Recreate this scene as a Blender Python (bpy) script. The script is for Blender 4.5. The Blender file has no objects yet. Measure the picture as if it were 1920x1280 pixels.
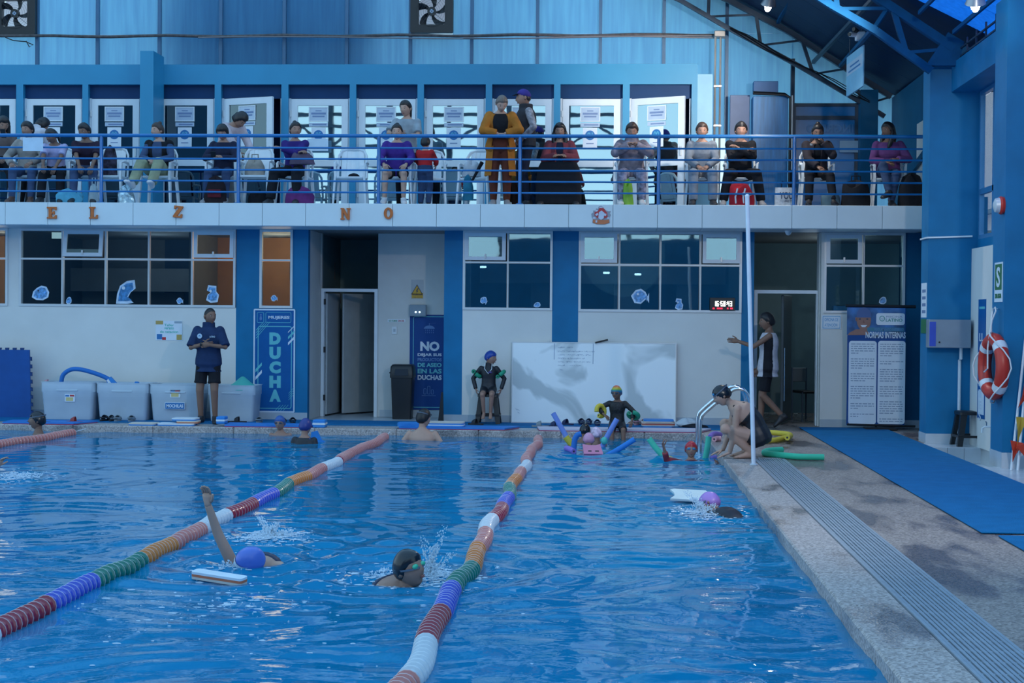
import bpy, bmesh, math, random
import numpy as np
from mathutils import Vector, Matrix, Quaternion
random.seed(7)
S = bpy.context.scene
COL = S.collection
PI = math.pi
# ---------------------------------------------------------------- camera
FPX = 3000.0
_d = Vector(((1145-960)/FPX, -(597-640)/FPX, -1.0)).normalized()      # world +Y seen from the camera
_roll = .0095
_x = Vector((1, -_roll, (_d.x-_roll*_d.y)/(-_d.z))).normalized()
_z = _x.cross(_d)
CAMPOS = Vector((0, 0, 1.57))
MC = Matrix((_x, _d, _z))                                               # camera -> world
cam_data = bpy.data.cameras.new('camera')
cam = bpy.data.objects.new('camera', cam_data); COL.objects.link(cam)
cam.matrix_world = Matrix.Translation(CAMPOS) @ MC.to_4x4()
cam_data.sensor_width = 36.0
cam_data.lens = FPX/1920*36
cam_data.clip_end = 400
S.camera = cam
# ---------------------------------------------------------------- world, lights, exposure
S.view_settings.view_transform = 'Standard'
S.view_settings.look = 'None'
S.view_settings.exposure = 0.5
S.view_settings.gamma = 1.0
S.view_settings.use_curve_mapping = False
W = bpy.data.worlds.new('evening_sky'); S.world = W; W.use_nodes = True
nt = W.node_tree; nt.nodes.clear()
_o = nt.nodes.new('ShaderNodeOutputWorld'); _b = nt.nodes.new('ShaderNodeBackground')
_tc = nt.nodes.new('ShaderNodeTexCoord'); _sp = nt.nodes.new('ShaderNodeSeparateXYZ'); _cr = nt.nodes.new('ShaderNodeValToRGB')
_cr.color_ramp.elements[0].position = 0.0; _cr.color_ramp.elements[0].color = (.60, .88, 1.06, 1)
_cr.color_ramp.elements[1].position = .8; _cr.color_ramp.elements[1].color = (.30, .62, 1.0, 1)
nt.links.new(_tc.outputs['Generated'], _sp.inputs[0]); nt.links.new(_sp.outputs['Z'], _cr.inputs[0])
nt.links.new(_cr.outputs[0], _b.inputs[0]); nt.links.new(_b.outputs[0], _o.inputs[0])
_b.inputs[1].default_value = 1.0

def lamp(name, kind, loc, energy, color, size=.2, target=None, spot=None, blend=.5):
    L = bpy.data.lights.new(name, kind); L.energy = energy; L.color = color
    if kind == 'AREA': L.shape = 'DISK'; L.size = size
    elif kind == 'SUN': L.angle = size
    else: L.shadow_soft_size = size
    if spot: L.spot_size = spot; L.spot_blend = blend
    o = bpy.data.objects.new(name, L); COL.objects.link(o); o.location = loc
    if target is not None:
        o.rotation_euler = (Vector(target)-Vector(loc)).to_track_quat('-Z', 'Y').to_euler()
    return o
# the two floodlights under the roof, an added side spot and the lit rooms behind the windows
lamp('floodlight_far', 'SPOT', (2.20, 22.9, 5.93), 150, (1, .95, .86), .08, (0.2, 21.5, 0), 2.6, .6)
lamp('floodlight_near', 'SPOT', (3.72, 17.0, 4.80), 3800, (1, .94, .88), .10, (0.9, 25.7, 5.5), .46, 1.0)
lamp('added_side_spot', 'SPOT', (3.4, 8.5, 5.3), 480, (1, .93, .87), .15, (0.6, 19.5, 0.4), 1.9, .8)  # unseen spot added to brighten the right wall and the deck
lamp('shower_lamp', 'POINT', (-5.3, 25.3, 2.70), 30, (1, .62, .36), .5)
lamp('shower_lamp_left', 'POINT', (-9.7, 25.2, 2.70), 24, (1, .72, .55), .5)
lamp('room_lamp', 'POINT', (-7.4, 25.6, 2.65), 16, (.8, .88, 1), .7)
lamp('office_lamp', 'POINT', (3.6, 25.6, 2.6), 10, (.7, .9, 1), .6)
lamp('gym_lamp', 'POINT', (0.2, 26.0, 2.6), 12, (.75, .9, 1), .7)

# ---------------------------------------------------------------- measuring helpers (pixel of the 1920x1280 photo -> point on a plane)
def _ray(px, py): return MC @ Vector(((px-960)/FPX, -(py-640)/FPX, -1.0))
def onY(px, py, Y): r = _ray(px, py); return CAMPOS + r*(Y/r.y)
def onZ(px, py, Z): r = _ray(px, py); return CAMPOS + r*((Z-CAMPOS.z)/r.z)
def onX(px, py, X): r = _ray(px, py); return CAMPOS + r*(X/r.x)
def rect(x0, y0, x1, y1, Y):
    a, b, c, d = onY(x0, y0, Y), onY(x1, y0, Y), onY(x0, y1, Y), onY(x1, y1, Y)
    return ((a.x+c.x)/2, (b.x+d.x)/2, (c.z+d.z)/2, (a.z+b.z)/2)         # X0, X1, Z0, Z1

# ---------------------------------------------------------------- materials
def srgb(c):
    c = [v/255 for v in c]
    return tuple((v/12.92 if v <= .04045 else ((v+.055)/1.055)**2.4) for v in c)
MATS = {}
def mat(name, col, rough=.5, metal=0, var=.06, scale=6, bump=0, bscale=40, spec=.5, alpha=1, trans=0, emit=None, estr=0, stretch=None, coat=0, sheen=0, cells=False):
    """procedural surface: base colour with soft noise mottling and optional fine relief"""
    if name in MATS: return MATS[name]
    m = bpy.data.materials.new(name); m.use_nodes = True; t = m.node_tree; n = t.nodes; l = t.links
    b = n['Principled BSDF']; col = tuple(col[:3])
    b.inputs['Roughness'].default_value = rough; b.inputs['Metallic'].default_value = metal
    b.inputs['Specular IOR Level'].default_value = spec; b.inputs['Coat Weight'].default_value = coat
    b.inputs['Coat Roughness'].default_value = .08
    if sheen: b.inputs['Sheen Weight'].default_value = sheen
    tc = n.new('ShaderNodeTexCoord'); src = tc.outputs['Object']
    if stretch:
        mp = n.new('ShaderNodeMapping'); mp.inputs['Scale'].default_value = stretch; l.new(src, mp.inputs[0]); src = mp.outputs[0]
    if var:
        nz = n.new('ShaderNodeTexNoise'); nz.inputs['Scale'].default_value = scale; nz.inputs['Detail'].default_value = 5
        l.new(src, nz.inputs['Vector'])
        cr = n.new('ShaderNodeValToRGB')
        cr.color_ramp.elements[0].position = .3; cr.color_ramp.elements[1].position = .7
        cr.color_ramp.elements[0].color = tuple(v*(1-var) for v in col)+(1,)
        cr.color_ramp.elements[1].color = tuple(min(1, v*(1+var)) for v in col)+(1,)
        l.new(nz.outputs['Fac'], cr.inputs[0]); l.new(cr.outputs[0], b.inputs['Base Color'])
    else: b.inputs['Base Color'].default_value = col+(1,)
    if bump:
        if cells:
            bz = n.new('ShaderNodeTexVoronoi'); bz.inputs['Scale'].default_value = bscale; o2 = bz.outputs['Distance']
        else:
            bz = n.new('ShaderNodeTexNoise'); bz.inputs['Scale'].default_value = bscale; bz.inputs['Detail'].default_value = 3; o2 = bz.outputs['Fac']
        l.new(src, bz.inputs['Vector'])
        bp = n.new('ShaderNodeBump'); bp.inputs['Strength'].default_value = bump; bp.inputs['Distance'].default_value = .01
        l.new(o2, bp.inputs['Height']); l.new(bp.outputs[0], b.inputs['Normal'])
    if emit: b.inputs['Emission Color'].default_value = tuple(emit)+(1,); b.inputs['Emission Strength'].default_value = estr
    if trans: b.inputs['Transmission Weight'].default_value = trans
    b.inputs['Alpha'].default_value = alpha
    MATS[name] = m; return m
def M3(name, r, g, b, **k): return mat(name, srgb((r, g, b)), **k)

def glass_mat(name, tint, refl=.12, rough=.02, clear=1.0):
    m = bpy.data.materials.new(name); m.use_nodes = True; t = m.node_tree; n = t.nodes; n.clear(); l = t.links
    o = n.new('ShaderNodeOutputMaterial'); tr = n.new('ShaderNodeBsdfTransparent'); tr.inputs[0].default_value = tuple(tint)+(1,)
    g = n.new('ShaderNodeBsdfGlossy'); g.inputs['Roughness'].default_value = rough; g.inputs['Color'].default_value = (.74, .93, .97, 1)
    lw = n.new('ShaderNodeLayerWeight'); lw.inputs[0].default_value = .5; pw = n.new('ShaderNodeMath'); pw.operation = 'POWER'; pw.inputs[1].default_value = 5.0; l.new(lw.outputs['Facing'], pw.inputs[0])
    ml = n.new('ShaderNodeMath'); ml.operation = 'MULTIPLY'; ml.inputs[1].default_value = .9; l.new(pw.outputs[0], ml.inputs[0])
    ad = n.new('ShaderNodeMath'); ad.operation = 'ADD'; ad.inputs[1].default_value = refl; ad.use_clamp = True
    nz = n.new('ShaderNodeTexNoise'); nz.inputs['Scale'].default_value = 1.6
    bp = n.new('ShaderNodeBump'); bp.inputs['Strength'].default_value = .25; bp.inputs['Distance'].default_value = .0015; l.new(nz.outputs['Fac'], bp.inputs['Height']); l.new(bp.outputs[0], g.inputs['Normal'])
    l.new(ml.outputs[0], ad.inputs[0]); mx = n.new('ShaderNodeMixShader'); l.new(ad.outputs[0], mx.inputs[0]); l.new(tr.outputs[0], mx.inputs[1]); l.new(g.outputs[0], mx.inputs[2])
    l.new(mx.outputs[0], o.inputs[0]); MATS[name] = m; return m
def translucent_mat(name, col, tcol, tfac, rough=.25, var=.08, streak=True, spec=.4):
    """sheet plastic: part diffuse, part light passing through, with a glossy skin"""
    m = bpy.data.materials.new(name); m.use_nodes = True; t = m.node_tree; n = t.nodes; l = t.links; b = n['Principled BSDF']
    b.inputs['Roughness'].default_value = rough; b.inputs['Specular IOR Level'].default_value = spec
    tc = n.new('ShaderNodeTexCoord'); mp = n.new('ShaderNodeMapping'); mp.inputs['Scale'].default_value = (9, 9, .5) if streak else (1, 1, 1)
    nz = n.new('ShaderNodeTexNoise'); nz.inputs['Scale'].default_value = 2; nz.inputs['Detail'].default_value = 4
    l.new(tc.outputs['Object'], mp.inputs[0]); l.new(mp.outputs[0], nz.inputs['Vector'])
    def ramp(c):
        cr = n.new('ShaderNodeValToRGB'); cr.color_ramp.elements[0].position = .3; cr.color_ramp.elements[1].position = .7
        cr.color_ramp.elements[0].color = tuple(v*(1-var) for v in c)+(1,); cr.color_ramp.elements[1].color = tuple(min(1, v*(1+var)) for v in c)+(1,)
        l.new(nz.outputs['Fac'], cr.inputs[0]); return cr
    l.new(ramp(col).outputs[0], b.inputs['Base Color'])
    tl = n.new('ShaderNodeBsdfTranslucent'); l.new(ramp(tcol).outputs[0], tl.inputs[0])
    mx = n.new('ShaderNodeMixShader'); mx.inputs[0].default_value = tfac
    l.new(b.outputs[0], mx.inputs[1]); l.new(tl.outputs[0], mx.inputs[2]); l.new(mx.outputs[0], n['Material Output'].inputs[0])
    MATS[name] = m; return m

# ---------------------------------------------------------------- mesh building
class MB:
    def __init__(s): s.v = []; s.f = []; s.m = []; s.cur = 0
    def add(s, vs, fs, mi=None):
        o = len(s.v); s.v += [tuple(v) for v in vs]; s.f += [tuple(i+o for i in f) for f in fs]
        s.m += [s.cur if mi is None else mi]*len(fs); return s
    def box(s, x0, x1, y0, y1, z0, z1, mi=None):
        return s.add([(x0,y0,z0),(x1,y0,z0),(x1,y1,z0),(x0,y1,z0),(x0,y0,z1),(x1,y0,z1),(x1,y1,z1),(x0,y1,z1)],
                     [(0,3,2,1),(4,5,6,7),(0,1,5,4),(1,2,6,5),(2,3,7,6),(3,0,4,7)], mi)
    def bbox(s, x0, x1, y0, y1, z0, z1, b=.01, mi=None):
        """box with chamfered edges"""
        b = min(b, (x1-x0)/3, (y1-y0)/3, (z1-z0)/3)
        bm = bmesh.new(); bmesh.ops.create_cube(bm, size=1)
        bmesh.ops.scale(bm, vec=(x1-x0, y1-y0, z1-z0), verts=bm.verts); bmesh.ops.translate(bm, vec=((x0+x1)/2, (y0+y1)/2, (z0+z1)/2), verts=bm.verts)
        bmesh.ops.bevel(bm, geom=bm.edges[:], offset=b, segments=1, affect='EDGES', profile=.5)
        return s.bm(bm, mi)
    def bm(s, bm, mi=None, M=None):
        bm.verts.index_update()
        s.add([(M @ v.co if M else v.co) for v in bm.verts], [[v.index for v in f.verts] for f in bm.faces], mi); bm.free(); return s
    def beam(s, a, b, w, h=None, mi=None, up=(0, 0, 1)):
        a, b = Vector(a), Vector(b); h = h or w; d = (b-a).normalized(); u = Vector(up)
        if abs(d.dot(u)) > .95: u = Vector((0, 1, 0))
        r = d.cross(u).normalized()*w/2; u = r.cross(d).normalized()*h/2
        return s.add([a-r-u, a+r-u, a+r+u, a-r+u, b-r-u, b+r-u, b+r+u, b-r+u],
                     [(0,3,2,1),(4,5,6,7),(0,1,5,4),(1,2,6,5),(2,3,7,6),(3,0,4,7)], mi)
    def tube(s, pts, r, seg=8, mi=None, cap=True, flat=1.0):
        pts = [Vector(p) for p in pts]; n = len(pts); rs = r if isinstance(r, (list, tuple)) else [r]*n
        T = [(pts[min(i+1, n-1)]-pts[max(i-1, 0)]).normalized() for i in range(n)]
        u = T[0].orthogonal().normalized(); vs = []
        for i in range(n):
            u = (u-T[i]*u.dot(T[i])).normalized(); w = T[i].cross(u)
            for k in range(seg):
                a = 2*PI*k/seg; vs.append(pts[i]+u*(math.cos(a)*rs[i])+w*(math.sin(a)*rs[i]*flat))
        fs = [(i*seg+k, i*seg+(k+1) % seg, (i+1)*seg+(k+1) % seg, (i+1)*seg+k) for i in range(n-1) for k in range(seg)]
        if cap: fs += [tuple(range(seg))[::-1], tuple(range((n-1)*seg, n*seg))]
        return s.add(vs, fs, mi)
    def loft(s, rings, mi=None, cap=True, closed=False):
        k = len(rings[0]); vs = [v for r in rings for v in r]; n = len(rings)
        fs = [(i*k+j, i*k+(j+1) % k, (i+1)*k+(j+1) % k, (i+1)*k+j) for i in range(n-1) for j in range(k)]
        if closed: fs += [((n-1)*k+j, (n-1)*k+(j+1) % k, (j+1) % k, j) for j in range(k)]
        elif cap: fs += [tuple(range(k))[::-1], tuple(range((n-1)*k, n*k))]
        return s.add(vs, fs, mi)
    def lathe(s, prof, seg=16, M=None, mi=None, cap=True):
        """profile (radius, z) turned about z"""
        rings = [[(M or Matrix()) @ Vector((r*math.cos(2*PI*k/seg), r*math.sin(2*PI*k/seg), z)) for k in range(seg)] for r, z in prof]
        return s.loft(rings, mi, cap)
    def ball(s, c, r, seg=10, rings=7, mi=None, M=None):
        c = Vector(c); r = r if isinstance(r, (tuple, list)) else (r, r, r); R = []
        for i in range(1, rings):
            th = PI*i/rings
            R.append([c+((M or Matrix()) @ Vector((r[0]*math.sin(th)*math.cos(2*PI*k/seg), r[1]*math.sin(th)*math.sin(2*PI*k/seg), -r[2]*math.cos(th)))) for k in range(seg)])
        o = len(s.v); s.loft(R, mi, cap=False); t = len(s.v)
        mm = Vector((0, 0, r[2])); mm = (M @ mm) if M else mm
        s.v += [tuple(c-mm), tuple(c+mm)]; n = (rings-2)*seg
        for k in range(seg):
            s.f += [(t, o+(k+1) % seg, o+k), (t+1, o+n+k, o+n+(k+1) % seg)]; s.m += [s.cur if mi is None else mi]*2
        return s
    def prism(s, pts, y0, y1, mi=None, plane='xz'):
        """outline in a plane pulled along the third axis"""
        n = len(pts)
        def P(p, y): return (p[0], y, p[1]) if plane == 'xz' else ((p[0], p[1], y) if plane == 'xy' else (y, p[0], p[1]))
        vs = [P(p, y0) for p in pts]+[P(p, y1) for p in pts]
        return s.add(vs, [tuple(range(n)), tuple(range(n, 2*n))[::-1]]+[(i, i+n, (i+1) % n+n, (i+1) % n) for i in range(n)], mi)
    def build(s, name, mats, parent=None, smooth=False, recalc=True):
        me = bpy.data.meshes.new(name); me.from_pydata(s.v, [], s.f)
        for m in (mats if isinstance(mats, (list, tuple)) else [mats]): me.materials.append(m)
        if any(s.m): me.polygons.foreach_set('material_index', s.m)
        if recalc:
            bm = bmesh.new(); bm.from_mesh(me); bmesh.ops.recalc_face_normals(bm, faces=bm.faces); bm.to_mesh(me); bm.free()
        if smooth:
            me.polygons.foreach_set('use_smooth', [True]*len(me.polygons))
            if smooth != 'all': me.set_sharp_from_angle(angle=.7)
        o = bpy.data.objects.new(name, me); COL.objects.link(o)
        if parent is not None: o.parent = parent
        return o
def tag(o, label=None, cat=None, group=None, kind=None):
    if label: o['label'] = label
    if cat: o['category'] = cat
    if group: o['group'] = group
    if kind: o['kind'] = kind
    return o
def empty(name, loc=(0, 0, 0), rz=0, label=None, cat=None, group=None, kind=None):
    o = bpy.data.objects.new(name, None); COL.objects.link(o); o.location = loc; o.rotation_euler = (0, 0, rz); o.empty_display_size = .1
    return tag(o, label, cat, group, kind)
def local(o, parent):
    """keep a mesh built in world coordinates in place under a moved parent"""
    o.parent = parent; bpy.context.view_layer.update(); o.matrix_parent_inverse = parent.matrix_world.inverted(); return o
def copy_tree(o, parent=None):
    c = o.copy(); COL.objects.link(c)
    if parent is not None: c.parent = parent
    for ch in list(o.children): copy_tree(ch, c)
    return c
def struct(name, mb, m, parent=None, smooth=False):
    o = mb.build(name, m, parent, smooth)
    if parent is None: o['kind'] = 'structure'
    return o
def inst(name, me, parent, loc, rot=None, scale=None):
    o = bpy.data.objects.new(name, me); COL.objects.link(o); o.parent = parent; o.location = loc
    if rot: o.rotation_euler = rot
    if scale: o.scale = scale
    return o
_curves = {}
def text_mesh(txt, depth, bold=0, space=1.0):
    k = (txt, depth, bold, space)
    if k in _curves: return _curves[k]
    cu = bpy.data.curves.new('txt', 'FONT'); cu.body = txt; cu.size = 1; cu.extrude = depth; cu.offset = bold; cu.resolution_u = 3; cu.space_character = space
    o = bpy.data.objects.new('txt', cu); COL.objects.link(o); dg = bpy.context.evaluated_depsgraph_get(); dg.update()
    me = bpy.data.meshes.new_from_object(o.evaluated_get(dg)); bpy.data.objects.remove(o); bpy.data.curves.remove(cu)
    _curves[k] = me; return me
def lettering(txt, X0, X1, Z0, Z1, Y, m, parent=None, depth=.004, bold=0, name='lettering', axis='y', space=1.0):
    """flat letters filling the given rectangle; axis 'y': on a wall facing the pool, 'x': on a wall facing -X (X0,X1 are then Y values)"""
    me = text_mesh(txt, depth, bold, space); mb = MB()
    vs = np.array([v.co[:] for v in me.vertices]); lo = vs.min(0); hi = vs.max(0)
    sx = (X1-X0)/(hi[0]-lo[0]); sz = (Z1-Z0)/(hi[1]-lo[1])
    if axis == 'y': P = [(X0+(v[0]-lo[0])*sx, Y-v[2], Z0+(v[1]-lo[1])*sz) for v in vs]
    else: P = [(Y-v[2], X0+(v[0]-lo[0])*sx, Z0+(v[1]-lo[1])*sz) for v in vs]
    mb.add(P, [tuple(p.vertices) for p in me.polygons])
    o = mb.build(name, m, parent); return o
def rrect(x0, x1, z0, z1, r, n=4):
    """rounded rectangle outline"""
    P = []
    for cx, cz, a0 in ((x1-r, z1-r, 0), (x0+r, z1-r, PI/2), (x0+r, z0+r, PI), (x1-r, z0+r, 1.5*PI)):
        for k in range(n+1): a = a0+PI/2*k/n; P.append((cx+r*math.cos(a), cz+r*math.sin(a)))
    return P
def ring_frame(mb, outer, inner, y0, y1, mi=None):
    """band between two outlines with the same number of points (in XZ), thickness y0..y1"""
    n = len(outer); vs = [(p[0], y0, p[1]) for p in outer]+[(p[0], y0, p[1]) for p in inner]+[(p[0], y1, p[1]) for p in outer]+[(p[0], y1, p[1]) for p in inner]
    fs = []
    for i in range(n):
        j = (i+1) % n
        fs += [(i, j, n+j, n+i), (2*n+j, 2*n+i, 3*n+i, 3*n+j), (i, 2*n+i, 2*n+j, j), (n+i, n+j, 3*n+j, 3*n+i)]
    return mb.add(vs, fs, mi)
# ---------------------------------------------------------------- palette
wall_white = mat('painted_wall_white', (.70, .70, .68), .6, spec=.25, var=.04, scale=2, bump=.05, bscale=60)
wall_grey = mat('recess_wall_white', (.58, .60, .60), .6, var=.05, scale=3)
wall_blue = mat('painted_wall_blue', (.006, .165, .36), .5, spec=.25, var=.10, scale=3, bump=.04, bscale=50)
wall_blue_dark = mat('painted_wall_navy', (.005, .11, .23), .5, spec=.25, var=.1, scale=3)
stall_blue = mat('stall_wall_blue', (.02, .25, .45), .4, var=.06, scale=1.5)
navy = mat('navy_board', (.003, .040, .13), .5, spec=.2)
fascia_m = mat('fascia_white', (.62, .70, .74), .45, var=.03, scale=3)
alu = mat('aluminium_frame', (.64, .66, .68), .35, .2, var=.03)
alu_white = mat('white_lacquered_frame', (.68, .74, .80), .35, var=.03)
rail_blue = mat('railing_blue', (.006, .14, .40), .3, var=.08, scale=8, coat=.3)
steel_dark = mat('dark_steel', (.03, .06, .10), .45, .3, var=.15)
steel_blue = mat('blue_painted_steel', (.004, .085, .21), .6, var=.12, spec=.1)
tile_light = mat('light_tile', (.55, .60, .65), .25, var=.06, scale=5)
tile_skirt = mat('skirting_tile', (.42, .48, .54), .3, var=.06, scale=5)
black = mat('black_plastic', (.010, .012, .016), .4, var=.1)
chrome = mat('chrome_steel', (.75, .78, .82), .12, 1, var=.02)
white_pl = mat('white_plastic', (.72, .77, .82), .35, var=.04)
paper = mat('white_paper', (.70, .76, .84), .5, var=.03)
ink = mat('dark_ink', (.03, .05, .10), .6, var=0)
glass_clear = glass_mat('window_glass', (.62, .74, .78), .05)
glass_open = glass_mat('clear_window_glass', (.96, .97, .97), .02)
glass_film = glass_mat('mirror_film_glass', (.50, .66, .72), .28)
glass_dark = glass_mat('dark_glass', (.10, .22, .34), .05)
YW, YF, YS, YP = 23.8, 22.9, 25.7, 26.9
ZB = 3.20
# ---------------------------------------------------------------- pool shell, deck
rough_deck = bpy.data.materials.new('washed_gravel_concrete'); rough_deck.use_nodes = True
def deck_material(m, base, wet, wet_amount):
    t = m.node_tree; n = t.nodes; l = t.links; b = n['Principled BSDF']
    tc = n.new('ShaderNodeTexCoord')
    v = n.new('ShaderNodeTexVoronoi'); v.inputs['Scale'].default_value = 70; l.new(tc.outputs['Object'], v.inputs['Vector'])
    gr = n.new('ShaderNodeValToRGB'); gr.color_ramp.elements[0].color = tuple(x*.45 for x in base)+(1,); gr.color_ramp.elements[1].color = tuple(min(1, x*1.5) for x in base)+(1,)
    l.new(v.outputs['Color'], gr.inputs[0])
    mp = n.new('ShaderNodeMapping'); mp.inputs['Scale'].default_value = (1.6, .5, 1); l.new(tc.outputs['Object'], mp.inputs[0])
    z = n.new('ShaderNodeTexNoise'); z.inputs['Scale'].default_value = 1.3; z.inputs['Detail'].default_value = 6; l.new(mp.outputs[0], z.inputs['Vector'])
    wr = n.new('ShaderNodeValToRGB'); wr.color_ramp.elements[0].position = wet_amount; wr.color_ramp.elements[1].position = wet_amount+.10
    l.new(z.outputs['Fac'], wr.inputs[0])
    mx = n.new('ShaderNodeMixRGB'); mx.blend_type = 'MULTIPLY'; l.new(gr.outputs[0], mx.inputs[1])
    cv = n.new('ShaderNodeMixRGB'); cv.inputs[1].default_value = tuple(wet)+(1,); cv.inputs[2].default_value = (1, 1, 1, 1); l.new(wr.outputs[0], cv.inputs[0])
    l.new(cv.outputs[0], mx.inputs[2]); mx.inputs[0].default_value = 1; l.new(mx.outputs[0], b.inputs['Base Color'])
    rr = n.new('ShaderNodeMapRange'); rr.inputs['To Min'].default_value = .22; rr.inputs['To Max'].default_value = .6; l.new(wr.outputs[0], rr.inputs['Value']); l.new(rr.outputs[0], b.inputs['Roughness'])
    bp = n.new('ShaderNodeBump'); bp.inputs['Strength'].default_value = .55; bp.inputs['Distance'].default_value = .004; l.new(v.outputs['Distance'], bp.inputs['Height']); l.new(bp.outputs[0], b.inputs['Normal'])
deck_material(rough_deck, (.31, .25, .222), (.55, .55, .6), .42)
coping_m = bpy.data.materials.new('coping_stone'); coping_m.use_nodes = True
deck_material(coping_m, (.40, .345, .325), (.55, .57, .6), .38)
pool_tile = mat('pool_tile_blue', (.06, .30, .62), .3, var=.12, scale=3)
XE, YE, ZW = 1.285, 22.15, -.09
mb = MB()
mb.box(-16, XE, 1.5, YE, -1.6, -1.45); mb.box(-16, XE, YE, YE+.05, -1.6, -.16); mb.box(XE, XE+.05, 1.5, YE, -1.6, -.16); mb.box(-16, XE, 1.45, 1.5, -1.6, -.02)
struct('pool_basin', mb, pool_tile)
mb = MB()
for xl in (-6.6, -4.25, -1.95, .2): mb.box(xl-.12, xl+.12, 2, YE-1.6, -1.45, -1.44)
struct('pool_lane_marking', mb, mat('navy_pool_tile', (.015, .06, .2), .3))
# stone coping laid in long slabs along the right edge and the far end
cop = empty('coping', kind='structure')
y = 2.0; k = 0
while y < YE-.01:
    y1 = min(y+1.15, YE); mb = MB(); mb.bbox(XE, 1.63, y+.002, y1-.002, -.16, 0, .012); mb.build('coping_slab', coping_m, cop); y = y1
x = 1.63
while x > -15:
    x0 = x-1.15; mb = MB(); mb.bbox(x0+.002, x-.002, YE+.001, YE+.36, -.16, 0, .012); mb.build('coping_slab', coping_m, cop); x = x0
mb = MB(); mb.box(1.98, 4.0, 2, 27.5, -.3, -.004); mb.box(1.61, 2.0, 1, 18.35, -.3, -.08); mb.box(1.63, 1.98, 18.35, 27.5, -.3, -.004)
mb.box(4.0, 6.5, 20.85, 27.5, -.3, -.004)
floor = struct('floor', mb, rough_deck)
mb = MB(); mb.box(-16, 1.63, YE+.36, 27.6, -.3, -.003); struct('floor_far', mb, tile_skirt)
mb = MB(); mb.box(-40, 40, -30, 60, -3.2, -3.0); struct('ground', mb, mat('asphalt', (.16, .16, .17), .9))
# ---------------------------------------------------------------- overflow grates
grate_m = mat('grey_grate_plastic', (.33, .37, .42), .32, var=.1, scale=9)
grate = empty('drain_grate', (1.80, 12, 0), label='long grey slotted drain grate running along the right pool edge', cat='drain grate')
mb = MB()
for i in range(12):
    xx = 1.655+i*.0262; mb.box(xx, xx+.017, 3.0, 18.3, -.022, -.002+.002*(i % 2))
y = 3.0
while y < 18.3: mb.box(1.645, 1.965, y, y+.02, -.026, -.006); y += .25
o = local(mb.build('grate_bars', grate_m), grate); o['kind'] = 'stuff'
mb = MB(); mb.box(1.632, 1.650, 3, 18.35, -.07, .002); mb.box(1.962, 1.980, 3, 18.35, -.07, .002); mb.box(1.632, 1.98, 18.3, 18.35, -.07, .002); local(mb.build('grate_frame', grate_m), grate)
g2 = empty('drain_grate', (0, YE+.5, 0), label='grey slotted drain grate behind the far pool edge', cat='drain grate')
mb = MB(); x = -9.0
while x < 1.6: mb.box(x, x+.022, YE+.37, YE+.60, -.008, .000); x += .045
mb.box(-9, 1.6, YE+.365, YE+.375, -.01, .0005); mb.box(-9, 1.6, YE+.595, YE+.605, -.01, .0005)
o = local(mb.build('grate_bars', grate_m), g2); o['kind'] = 'stuff'
# ---------------------------------------------------------------- right deck mats, foot bath, tiles
mat_blue = mat('ribbed_blue_mat', (.008, .15, .36), .8, spec=.15, var=.10, scale=5, bump=.5, bscale=140, cells=True)
mb = MB(); mb.bbox(2.76, 3.99, 12.03, 23.55, 0, .014, .005); tag(mb.build('floor_mat', mat_blue), 'long blue rubber floor mat running along the right wall', 'mat')
mb = MB(); mb.bbox(2.84, 3.99, 6.0, 11.86, 0, .014, .005); tag(mb.build('floor_mat', mat_blue), 'second blue rubber mat beginning at the right edge of the photo', 'mat')
bath = empty('foot_bath', kind='structure')
mb = MB(); mb.box(4.0, 4.62, 17.6, 20.2, -.26, -.20); mb.build('bath_floor', tile_light, bath)
for i in range(3): mb = MB(); mb.bbox(4.0+i*.205, 4.0+i*.205+.202, 20.2, 20.24, -.2, 0, .004); mb.build('tile', tile_skirt, bath)
mb = MB(); mb.box(4.0, 6.2, 20.24, 20.85, -.26, .0); mb.build('ledge', tile_light, bath)
mb = MB(); mb.box(4.0, 6.2, 6, 17.6, -.26, .0); mb.build('ledge', tile_light, bath)
# far deck blue matting: smooth blue floor cover plus loose foam mats
mb = MB(); mb.bbox(-14, 1.62, YE+.62, YW-.02, 0, .012, .004); tag(mb.build('floor_mat', mat_blue), 'long blue floor mat laid along the foot of the white back wall', 'mat')
foam_blue = mat('foam_mat_blue', (.02, .19, .58), .6, var=.08); foam_pink = mat('foam_mat_pale_pink', (.52, .50, .62), .6, var=.06); foam_red = mat('foam_mat_red_back', (.32, .05, .12), .6)
def foam_mat(px0, px1, top, lab):
    a = onZ(px0, 806, 0).x; b = onZ(px1, 808, 0).x
    mb = MB(); mb.prism([(a, YE+.03), (b, YE+.03), (b+.18, YE+.55), (a-.05, YE+.55)], .001, .012, 1, 'xy'); mb.prism([(a, YE+.035), (b, YE+.035), (b+.18, YE+.55), (a-.05, YE+.55)], .012, .032, 0, 'xy')
    tag(mb.build('foam_mat', [top, foam_red]), lab, 'mat')
foam_mat(745, 945, foam_blue, 'thin blue foam mat with red underside on the far pool edge below the navy sign')
foam_mat(1012, 1310, foam_pink, 'long pale pink foam mat on the far pool edge below the whiteboard')
foam_mat(-60, 80, foam_blue, 'blue foam mat on the far pool edge beside the leaning blue tile mats')
foam_mat(400, 560, foam_blue, 'blue foam mat on the far pool edge below the shower sign')
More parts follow.
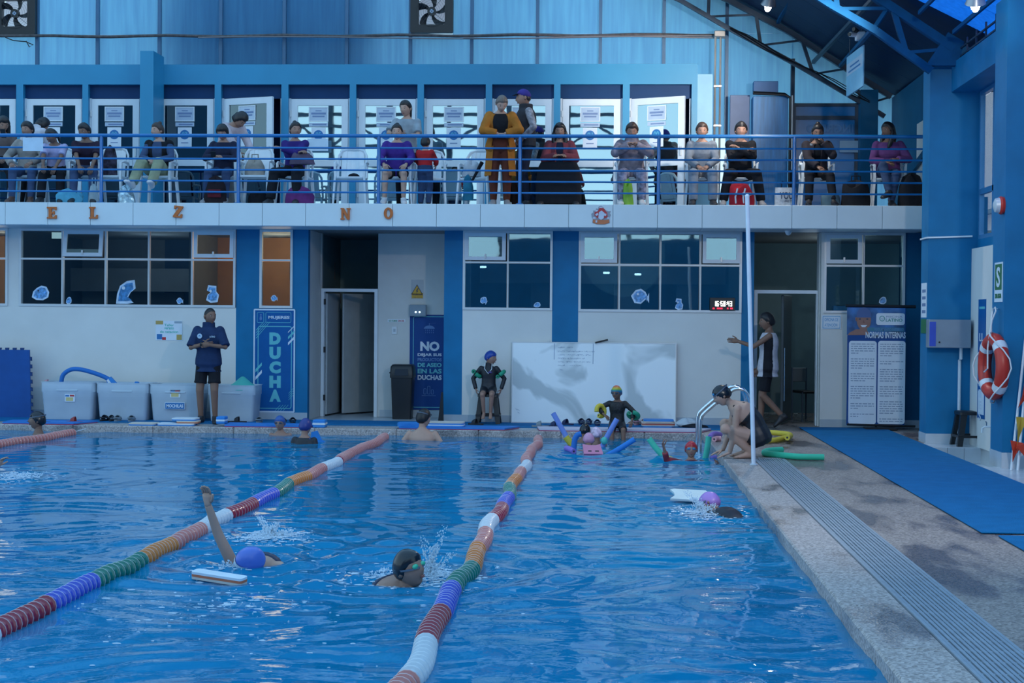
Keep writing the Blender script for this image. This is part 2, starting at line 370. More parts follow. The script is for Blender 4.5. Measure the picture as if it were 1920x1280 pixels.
# ---------------------------------------------------------------- back wall (ground floor)
wx = lambda px, py=500: onY(px, py, YW).x
ZS = 2.865
X_L, X_R = -15.0, 4.62
wall = empty('wall_back', kind='structure')
def wpart(name, m, x0, x1, z0, z1, y0=YW, y1=YW+.15): mb = MB(); mb.box(x0, x1, y0, y1, z0, z1); return mb.build(name, m, wall)
px = dict(w1=15, w2a=36, w2b=442, p1a=443, w3a=487, w3b=549, p1b=578, d1a=600, p2a=833, w4a=868, w4b=1036, p3a=1037, p3b=1082, w5a=1085, w5b=1391, p4b=1414, d2b=1540, w6a=1545, w6b=1697)
X = {k: wx(v) for k, v in px.items()}
zb2 = onY(240, 575, YW).z; zb4 = onY(950, 581, YW).z; zb5 = onY(1240, 585, YW).z; zb6 = onY(1600, 587, YW).z
wpart('wall_panel', wall_white, X_L, X['p1a'], .0, zb2)
wpart('wall_panel', wall_white, X['w1'], X['w2a'], zb2, ZS); wpart('wall_panel', wall_white, X_L, -12.4, zb2, ZS)
wpart('wall_panel', wall_blue, X['p1a'], X['w3a'], .0, ZS)
wpart('wall_panel', wall_blue, X['w3a'], X['w3b'], .0, zb2)
wpart('wall_panel', wall_blue, X['w3b'], X['p1b'], .0, ZS)
wpart('wall_panel', wall_blue, X['p2a'], X['w4a'], .0, ZS)
wpart('wall_panel', wall_white, X['w4a'], X['w4b'], .0, zb4)
wpart('wall_panel', wall_blue, X['w4b'], X['w5a'], .0, ZS)
wpart('wall_panel', wall_white, X['w5a'], X['w5b'], .0, zb5)
wpart('wall_panel', wall_blue, X['w5b'], X['p4b'], .0, ZS)
wpart('wall_panel', wall_white, X['d2b'], X['w6b'], .0, zb6)
wpart('wall_panel', wall_white, X['d2b'], X['w6a'], zb6, ZS)
wpart('wall_panel', wall_blue_dark, X['w6b'], X_R+1, .0, ZS)
# recess with the first doorway
YR = 24.85
rX = lambda px, py=500: onY(px, py, YR).x
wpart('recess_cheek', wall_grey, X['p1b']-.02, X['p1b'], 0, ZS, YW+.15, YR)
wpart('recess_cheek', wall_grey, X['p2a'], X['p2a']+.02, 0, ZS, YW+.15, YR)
xd0, xd1 = rX(603), rX(709)
zd = onY(650, 541, YR).z
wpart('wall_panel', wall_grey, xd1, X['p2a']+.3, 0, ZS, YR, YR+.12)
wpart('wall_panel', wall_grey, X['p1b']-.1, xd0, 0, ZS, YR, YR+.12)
# skirting
bb = empty('baseboard_back', kind='structure')
for a, b in ((X_L, X['p1b']), (X['p2a'], X['p4b']), (X['d2b'], X_R+1)):
    mb = MB(); mb.box(a, b, YW-.012, YW, 0, .115); mb.build('skirting', tile_skirt, bb)
mb = MB(); mb.box(xd1+.04, X['p2a'], YR-.012, YR, 0, .115); mb.build('skirting', tile_skirt, bb)
# rooms behind
room = empty('wall_inner', kind='structure')
room_grey = mat('room_wall_grey', (.20, .21, .22), .7); room_dark = mat('room_wall_dark', (.05, .065, .08), .7); room_orange = mat('shower_wall_orange', (.62, .30, .13), .6); room_teal = mat('office_wall_teal', (.13, .22, .25), .7)
room_brown = mat('room_wall_brown', (.14, .13, .13), .7)
def rpart(m, x0, x1, y0, y1, z0, z1, name='partition'): mb = MB(); mb.box(x0, x1, y0, y1, z0, z1); return mb.build(name, m, room)
YB = 27.3
x_or = wx(352)-.25
rpart(room_grey, X['w2a']-.3, x_or, YB, YB+.1, 0, ZS); rpart(room_dark, X['w2a']-.3, X['w2a']-.2, YW+.2, YB, 0, ZS)
rpart(room_orange, x_or, X['p1b']-.05, YB-.9, YB-.8, 0, ZS); rpart(room_grey, x_or, x_or+.06, YW+1.0, YB, 0, ZS)
rpart(room_orange, X_L, X['w2a']-.3, YB-1, YB-.9, 0, ZS)
rpart(room_dark, -2.4, 1.95, YB, YB+.1, 0, ZS); rpart(room_teal, 2.0, X_R+1, YB, YB+.1, 0, ZS)
rpart(room_teal, X['p1b']-.06, X['p2a']+.02, YB-.4, YB-.3, 0, ZS); rpart(room_teal, 1.95, 2.0, YW+.2, YB, 0, ZS); rpart(room_teal, -2.46, -2.40, YR+.12, YB, 0, ZS); rpart(room_teal, X['p1b']-.1, X['p1b']-.04, YR+.12, YB, 0, ZS)
# lintels, counters and doorways seen through the panes
rpart(room_grey, X['w2a']-.3, x_or, YB-.6, YB-.5, 1.96, 2.35, 'beam'); rpart(room_brown, X['w2a']+.7, X['w2a']+1.6, YB-.06, YB-.02, 0, 1.95, 'doorway'); rpart(room_dark, X['w2a']+1.75, X['w2a']+2.3, YB-.06, YB-.02, 0, 1.95, 'doorway')
rpart(room_grey, -2.2, 1.9, YB-.5, YB-.42, 2.15, 2.5, 'beam'); rpart(room_grey, -1.35, -.95, YB-.3, YB-.2, 0, 2.15, 'pillar'); rpart(room_grey, .05, .5, YB-.3, YB-.2, 0, 2.15, 'pillar'); rpart(room_grey, 1.1, 1.5, YB-.3, YB-.2, 0, 2.15, 'pillar')
rpart(room_brown, X['w3a']-.05, X['w3b']+.2, YB-1.0, YB-.95, 2.18, 2.45, 'beam'); rpart(room_brown, X['w3a'], X['w3b']+.3, YB-1.0, YB-.95, 1.78, 1.95, 'beam')
mb = MB(); mb.box(X_L, X_R+1, YW+.16, YB+.1, ZS, ZS+.05); struct('ceiling', mb, room_grey)
# ---------------------------------------------------------------- windows of the ground floor
def frame_box(mb, x0, x1, z0, z1, w, y0, y1):
    mb.box(x0, x1, y0, y1, z0, z0+w); mb.box(x0, x1, y0, y1, z1-w, z1); mb.box(x0, x0+w, y0, y1, z0+w, z1-w); mb.box(x1-w, x1, y0, y1, z0+w, z1-w)
def window(name, xs, zs, tilt, glass, split=.5):
    """xs, zs: lines of the grid; tilt: (col,row) of hinged sashes"""
    w = empty(name, kind='structure'); mb = MB(); frame_box(mb, xs[0], xs[-1], zs[0], zs[-1], .035, YW-.02, YW+.07)
    for x in xs[1:-1]: mb.box(x-.012, x-.002, YW-.015, YW+.06, zs[0]+.035, zs[-1]-.035); mb.box(x+.002, x+.014, YW-.02, YW+.06, zs[0]+.035, zs[-1]-.035)
    for z in zs[1:-1]: mb.box(xs[0]+.035, xs[-1]-.035, YW-.018, YW+.06, z-.014, z+.014)
    mb.build('window_frame', alu, w)
    for i in range(len(xs)-1):
        for j in range(len(zs)-1):
            a, b, c, d = xs[i]+.02, xs[i+1]-.02, zs[j]+.02, zs[j+1]-.02
            if (i, j) in tilt:
                ang = tilt[(i, j)]
                s = MB(); frame_box(s, a+.01, b-.01, c-d+.01, -.01, .055, -.03, .01); so = s.build('sash', alu_white, w); so.location = (0, YW, d); so.rotation_euler = (-ang, 0, 0)
                p = MB(); p.box(a+.06, b-.06, -.012, -.006, c-d+.06, -.06); p.build('pane', glass, so)
                h = MB(); h.box((a+b)/2-.012, (a+b)/2+.012, -.05, -.03, c-d+.03, c-d+.10); h.build('handle', alu, so)
            else:
                p = MB(); p.box(a, b, YW+.03, YW+.036, c, d); p.build('pane', glass, w)
    return w
zt = ZS-.005; zm = onY(240, 486, YW).z
window('window_1', [-12.4, -11.35, -10.3, X['w1']], [zb2, zm, zt], {}, glass_clear)
window('window_2', [X['w2a'], wx(117), wx(198), wx(279), wx(360), X['w2b']], [zb2, zm, zt], {(1, 1): .16, (4, 1): .05}, glass_clear)
window('window_3', [X['w3a'], X['w3b']], [zb2, zm, zt], {}, glass_clear)
window('window_4', [X['w4a'], wx(952), X['w4b']], [zb4, onY(950, 492, YW).z, zt], {(0, 1): .03}, glass_film)
window('window_5', [X['w5a'], wx(1161), wx(1238), wx(1313), X['w5b']], [zb5, onY(1240, 497, YW).z, zt], {(0, 1): .03, (3, 1): .03}, glass_film)
window('window_6', [X['w6a'], wx(1619), X['w6b']], [zb6, onY(1600, 498, YW).z, zt], {(0, 1): .03}, glass_clear)
# ---------------------------------------------------------------- doorways
def doorway(name, x0, x1, z1, y, leafs):
    d = empty(name, kind='structure'); mb = MB()
    mb.box(x0, x0+.05, y-.03, y+.1, 0, z1); mb.box(x1-.05, x1, y-.03, y+.1, 0, z1); mb.box(x0+.05, x1-.05, y-.03, y+.1, z1-.05, z1); mb.build('door_frame', alu_white, d)
    return d
d1 = doorway('door_1', xd0, xd1, zd, YR, 1)
leaf = MB(); leaf.bbox(0, .035, 0, .80, .02, zd-.07, .006); lo = leaf.build('door_leaf', mat('grey_door', (.42, .47, .50), .45), d1); lo.location = (rX(632), YR+.5, 0); lo.rotation_euler = (0, 0, -.55)
hb = MB(); hb.tube([(-.06, .70, 1.0), (-.06, .78, 1.0), (0, .78, 1.0)], .012); hb.build('door_handle', black, lo)
leaf = MB(); leaf.bbox(0, .03, 0, .7, .02, zd-.07, .006); lo = leaf.build('door_leaf', mat('grey_door', (0, 0, 0)), d1); lo.location = (xd0+.05, YR+.1, 0); lo.rotation_euler = (0, 0, -.12)
for z in (.25, 1.0, 1.75): hb = MB(); hb.box(xd0+.045, xd0+.075, YR-.04, YR-.01, z, z+.09); hb.build('hinge', black, d1)
YD = 24.1
xe0, xe1, ze = onY(1414, 545, YD).x, onY(1537, 545, YD).x, onY(1475, 544, YD).z
d2 = doorway('door_2', xe0, xe1, ze, YD, 1)
leaf = MB(); leaf.bbox(0, .04, 0, .85, .02, ze-.07, .006); lo = leaf.build('door_leaf', mat('dark_door', (.07, .09, .10), .4), d2); lo.location = (xe0+.42, YD+.15, 0); lo.rotation_euler = (0, 0, -.25)
hb = MB(); hb.tube([(.05, .04, .35), (.05, .04, 1.15)], .012); hb.build('door_handle', chrome, lo)
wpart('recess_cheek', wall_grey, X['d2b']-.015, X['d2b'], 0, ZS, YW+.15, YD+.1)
# ---------------------------------------------------------------- balcony slab and fascia tiles
slab = empty('balcony_slab', kind='structure')
mb = MB(); mb.box(X_L, 4.62, YF+.03, 26.85, ZS+.01, ZB-.01); mb.build('slab_core', fascia_m, slab)
mb = MB(); mb.box(X_L, 4.62, YF+.1, 26.85, ZB-.01, ZB); mb.build('balcony_floor', tile_skirt, slab)
x = 4.45; zf1 = 3.195
while x > -15:
    x0 = x-.633; mb = MB(); mb.bbox(x0+.0025, x-.0025, YF, YF+.03, 2.868, zf1, .004); mb.build('tile', fascia_m, slab)
    mb = MB(); mb.bbox(x0+.0025, x-.0025, YF+.03, YW-.01, 2.862, 2.872, .002); mb.build('soffit_tile', fascia_m, slab); x = x0
# orange letters fixed on the fascia
orange = mat('orange_letter_foam', (.52, .13, .025), .6, var=.12, scale=20)
GL = {  # slab-serif letters drawn in a 10 x 14 cell
 'E': [[(0,0),(10,0),(10,4.2),(8.6,4.2),(7.6,2),(5,2),(5,6.2),(6.6,6.2),(6.6,5),(7.8,5),(7.8,9),(6.6,9),(6.6,7.8),(5,7.8),(5,12),(7.4,12),(8.4,10.2),(9.8,10.2),(9.8,14),(0,14),(0,12.2),(1.8,12.2),(1.8,1.8),(0,1.8)]],
 'L': [[(0,0),(10,0),(10,4.6),(8.6,4.6),(7.6,2),(5.2,2),(5.2,12.2),(7,12.2),(7,14),(0,14),(0,12.2),(1.9,12.2),(1.9,1.8),(0,1.8)]],
 'Z': [[(0,0),(10,0),(10,4.6),(8.5,4.6),(7.6,2),(4.4,2),(10,12.2),(10,14),(.4,14),(.4,9.8),(1.9,9.8),(2.6,12),(5.6,12),(0,1.8)]],
 'N': [[(0,0),(4.4,0),(4.4,1.6),(3.2,1.6),(3.2,8.6),(7.4,0),(10,0),(10,12.4),(11,12.4),(11,14),(6.6,14),(6.6,12.4),(7.8,12.4),(7.8,5.6),(3.6,14),(0,14),(0,12.4),(1.0,12.4),(1.0,1.6),(0,1.6)]]}
def letter(ch, px0, px1, py0, py1, lab, rot=0):
    x0, x1, z0, z1 = rect(px0, py0, px1, py1, YF); w = x1-x0; h = z1-z0; mb = MB()
    if ch == 'O':
        o = [(w/2*math.cos(a*PI/12), h/2*math.sin(a*PI/12)) for a in range(24)]; i = [(w*.20*math.cos(a*PI/12), h*.33*math.sin(a*PI/12)) for a in range(24)]
        ring_frame(mb, o, i, -.03, 0)
    else:
        for P in GL[ch]: mb.prism([((p[0]-5)/10*w, (p[1]-7)/14*h) for p in P], -.03, 0)
    o = mb.build('fascia_letter', orange); o.location = ((x0+x1)/2, YF-.001, (z0+z1)/2); o.rotation_euler = (0, rot, 0); tag(o, lab, 'letter')
letter('E', 89, 107, 388, 410, 'orange slab-serif letter E on the white balcony edge')
letter('L', 168, 184, 388, 410, 'orange slab-serif letter L on the white balcony edge')
letter('Z', 326, 343, 386, 408, 'tilted orange letter Z on the white balcony edge', .1)
letter('N', 639, 656, 390, 412, 'orange slab-serif letter N on the white balcony edge')
letter('O', 720, 737, 389, 411, 'orange letter O on the white balcony edge')
# a red festive cut-out (plain layered shapes)
red_p = mat('red_card', (.48, .03, .035), .5); pale_p = mat('pale_blue_card', (.55, .60, .72), .5); org_p = mat('orange_card', (.55, .16, .06), .5); grey_p = mat('grey_card', (.28, .30, .36), .5)
dec = empty('paper_decoration', onY(1127, 403, YF), label='red and white paper cut-out decoration on the balcony edge', cat='decoration')
c = onY(1127, 403, YF)
def cut(pts, m, y, name): mb = MB(); mb.prism([(c.x+p[0]*.0078, c.z+p[1]*.0078) for p in pts], YF-y-.004, YF-y+.003); return local(mb.build(name, m), dec)
cut([(-18,2),(-14,5),(-15,8),(-10,8),(-9,12),(-6,11),(-4,16),(0,17),(3,15),(6,11),(10,8),(13,7),(18,7),(16,3),(18,0),(16,-4),(15,-8),(16,-14),(8,-17),(0,-16),(-8,-17),(-16,-14),(-15,-8),(-17,-4)], grey_p, .002, 'backing')
cut([(-10,9),(-7,10),(-5,7),(-10,6)], pale_p, .006, 'pale_panel'); cut([(-3,15),(2,15),(3,13),(-3,13)], pale_p, .006, 'pale_panel'); cut([(-15,-4),(-10,-4),(-10,-7),(-15,-7)], pale_p, .006, 'pale_panel'); cut([(11,-4),(15,-4),(15,-7),(11,-7)], pale_p, .006, 'pale_panel')
cut([(-12,-1),(-12,5),(-6,7),(-3,13),(4,13),(11,4),(12,-4),(6,-6),(-6,-6)], red_p, .010, 'red_panel')
cut([(-4,5),(1,8),(6,4),(5,-6),(0,-9),(-5,-6)], pale_p, .018, 'pale_panel')
cut([(-15,-8),(-10,-9),(0,-9),(10,-9),(15,-8),(15,-14),(6,-17),(-6,-17),(-15,-14)], org_p, .010, 'orange_band')
cut([(-11,1),(-6,4),(-5,0),(-9,-2)], pale_p, .019, 'pale_panel'); cut([(6,3),(10,2),(9,-2),(5,-1)], pale_p, .019, 'pale_panel'); cut([(-10,-10),(-7,-10),(-7,-14),(-10,-14)], pale_p, .019, 'pale_panel')
# ---------------------------------------------------------------- railing
YRL = YF+.06
rl = empty('balcony_railing', (0, YRL, ZB), label='blue painted tube railing along the whole balcony edge', cat='railing')
pX = [-14.6, -12.6]+[onY(v, 318, YRL).x for v in (-60, 190, 447, 710, 975, 1235, 1489)]
mb = MB(); mb.tube([(X_L, YRL, 4.175), (4.42, YRL, 4.175)], .027, 10); local(mb.build('handrail', rail_blue, smooth=True), rl)
for z in (4.0, 3.84, 3.68, 3.52, 3.36): mb = MB(); mb.tube([(X_L, YRL, z), (4.42, YRL, z)], .0135, 8); local(mb.build('rail', rail_blue, smooth=True), rl)
for x in pX:
    mb = MB(); mb.tube([(x, YRL, ZB-.005), (x, YRL, 4.17)], .026, 10); mb.bbox(x-.05, x+.05, YRL-.05, YRL+.05, ZB-.004, ZB+.006, .003); local(mb.build('post', rail_blue, smooth=True), rl)
# ---------------------------------------------------------------- stalls along the balcony
zh0, zh1, zdt = 5.315, 5.64, 5.10
stall = empty('wall_stalls', kind='structure')
def sp(name, m, x0, x1, y0, y1, z0, z1, b=0):
    mb = MB(); mb.box(x0, x1, y0, y1, z0, z1); return mb.build(name, m, stall)
sx = lambda v: onY(v, 260, YS).x
opens = [(-20, 30), (43, 154), (165, 262), (290, 402), (414, 527), (540, 655), (667, 782), (794, 910), (922, 1038), (1050, 1167), (1180, 1296)]
OX = [(sx(a), sx(b)) for a, b in opens]
OX[0] = (OX[0][1]-1.0, OX[0][1]); xs_r = sx(1307)
sp('header', stall_blue, X_L, xs_r, YS, YS+.14, zh0, zh1)
prev = X_L
for a, b in OX: sp('post', stall_blue, prev, a, YS, YS+.14, ZB, zh0); prev = b
sp('post', stall_blue, prev, xs_r, YS, YS+.14, ZB, zh0)
xa, xb = sx(264), sx(290)
sp('pilaster', stall_blue, onY(262, 260, 25.1).x, onY(287, 260, 25.1).x, 25.1, YS, ZB, zh1+.12)
sp('stall_roof', navy, X_L, xs_r, YS+.14, YP-.1, zh1-.1, zh1); sp('stall_back', navy, X_L, xs_r, YS+1.0, YS+1.04, ZB, zh1-.1)
sp('stall_end', stall_blue, xs_r-.1, xs_r, YS+.14, YP-.1, ZB, zh1)
ltblue = mat('pale_blue_wall', (.22, .50, .70), .4, var=.05)
sp('return_wall', ltblue, xs_r-.02, sx(1337), YS+.25, YS+.35, ZB, onY(1320, 139, YS+.25).z)
door_glass = glass_mat('stall_door_glass', (.12, .30, .42), .16, .012)
door_glass_b = glass_mat('stall_door_glass_mirror', (.18, .36, .45), .62, .012)
sign_p = mat('laminated_sheet', (.44, .54, .68), .22, coat=.5, var=.05); blue_ink = mat('blue_print', (.02, .16, .42), .5); pale_ink = mat('pale_print', (.10, .40, .58), .5)
nums = ['10', '09', '08', '07', '06', '05', '04', '03', '02', '01', '00']
def stall_door(i, x0, x1, ang):
    mir = i >= 5
    d = empty('stall_door', (x0+.03, YS+.10, ZB), ang, kind='structure')
    w = x1-x0-.06; h = zdt-ZB
    fr = MB(); fr.box(-.03, 0, -.02, .06, 0, h); fr.box(w, w+.03, -.02, .06, 0, h); o = fr.build('door_jamb', alu_white, d)
    if ang: o.parent = None; o.location = (x0+.03, YS+.10, ZB); o.parent = stall
    wd = .105
    mb = MB(); frame_box(mb, .005, w-.005, .01, h-.01, wd, -.03, .02); mb.box(wd, w-wd, -.03, .02, .80, .90); mb.build('door_frame', alu_white, d)
    g = door_glass_b if mir else door_glass
    for z0, z1 in ((.11, .80), (.90, h-.11)): mb = MB(); mb.box(wd, w-wd, -.008, -.002, z0, z1); mb.build('pane', g, d)
    hb = MB(); hb.box(w-.07, w-.045, -.055, -.03, .95, 1.10); hb.build('door_handle', alu, d)
    for z in (.3, 1.6): hb = MB(); hb.box(-.012, .012, -.045, -.02, z, z+.10); hb.build('hinge', alu, d)
    # notices stuck on the pane
    cx = w/2-.02; zt_ = h-.13
    nb = MB(); nb.box(cx-.16, cx+.16, -.016, -.010, zt_-.245, zt_-.005); no = nb.build('framed_notice', sign_p, d)
    nb = MB(); frame_box(nb, cx-.16, cx+.16, zt_-.245, zt_-.005, .016, -.022, -.016); nb.build('notice_frame', alu_white, no)
    for q, (hw, hh) in enumerate(((.05, .008), (.12, .016), (.10, .012))): nb = MB(); nb.box(cx-hw, cx+hw, -.0175, -.016, zt_-.07-q*.045-hh, zt_-.07-q*.045+hh); nb.build('printed_line', mat('grey_print', (.16, .24, .42), .5), no)
    nb = MB(); nb.box(cx-.155, cx+.155, -.016, -.010, zt_-.325, zt_-.262); no = nb.build('label_strip', sign_p, d)
    nb = MB(); nb.box(cx-.10, cx+.13, -.0175, -.016, zt_-.305, zt_-.283); nb.build('printed_line', MATS['grey_print'], no)
    nb = MB(); nb.box(cx-.115, cx+.115, -.016, -.010, zt_-.66, zt_-.34); no = nb.build('number_sheet', paper, d)
    nb = MB(); nb.lathe([(.078, 0), (.078, .003)], 20, Matrix.Translation((cx, -.016, zt_-.46)) @ Matrix.Rotation(PI/2, 4, 'X')); nb.build('number_disc', blue_ink, no)
    lettering(nums[i], cx-.045, cx+.045, zt_-.505, zt_-.415, -.0195, pale_ink, no, .001, .02)
    nb = MB(); nb.box(cx-.06, cx+.06, -.0175, -.016, zt_-.60, zt_-.585); nb.build('printed_line', MATS['grey_print'], no)
for i, (a, b) in enumerate(OX):
    sp('lintel_board', navy, a, b, YS+.10, YS+.13, zdt, zh0)
    stall_door(i, a, b, {4: -.34, 10: -.42}.get(i, 0))
# ---------------------------------------------------------------- translucent sheet wall behind
sheet_blue = translucent_mat('blue_translucent_sheet', (.18, .48, .80), (.60, .86, 1.0), .80, .22)
PW = empty('wall_sheets', kind='structure')
mx_ = [onY(v, 50, YP).x for v in (71, 184, 300, 415, 534, 651, 770, 885, 1008, 1126, 1245, 1363)]
mx_ = [mx_[0]-1.1, ]+mx_+[mx_[-1]+1.09, mx_[-1]+2.18, 5.0]; mx_ = [mx_[0]-1.1*k for k in (4, 3, 2, 1)]+mx_
ZT_ = 9.2
for i in range(len(mx_)-1):
    for z0, z1 in ((4.6 if i < 16 else 3.2, 6.336), (6.338, ZT_)):
        x0, x1 = mx_[i]-.004, mx_[i+1]+.004; yy = YP+.02+.004*(i % 2); R_ = [(x0, x1, z0, z1)]
        for fx, fz in ((onY(29, 26, 26.8).x, onY(29, 26, 26.8).z), (onY(810, 22, 26.8).x, onY(810, 22, 26.8).z)):
            if z0 > 6 and x0 < fx < x1: R_ = [(x0, fx-.34, z0, fz+.35), (fx+.34, x1, z0, fz+.35), (x0, x1, fz+.35, z1)]
        for a, b, c_, d_ in R_:
            if b-a > .02: mb = MB(); mb.box(a, b, yy, yy+.006, c_, d_); mb.build('sheet', sheet_blue, PW)
for i, x in enumerate(mx_[:-3]): mb = MB(); mb.box(x-.028, x+.028, YP-.05, YP+.018, 4.6, ZT_); mb.build('mullion', mat('mullion_blue_grey', (.05, .14, .26), .45), PW)
x = mx_[-3]; mb = MB(); mb.box(x-.03, x+.03, YP-.1, YP+.018, 3.2, 5.9); mb.build('mullion', steel_dark, PW)
pipe = MB(); pp = [(X_L, 26.75, 6.285)]+[(xx, 26.75, 6.285+.012*math.sin(xx*3.1)) for xx in np.linspace(-9.5, 1.8, 24)]; pipe.tube(pp, .026, 8)
tag(pipe.build('conduit_pipe', mat('rusty_pipe', (.10, .085, .085), .55, .3, var=.35, scale=14), smooth=True), 'dark rusty pipe running level across the blue sheet wall', 'pipe')
pipe = MB(); pipe.tube([(xx, 26.72, 6.245-.02*math.sin((xx+4)*.9)) for xx in np.linspace(-7, 1.85, 20)], .012, 6); pipe.tube([(x, 26.70, 6.24+.015*math.cos(x*1.7)) for x in np.linspace(-2.5, 1.85, 16)], .010, 6)
tag(pipe.build('cable', mat('grey_cable', (.20, .20, .22), .6)), 'grey cables sagging along the dark pipe', 'cable')
dr = onY(1340, 200, 26.6).x
pipe = MB()
for q in (0, .085): pipe.tube([(dr+q, 26.6, ZB), (dr+q, 26.6, 6.25)], .018, 8)
pipe.bbox(dr-.02, dr+.16, 26.54, 26.68, 6.22, 6.32, .01)
for z in (4.2, 4.75, 5.4): pipe.box(dr-.02, dr+.11, 26.58, 26.64, z, z+.03)
tag(pipe.build('conduit_pipe', mat('galvanised_conduit', (.42, .40, .38), .4, .5, var=.1), smooth=True), 'pair of upright pale conduits with a junction box near the roof truss', 'pipe')
# neighbouring building close behind the sheets: keeps daylight off the middle ones
nb_ = MB(); nb_.box(onY(318, 60, 27.5).x, onY(722, 60, 27.5).x, 27.28, 31, -3, 12); struct('wall_neighbour', nb_, mat('neighbour_render', (.05, .09, .16), .8))
# exhaust fans in the sheets
def fan(px, py, lab, rot):
    c = onY(px, py, 26.8); f = empty('exhaust_fan', c, 0, lab, 'fan'); R = .30; H = .36
    mb = MB(); n = 28
    o = rrect(-H, H, -H, H, .03, 6); ang = [math.atan2(p[1], p[0]) for p in o]; inn = [(R*math.cos(a), R*math.sin(a)) for a in ang]
    ring_frame(mb, o, inn, -.05, .05); mb.build('housing', black, f)
    mb = MB(); mb.lathe([(.06, -.05), (.075, -.02), (.075, .05)], 16, Matrix.Rotation(PI/2, 4, 'X')); mb.build('hub', black, f)
    mb = MB(); mb.lathe([(.032, .0), (.032, .01)], 14, Matrix.Translation((0, -.045, 0)) @ Matrix.Rotation(PI/2, 4, 'X')); mb.build('hub_cap', mat('pale_blue_cap', (.32, .42, .58), .4), f)
    bl = MB(); pts = []
    for r, a0, a1 in ((.07, -.25, .25), (.13, -.20, .34), (.20, -.02, .52), (.27, .18, .68), (.292, .26, .74)): pts.append((r, a0, a1))
    vs = []
    for r, a0, a1 in pts:
        for a, y in ((a0, -.02), (a1, .035)): vs += [(r*math.cos(a), y-.003, r*math.sin(a)), (r*math.cos(a), y+.003, r*math.sin(a))]
    fs = []
    for k in range(len(pts)-1): b = 4*k; fs += [(b, b+2, b+6, b+4), (b+1, b+5, b+7, b+3), (b, b+4, b+5, b+1), (b+2, b+3, b+7, b+6)]
    fs += [(0, 1, 3, 2), (4*len(pts)-4, 4*len(pts)-2, 4*len(pts)-1, 4*len(pts)-3)]
    bl.add(vs, fs); b0 = bl.build('blade', black, f); b0.rotation_euler = (0, rot, 0)
    for k in range(1, 5): b = b0.copy(); COL.objects.link(b); b.rotation_euler = (0, rot+k*2*PI/5, 0)
    g = MB()
    for k in range(4): a = PI/4+k*PI/2+.1; g.beam((0, -.055, 0), (.3*math.cos(a), -.055, .3*math.sin(a)), .006)
    for r in (.10, .14, .18, .22, .26): g.tube([(r*math.cos(t*PI/14), -.055, r*math.sin(t*PI/14)) for t in range(29)], .0016, 4)
    g.build('wire_guard', black, f)
    lv = MB(); lv.lathe([(.30, 0), (.30, .004)], 28, Matrix.Translation((0, .10, 0)) @ Matrix.Rotation(PI/2, 4, 'X')); lv.build('outer_shutter', translucent_mat('pale_shutter', (.75, .72, .74), (1.0, .90, .90), .92, .5, streak=False), f)
fan(29, 26, 'black square exhaust fan in the blue sheets at the far left', .35)
fan(810, 22, 'black square exhaust fan in the blue sheets above the middle stalls', .1)
cb = MB(); a = onY(10, 70, 26.7); cb.tube([a, onY(25, 76, 26.7), onY(48, 78, 26.68), onY(62, 84, 26.66), onY(55, 88, 26.66), onY(49, 77, 26.66)], .009, 6)
tag(cb.build('cable', black), 'short loose black cable end hanging below the fan at the far left', 'cable')
# ---------------------------------------------------------------- balcony, right end: boards, pump cupboard, entry sign
def board(name, x0, y0, x1, y1, Y, th, m, lab, cat):
    a, b, c_, d_ = rect(x0, y0, x1, y1, Y); c_ = ZB if y1 > 380 else c_; mb = MB(); mb.bbox(a, b, Y, Y+th, c_, d_, .006); return tag(mb.build(name, m), lab, cat)
board('grey_board', 1368, 178, 1405, 392, 26.55, .05, mat('grey_blue_board', (.13, .20, .36), .5), 'tall plain grey-blue board standing beside the upright conduits', 'board')
cp = board('pump_cupboard', 1411, 180, 1477, 392, 26.3, .4, mat('streaked_blue_board', (.03, .24, .55), .4, var=.25, scale=3, stretch=(6, 6, .6)), 'tall blue cupboard with rain streaks behind the seated man in black', 'cupboard')
ex = onY(1482, 250, 26.2)
mb = MB(); mb.tube([(onY(1412, 172, 26.2).x, 26.2, onY(1412, 174, 26.2).z), (ex.x-.1, 26.2, onY(1470, 177, 26.2).z), (ex.x, 26.2, onY(1481, 184, 26.2).z), (ex.x, 26.2, ZB)], .03, 8)
tag(mb.build('black_pipe', black, smooth=True), 'black pipe bending over the blue cupboard and down to the floor', 'pipe')
mb = MB(); mb.tube([(ex.x+.02, 26.15, 4.0), (ex.x+.02, 26.15, 5.2)], .012, 6); tag(mb.build('lamp_tube', mat('pale_tube', (.7, .68, .68), .3)), 'thin pale upright tube beside the black pipe', 'tube')
b1 = board('junction_box', 1413, 152, 1459, 174, 26.4, .2, mat('blue_box', (.03, .14, .36), .5), 'blue electric box on top of the blue cupboard', 'box')
en = empty('entry_panel', onY(1550, 390, 26.5), label='blue glazed entry screen with INGRESO seen from behind', cat='screen')
a, b, c_, d_ = rect(1487, 194, 1604, 390, 26.5); c_ = ZB
mb = MB(); mb.box(a, b, 26.5, 26.54, c_, d_); local(mb.build('screen_sheet', mat('blue_screen', (.010, .20, .50), .25, var=.1), None), en)
mb = MB(); zr = onY(1550, 221, 26.5).z; mb.box(a, b, 26.46, 26.5, zr-.03, zr+.03); mb.box(a-.03, a+.03, 26.44, 26.5, c_, d_); mb.box(b-.02, b+.03, 26.44, 26.5, c_, d_); mb.box(a, b, 26.46, 26.5, d_-.05, d_); local(mb.build('screen_frame', steel_dark), en)
lx0, lx1, lz0, lz1 = rect(1512, 233, 1600, 249, 26.5)
lo = lettering('INGRESO', lx0, lx1, lz0, lz1, 26.49, mat('faded_letters', (.04, .22, .48), .4), None, .003, .02)
for v in lo.data.vertices: v.co.x = lx0+lx1-v.co.x
local(lo, en)
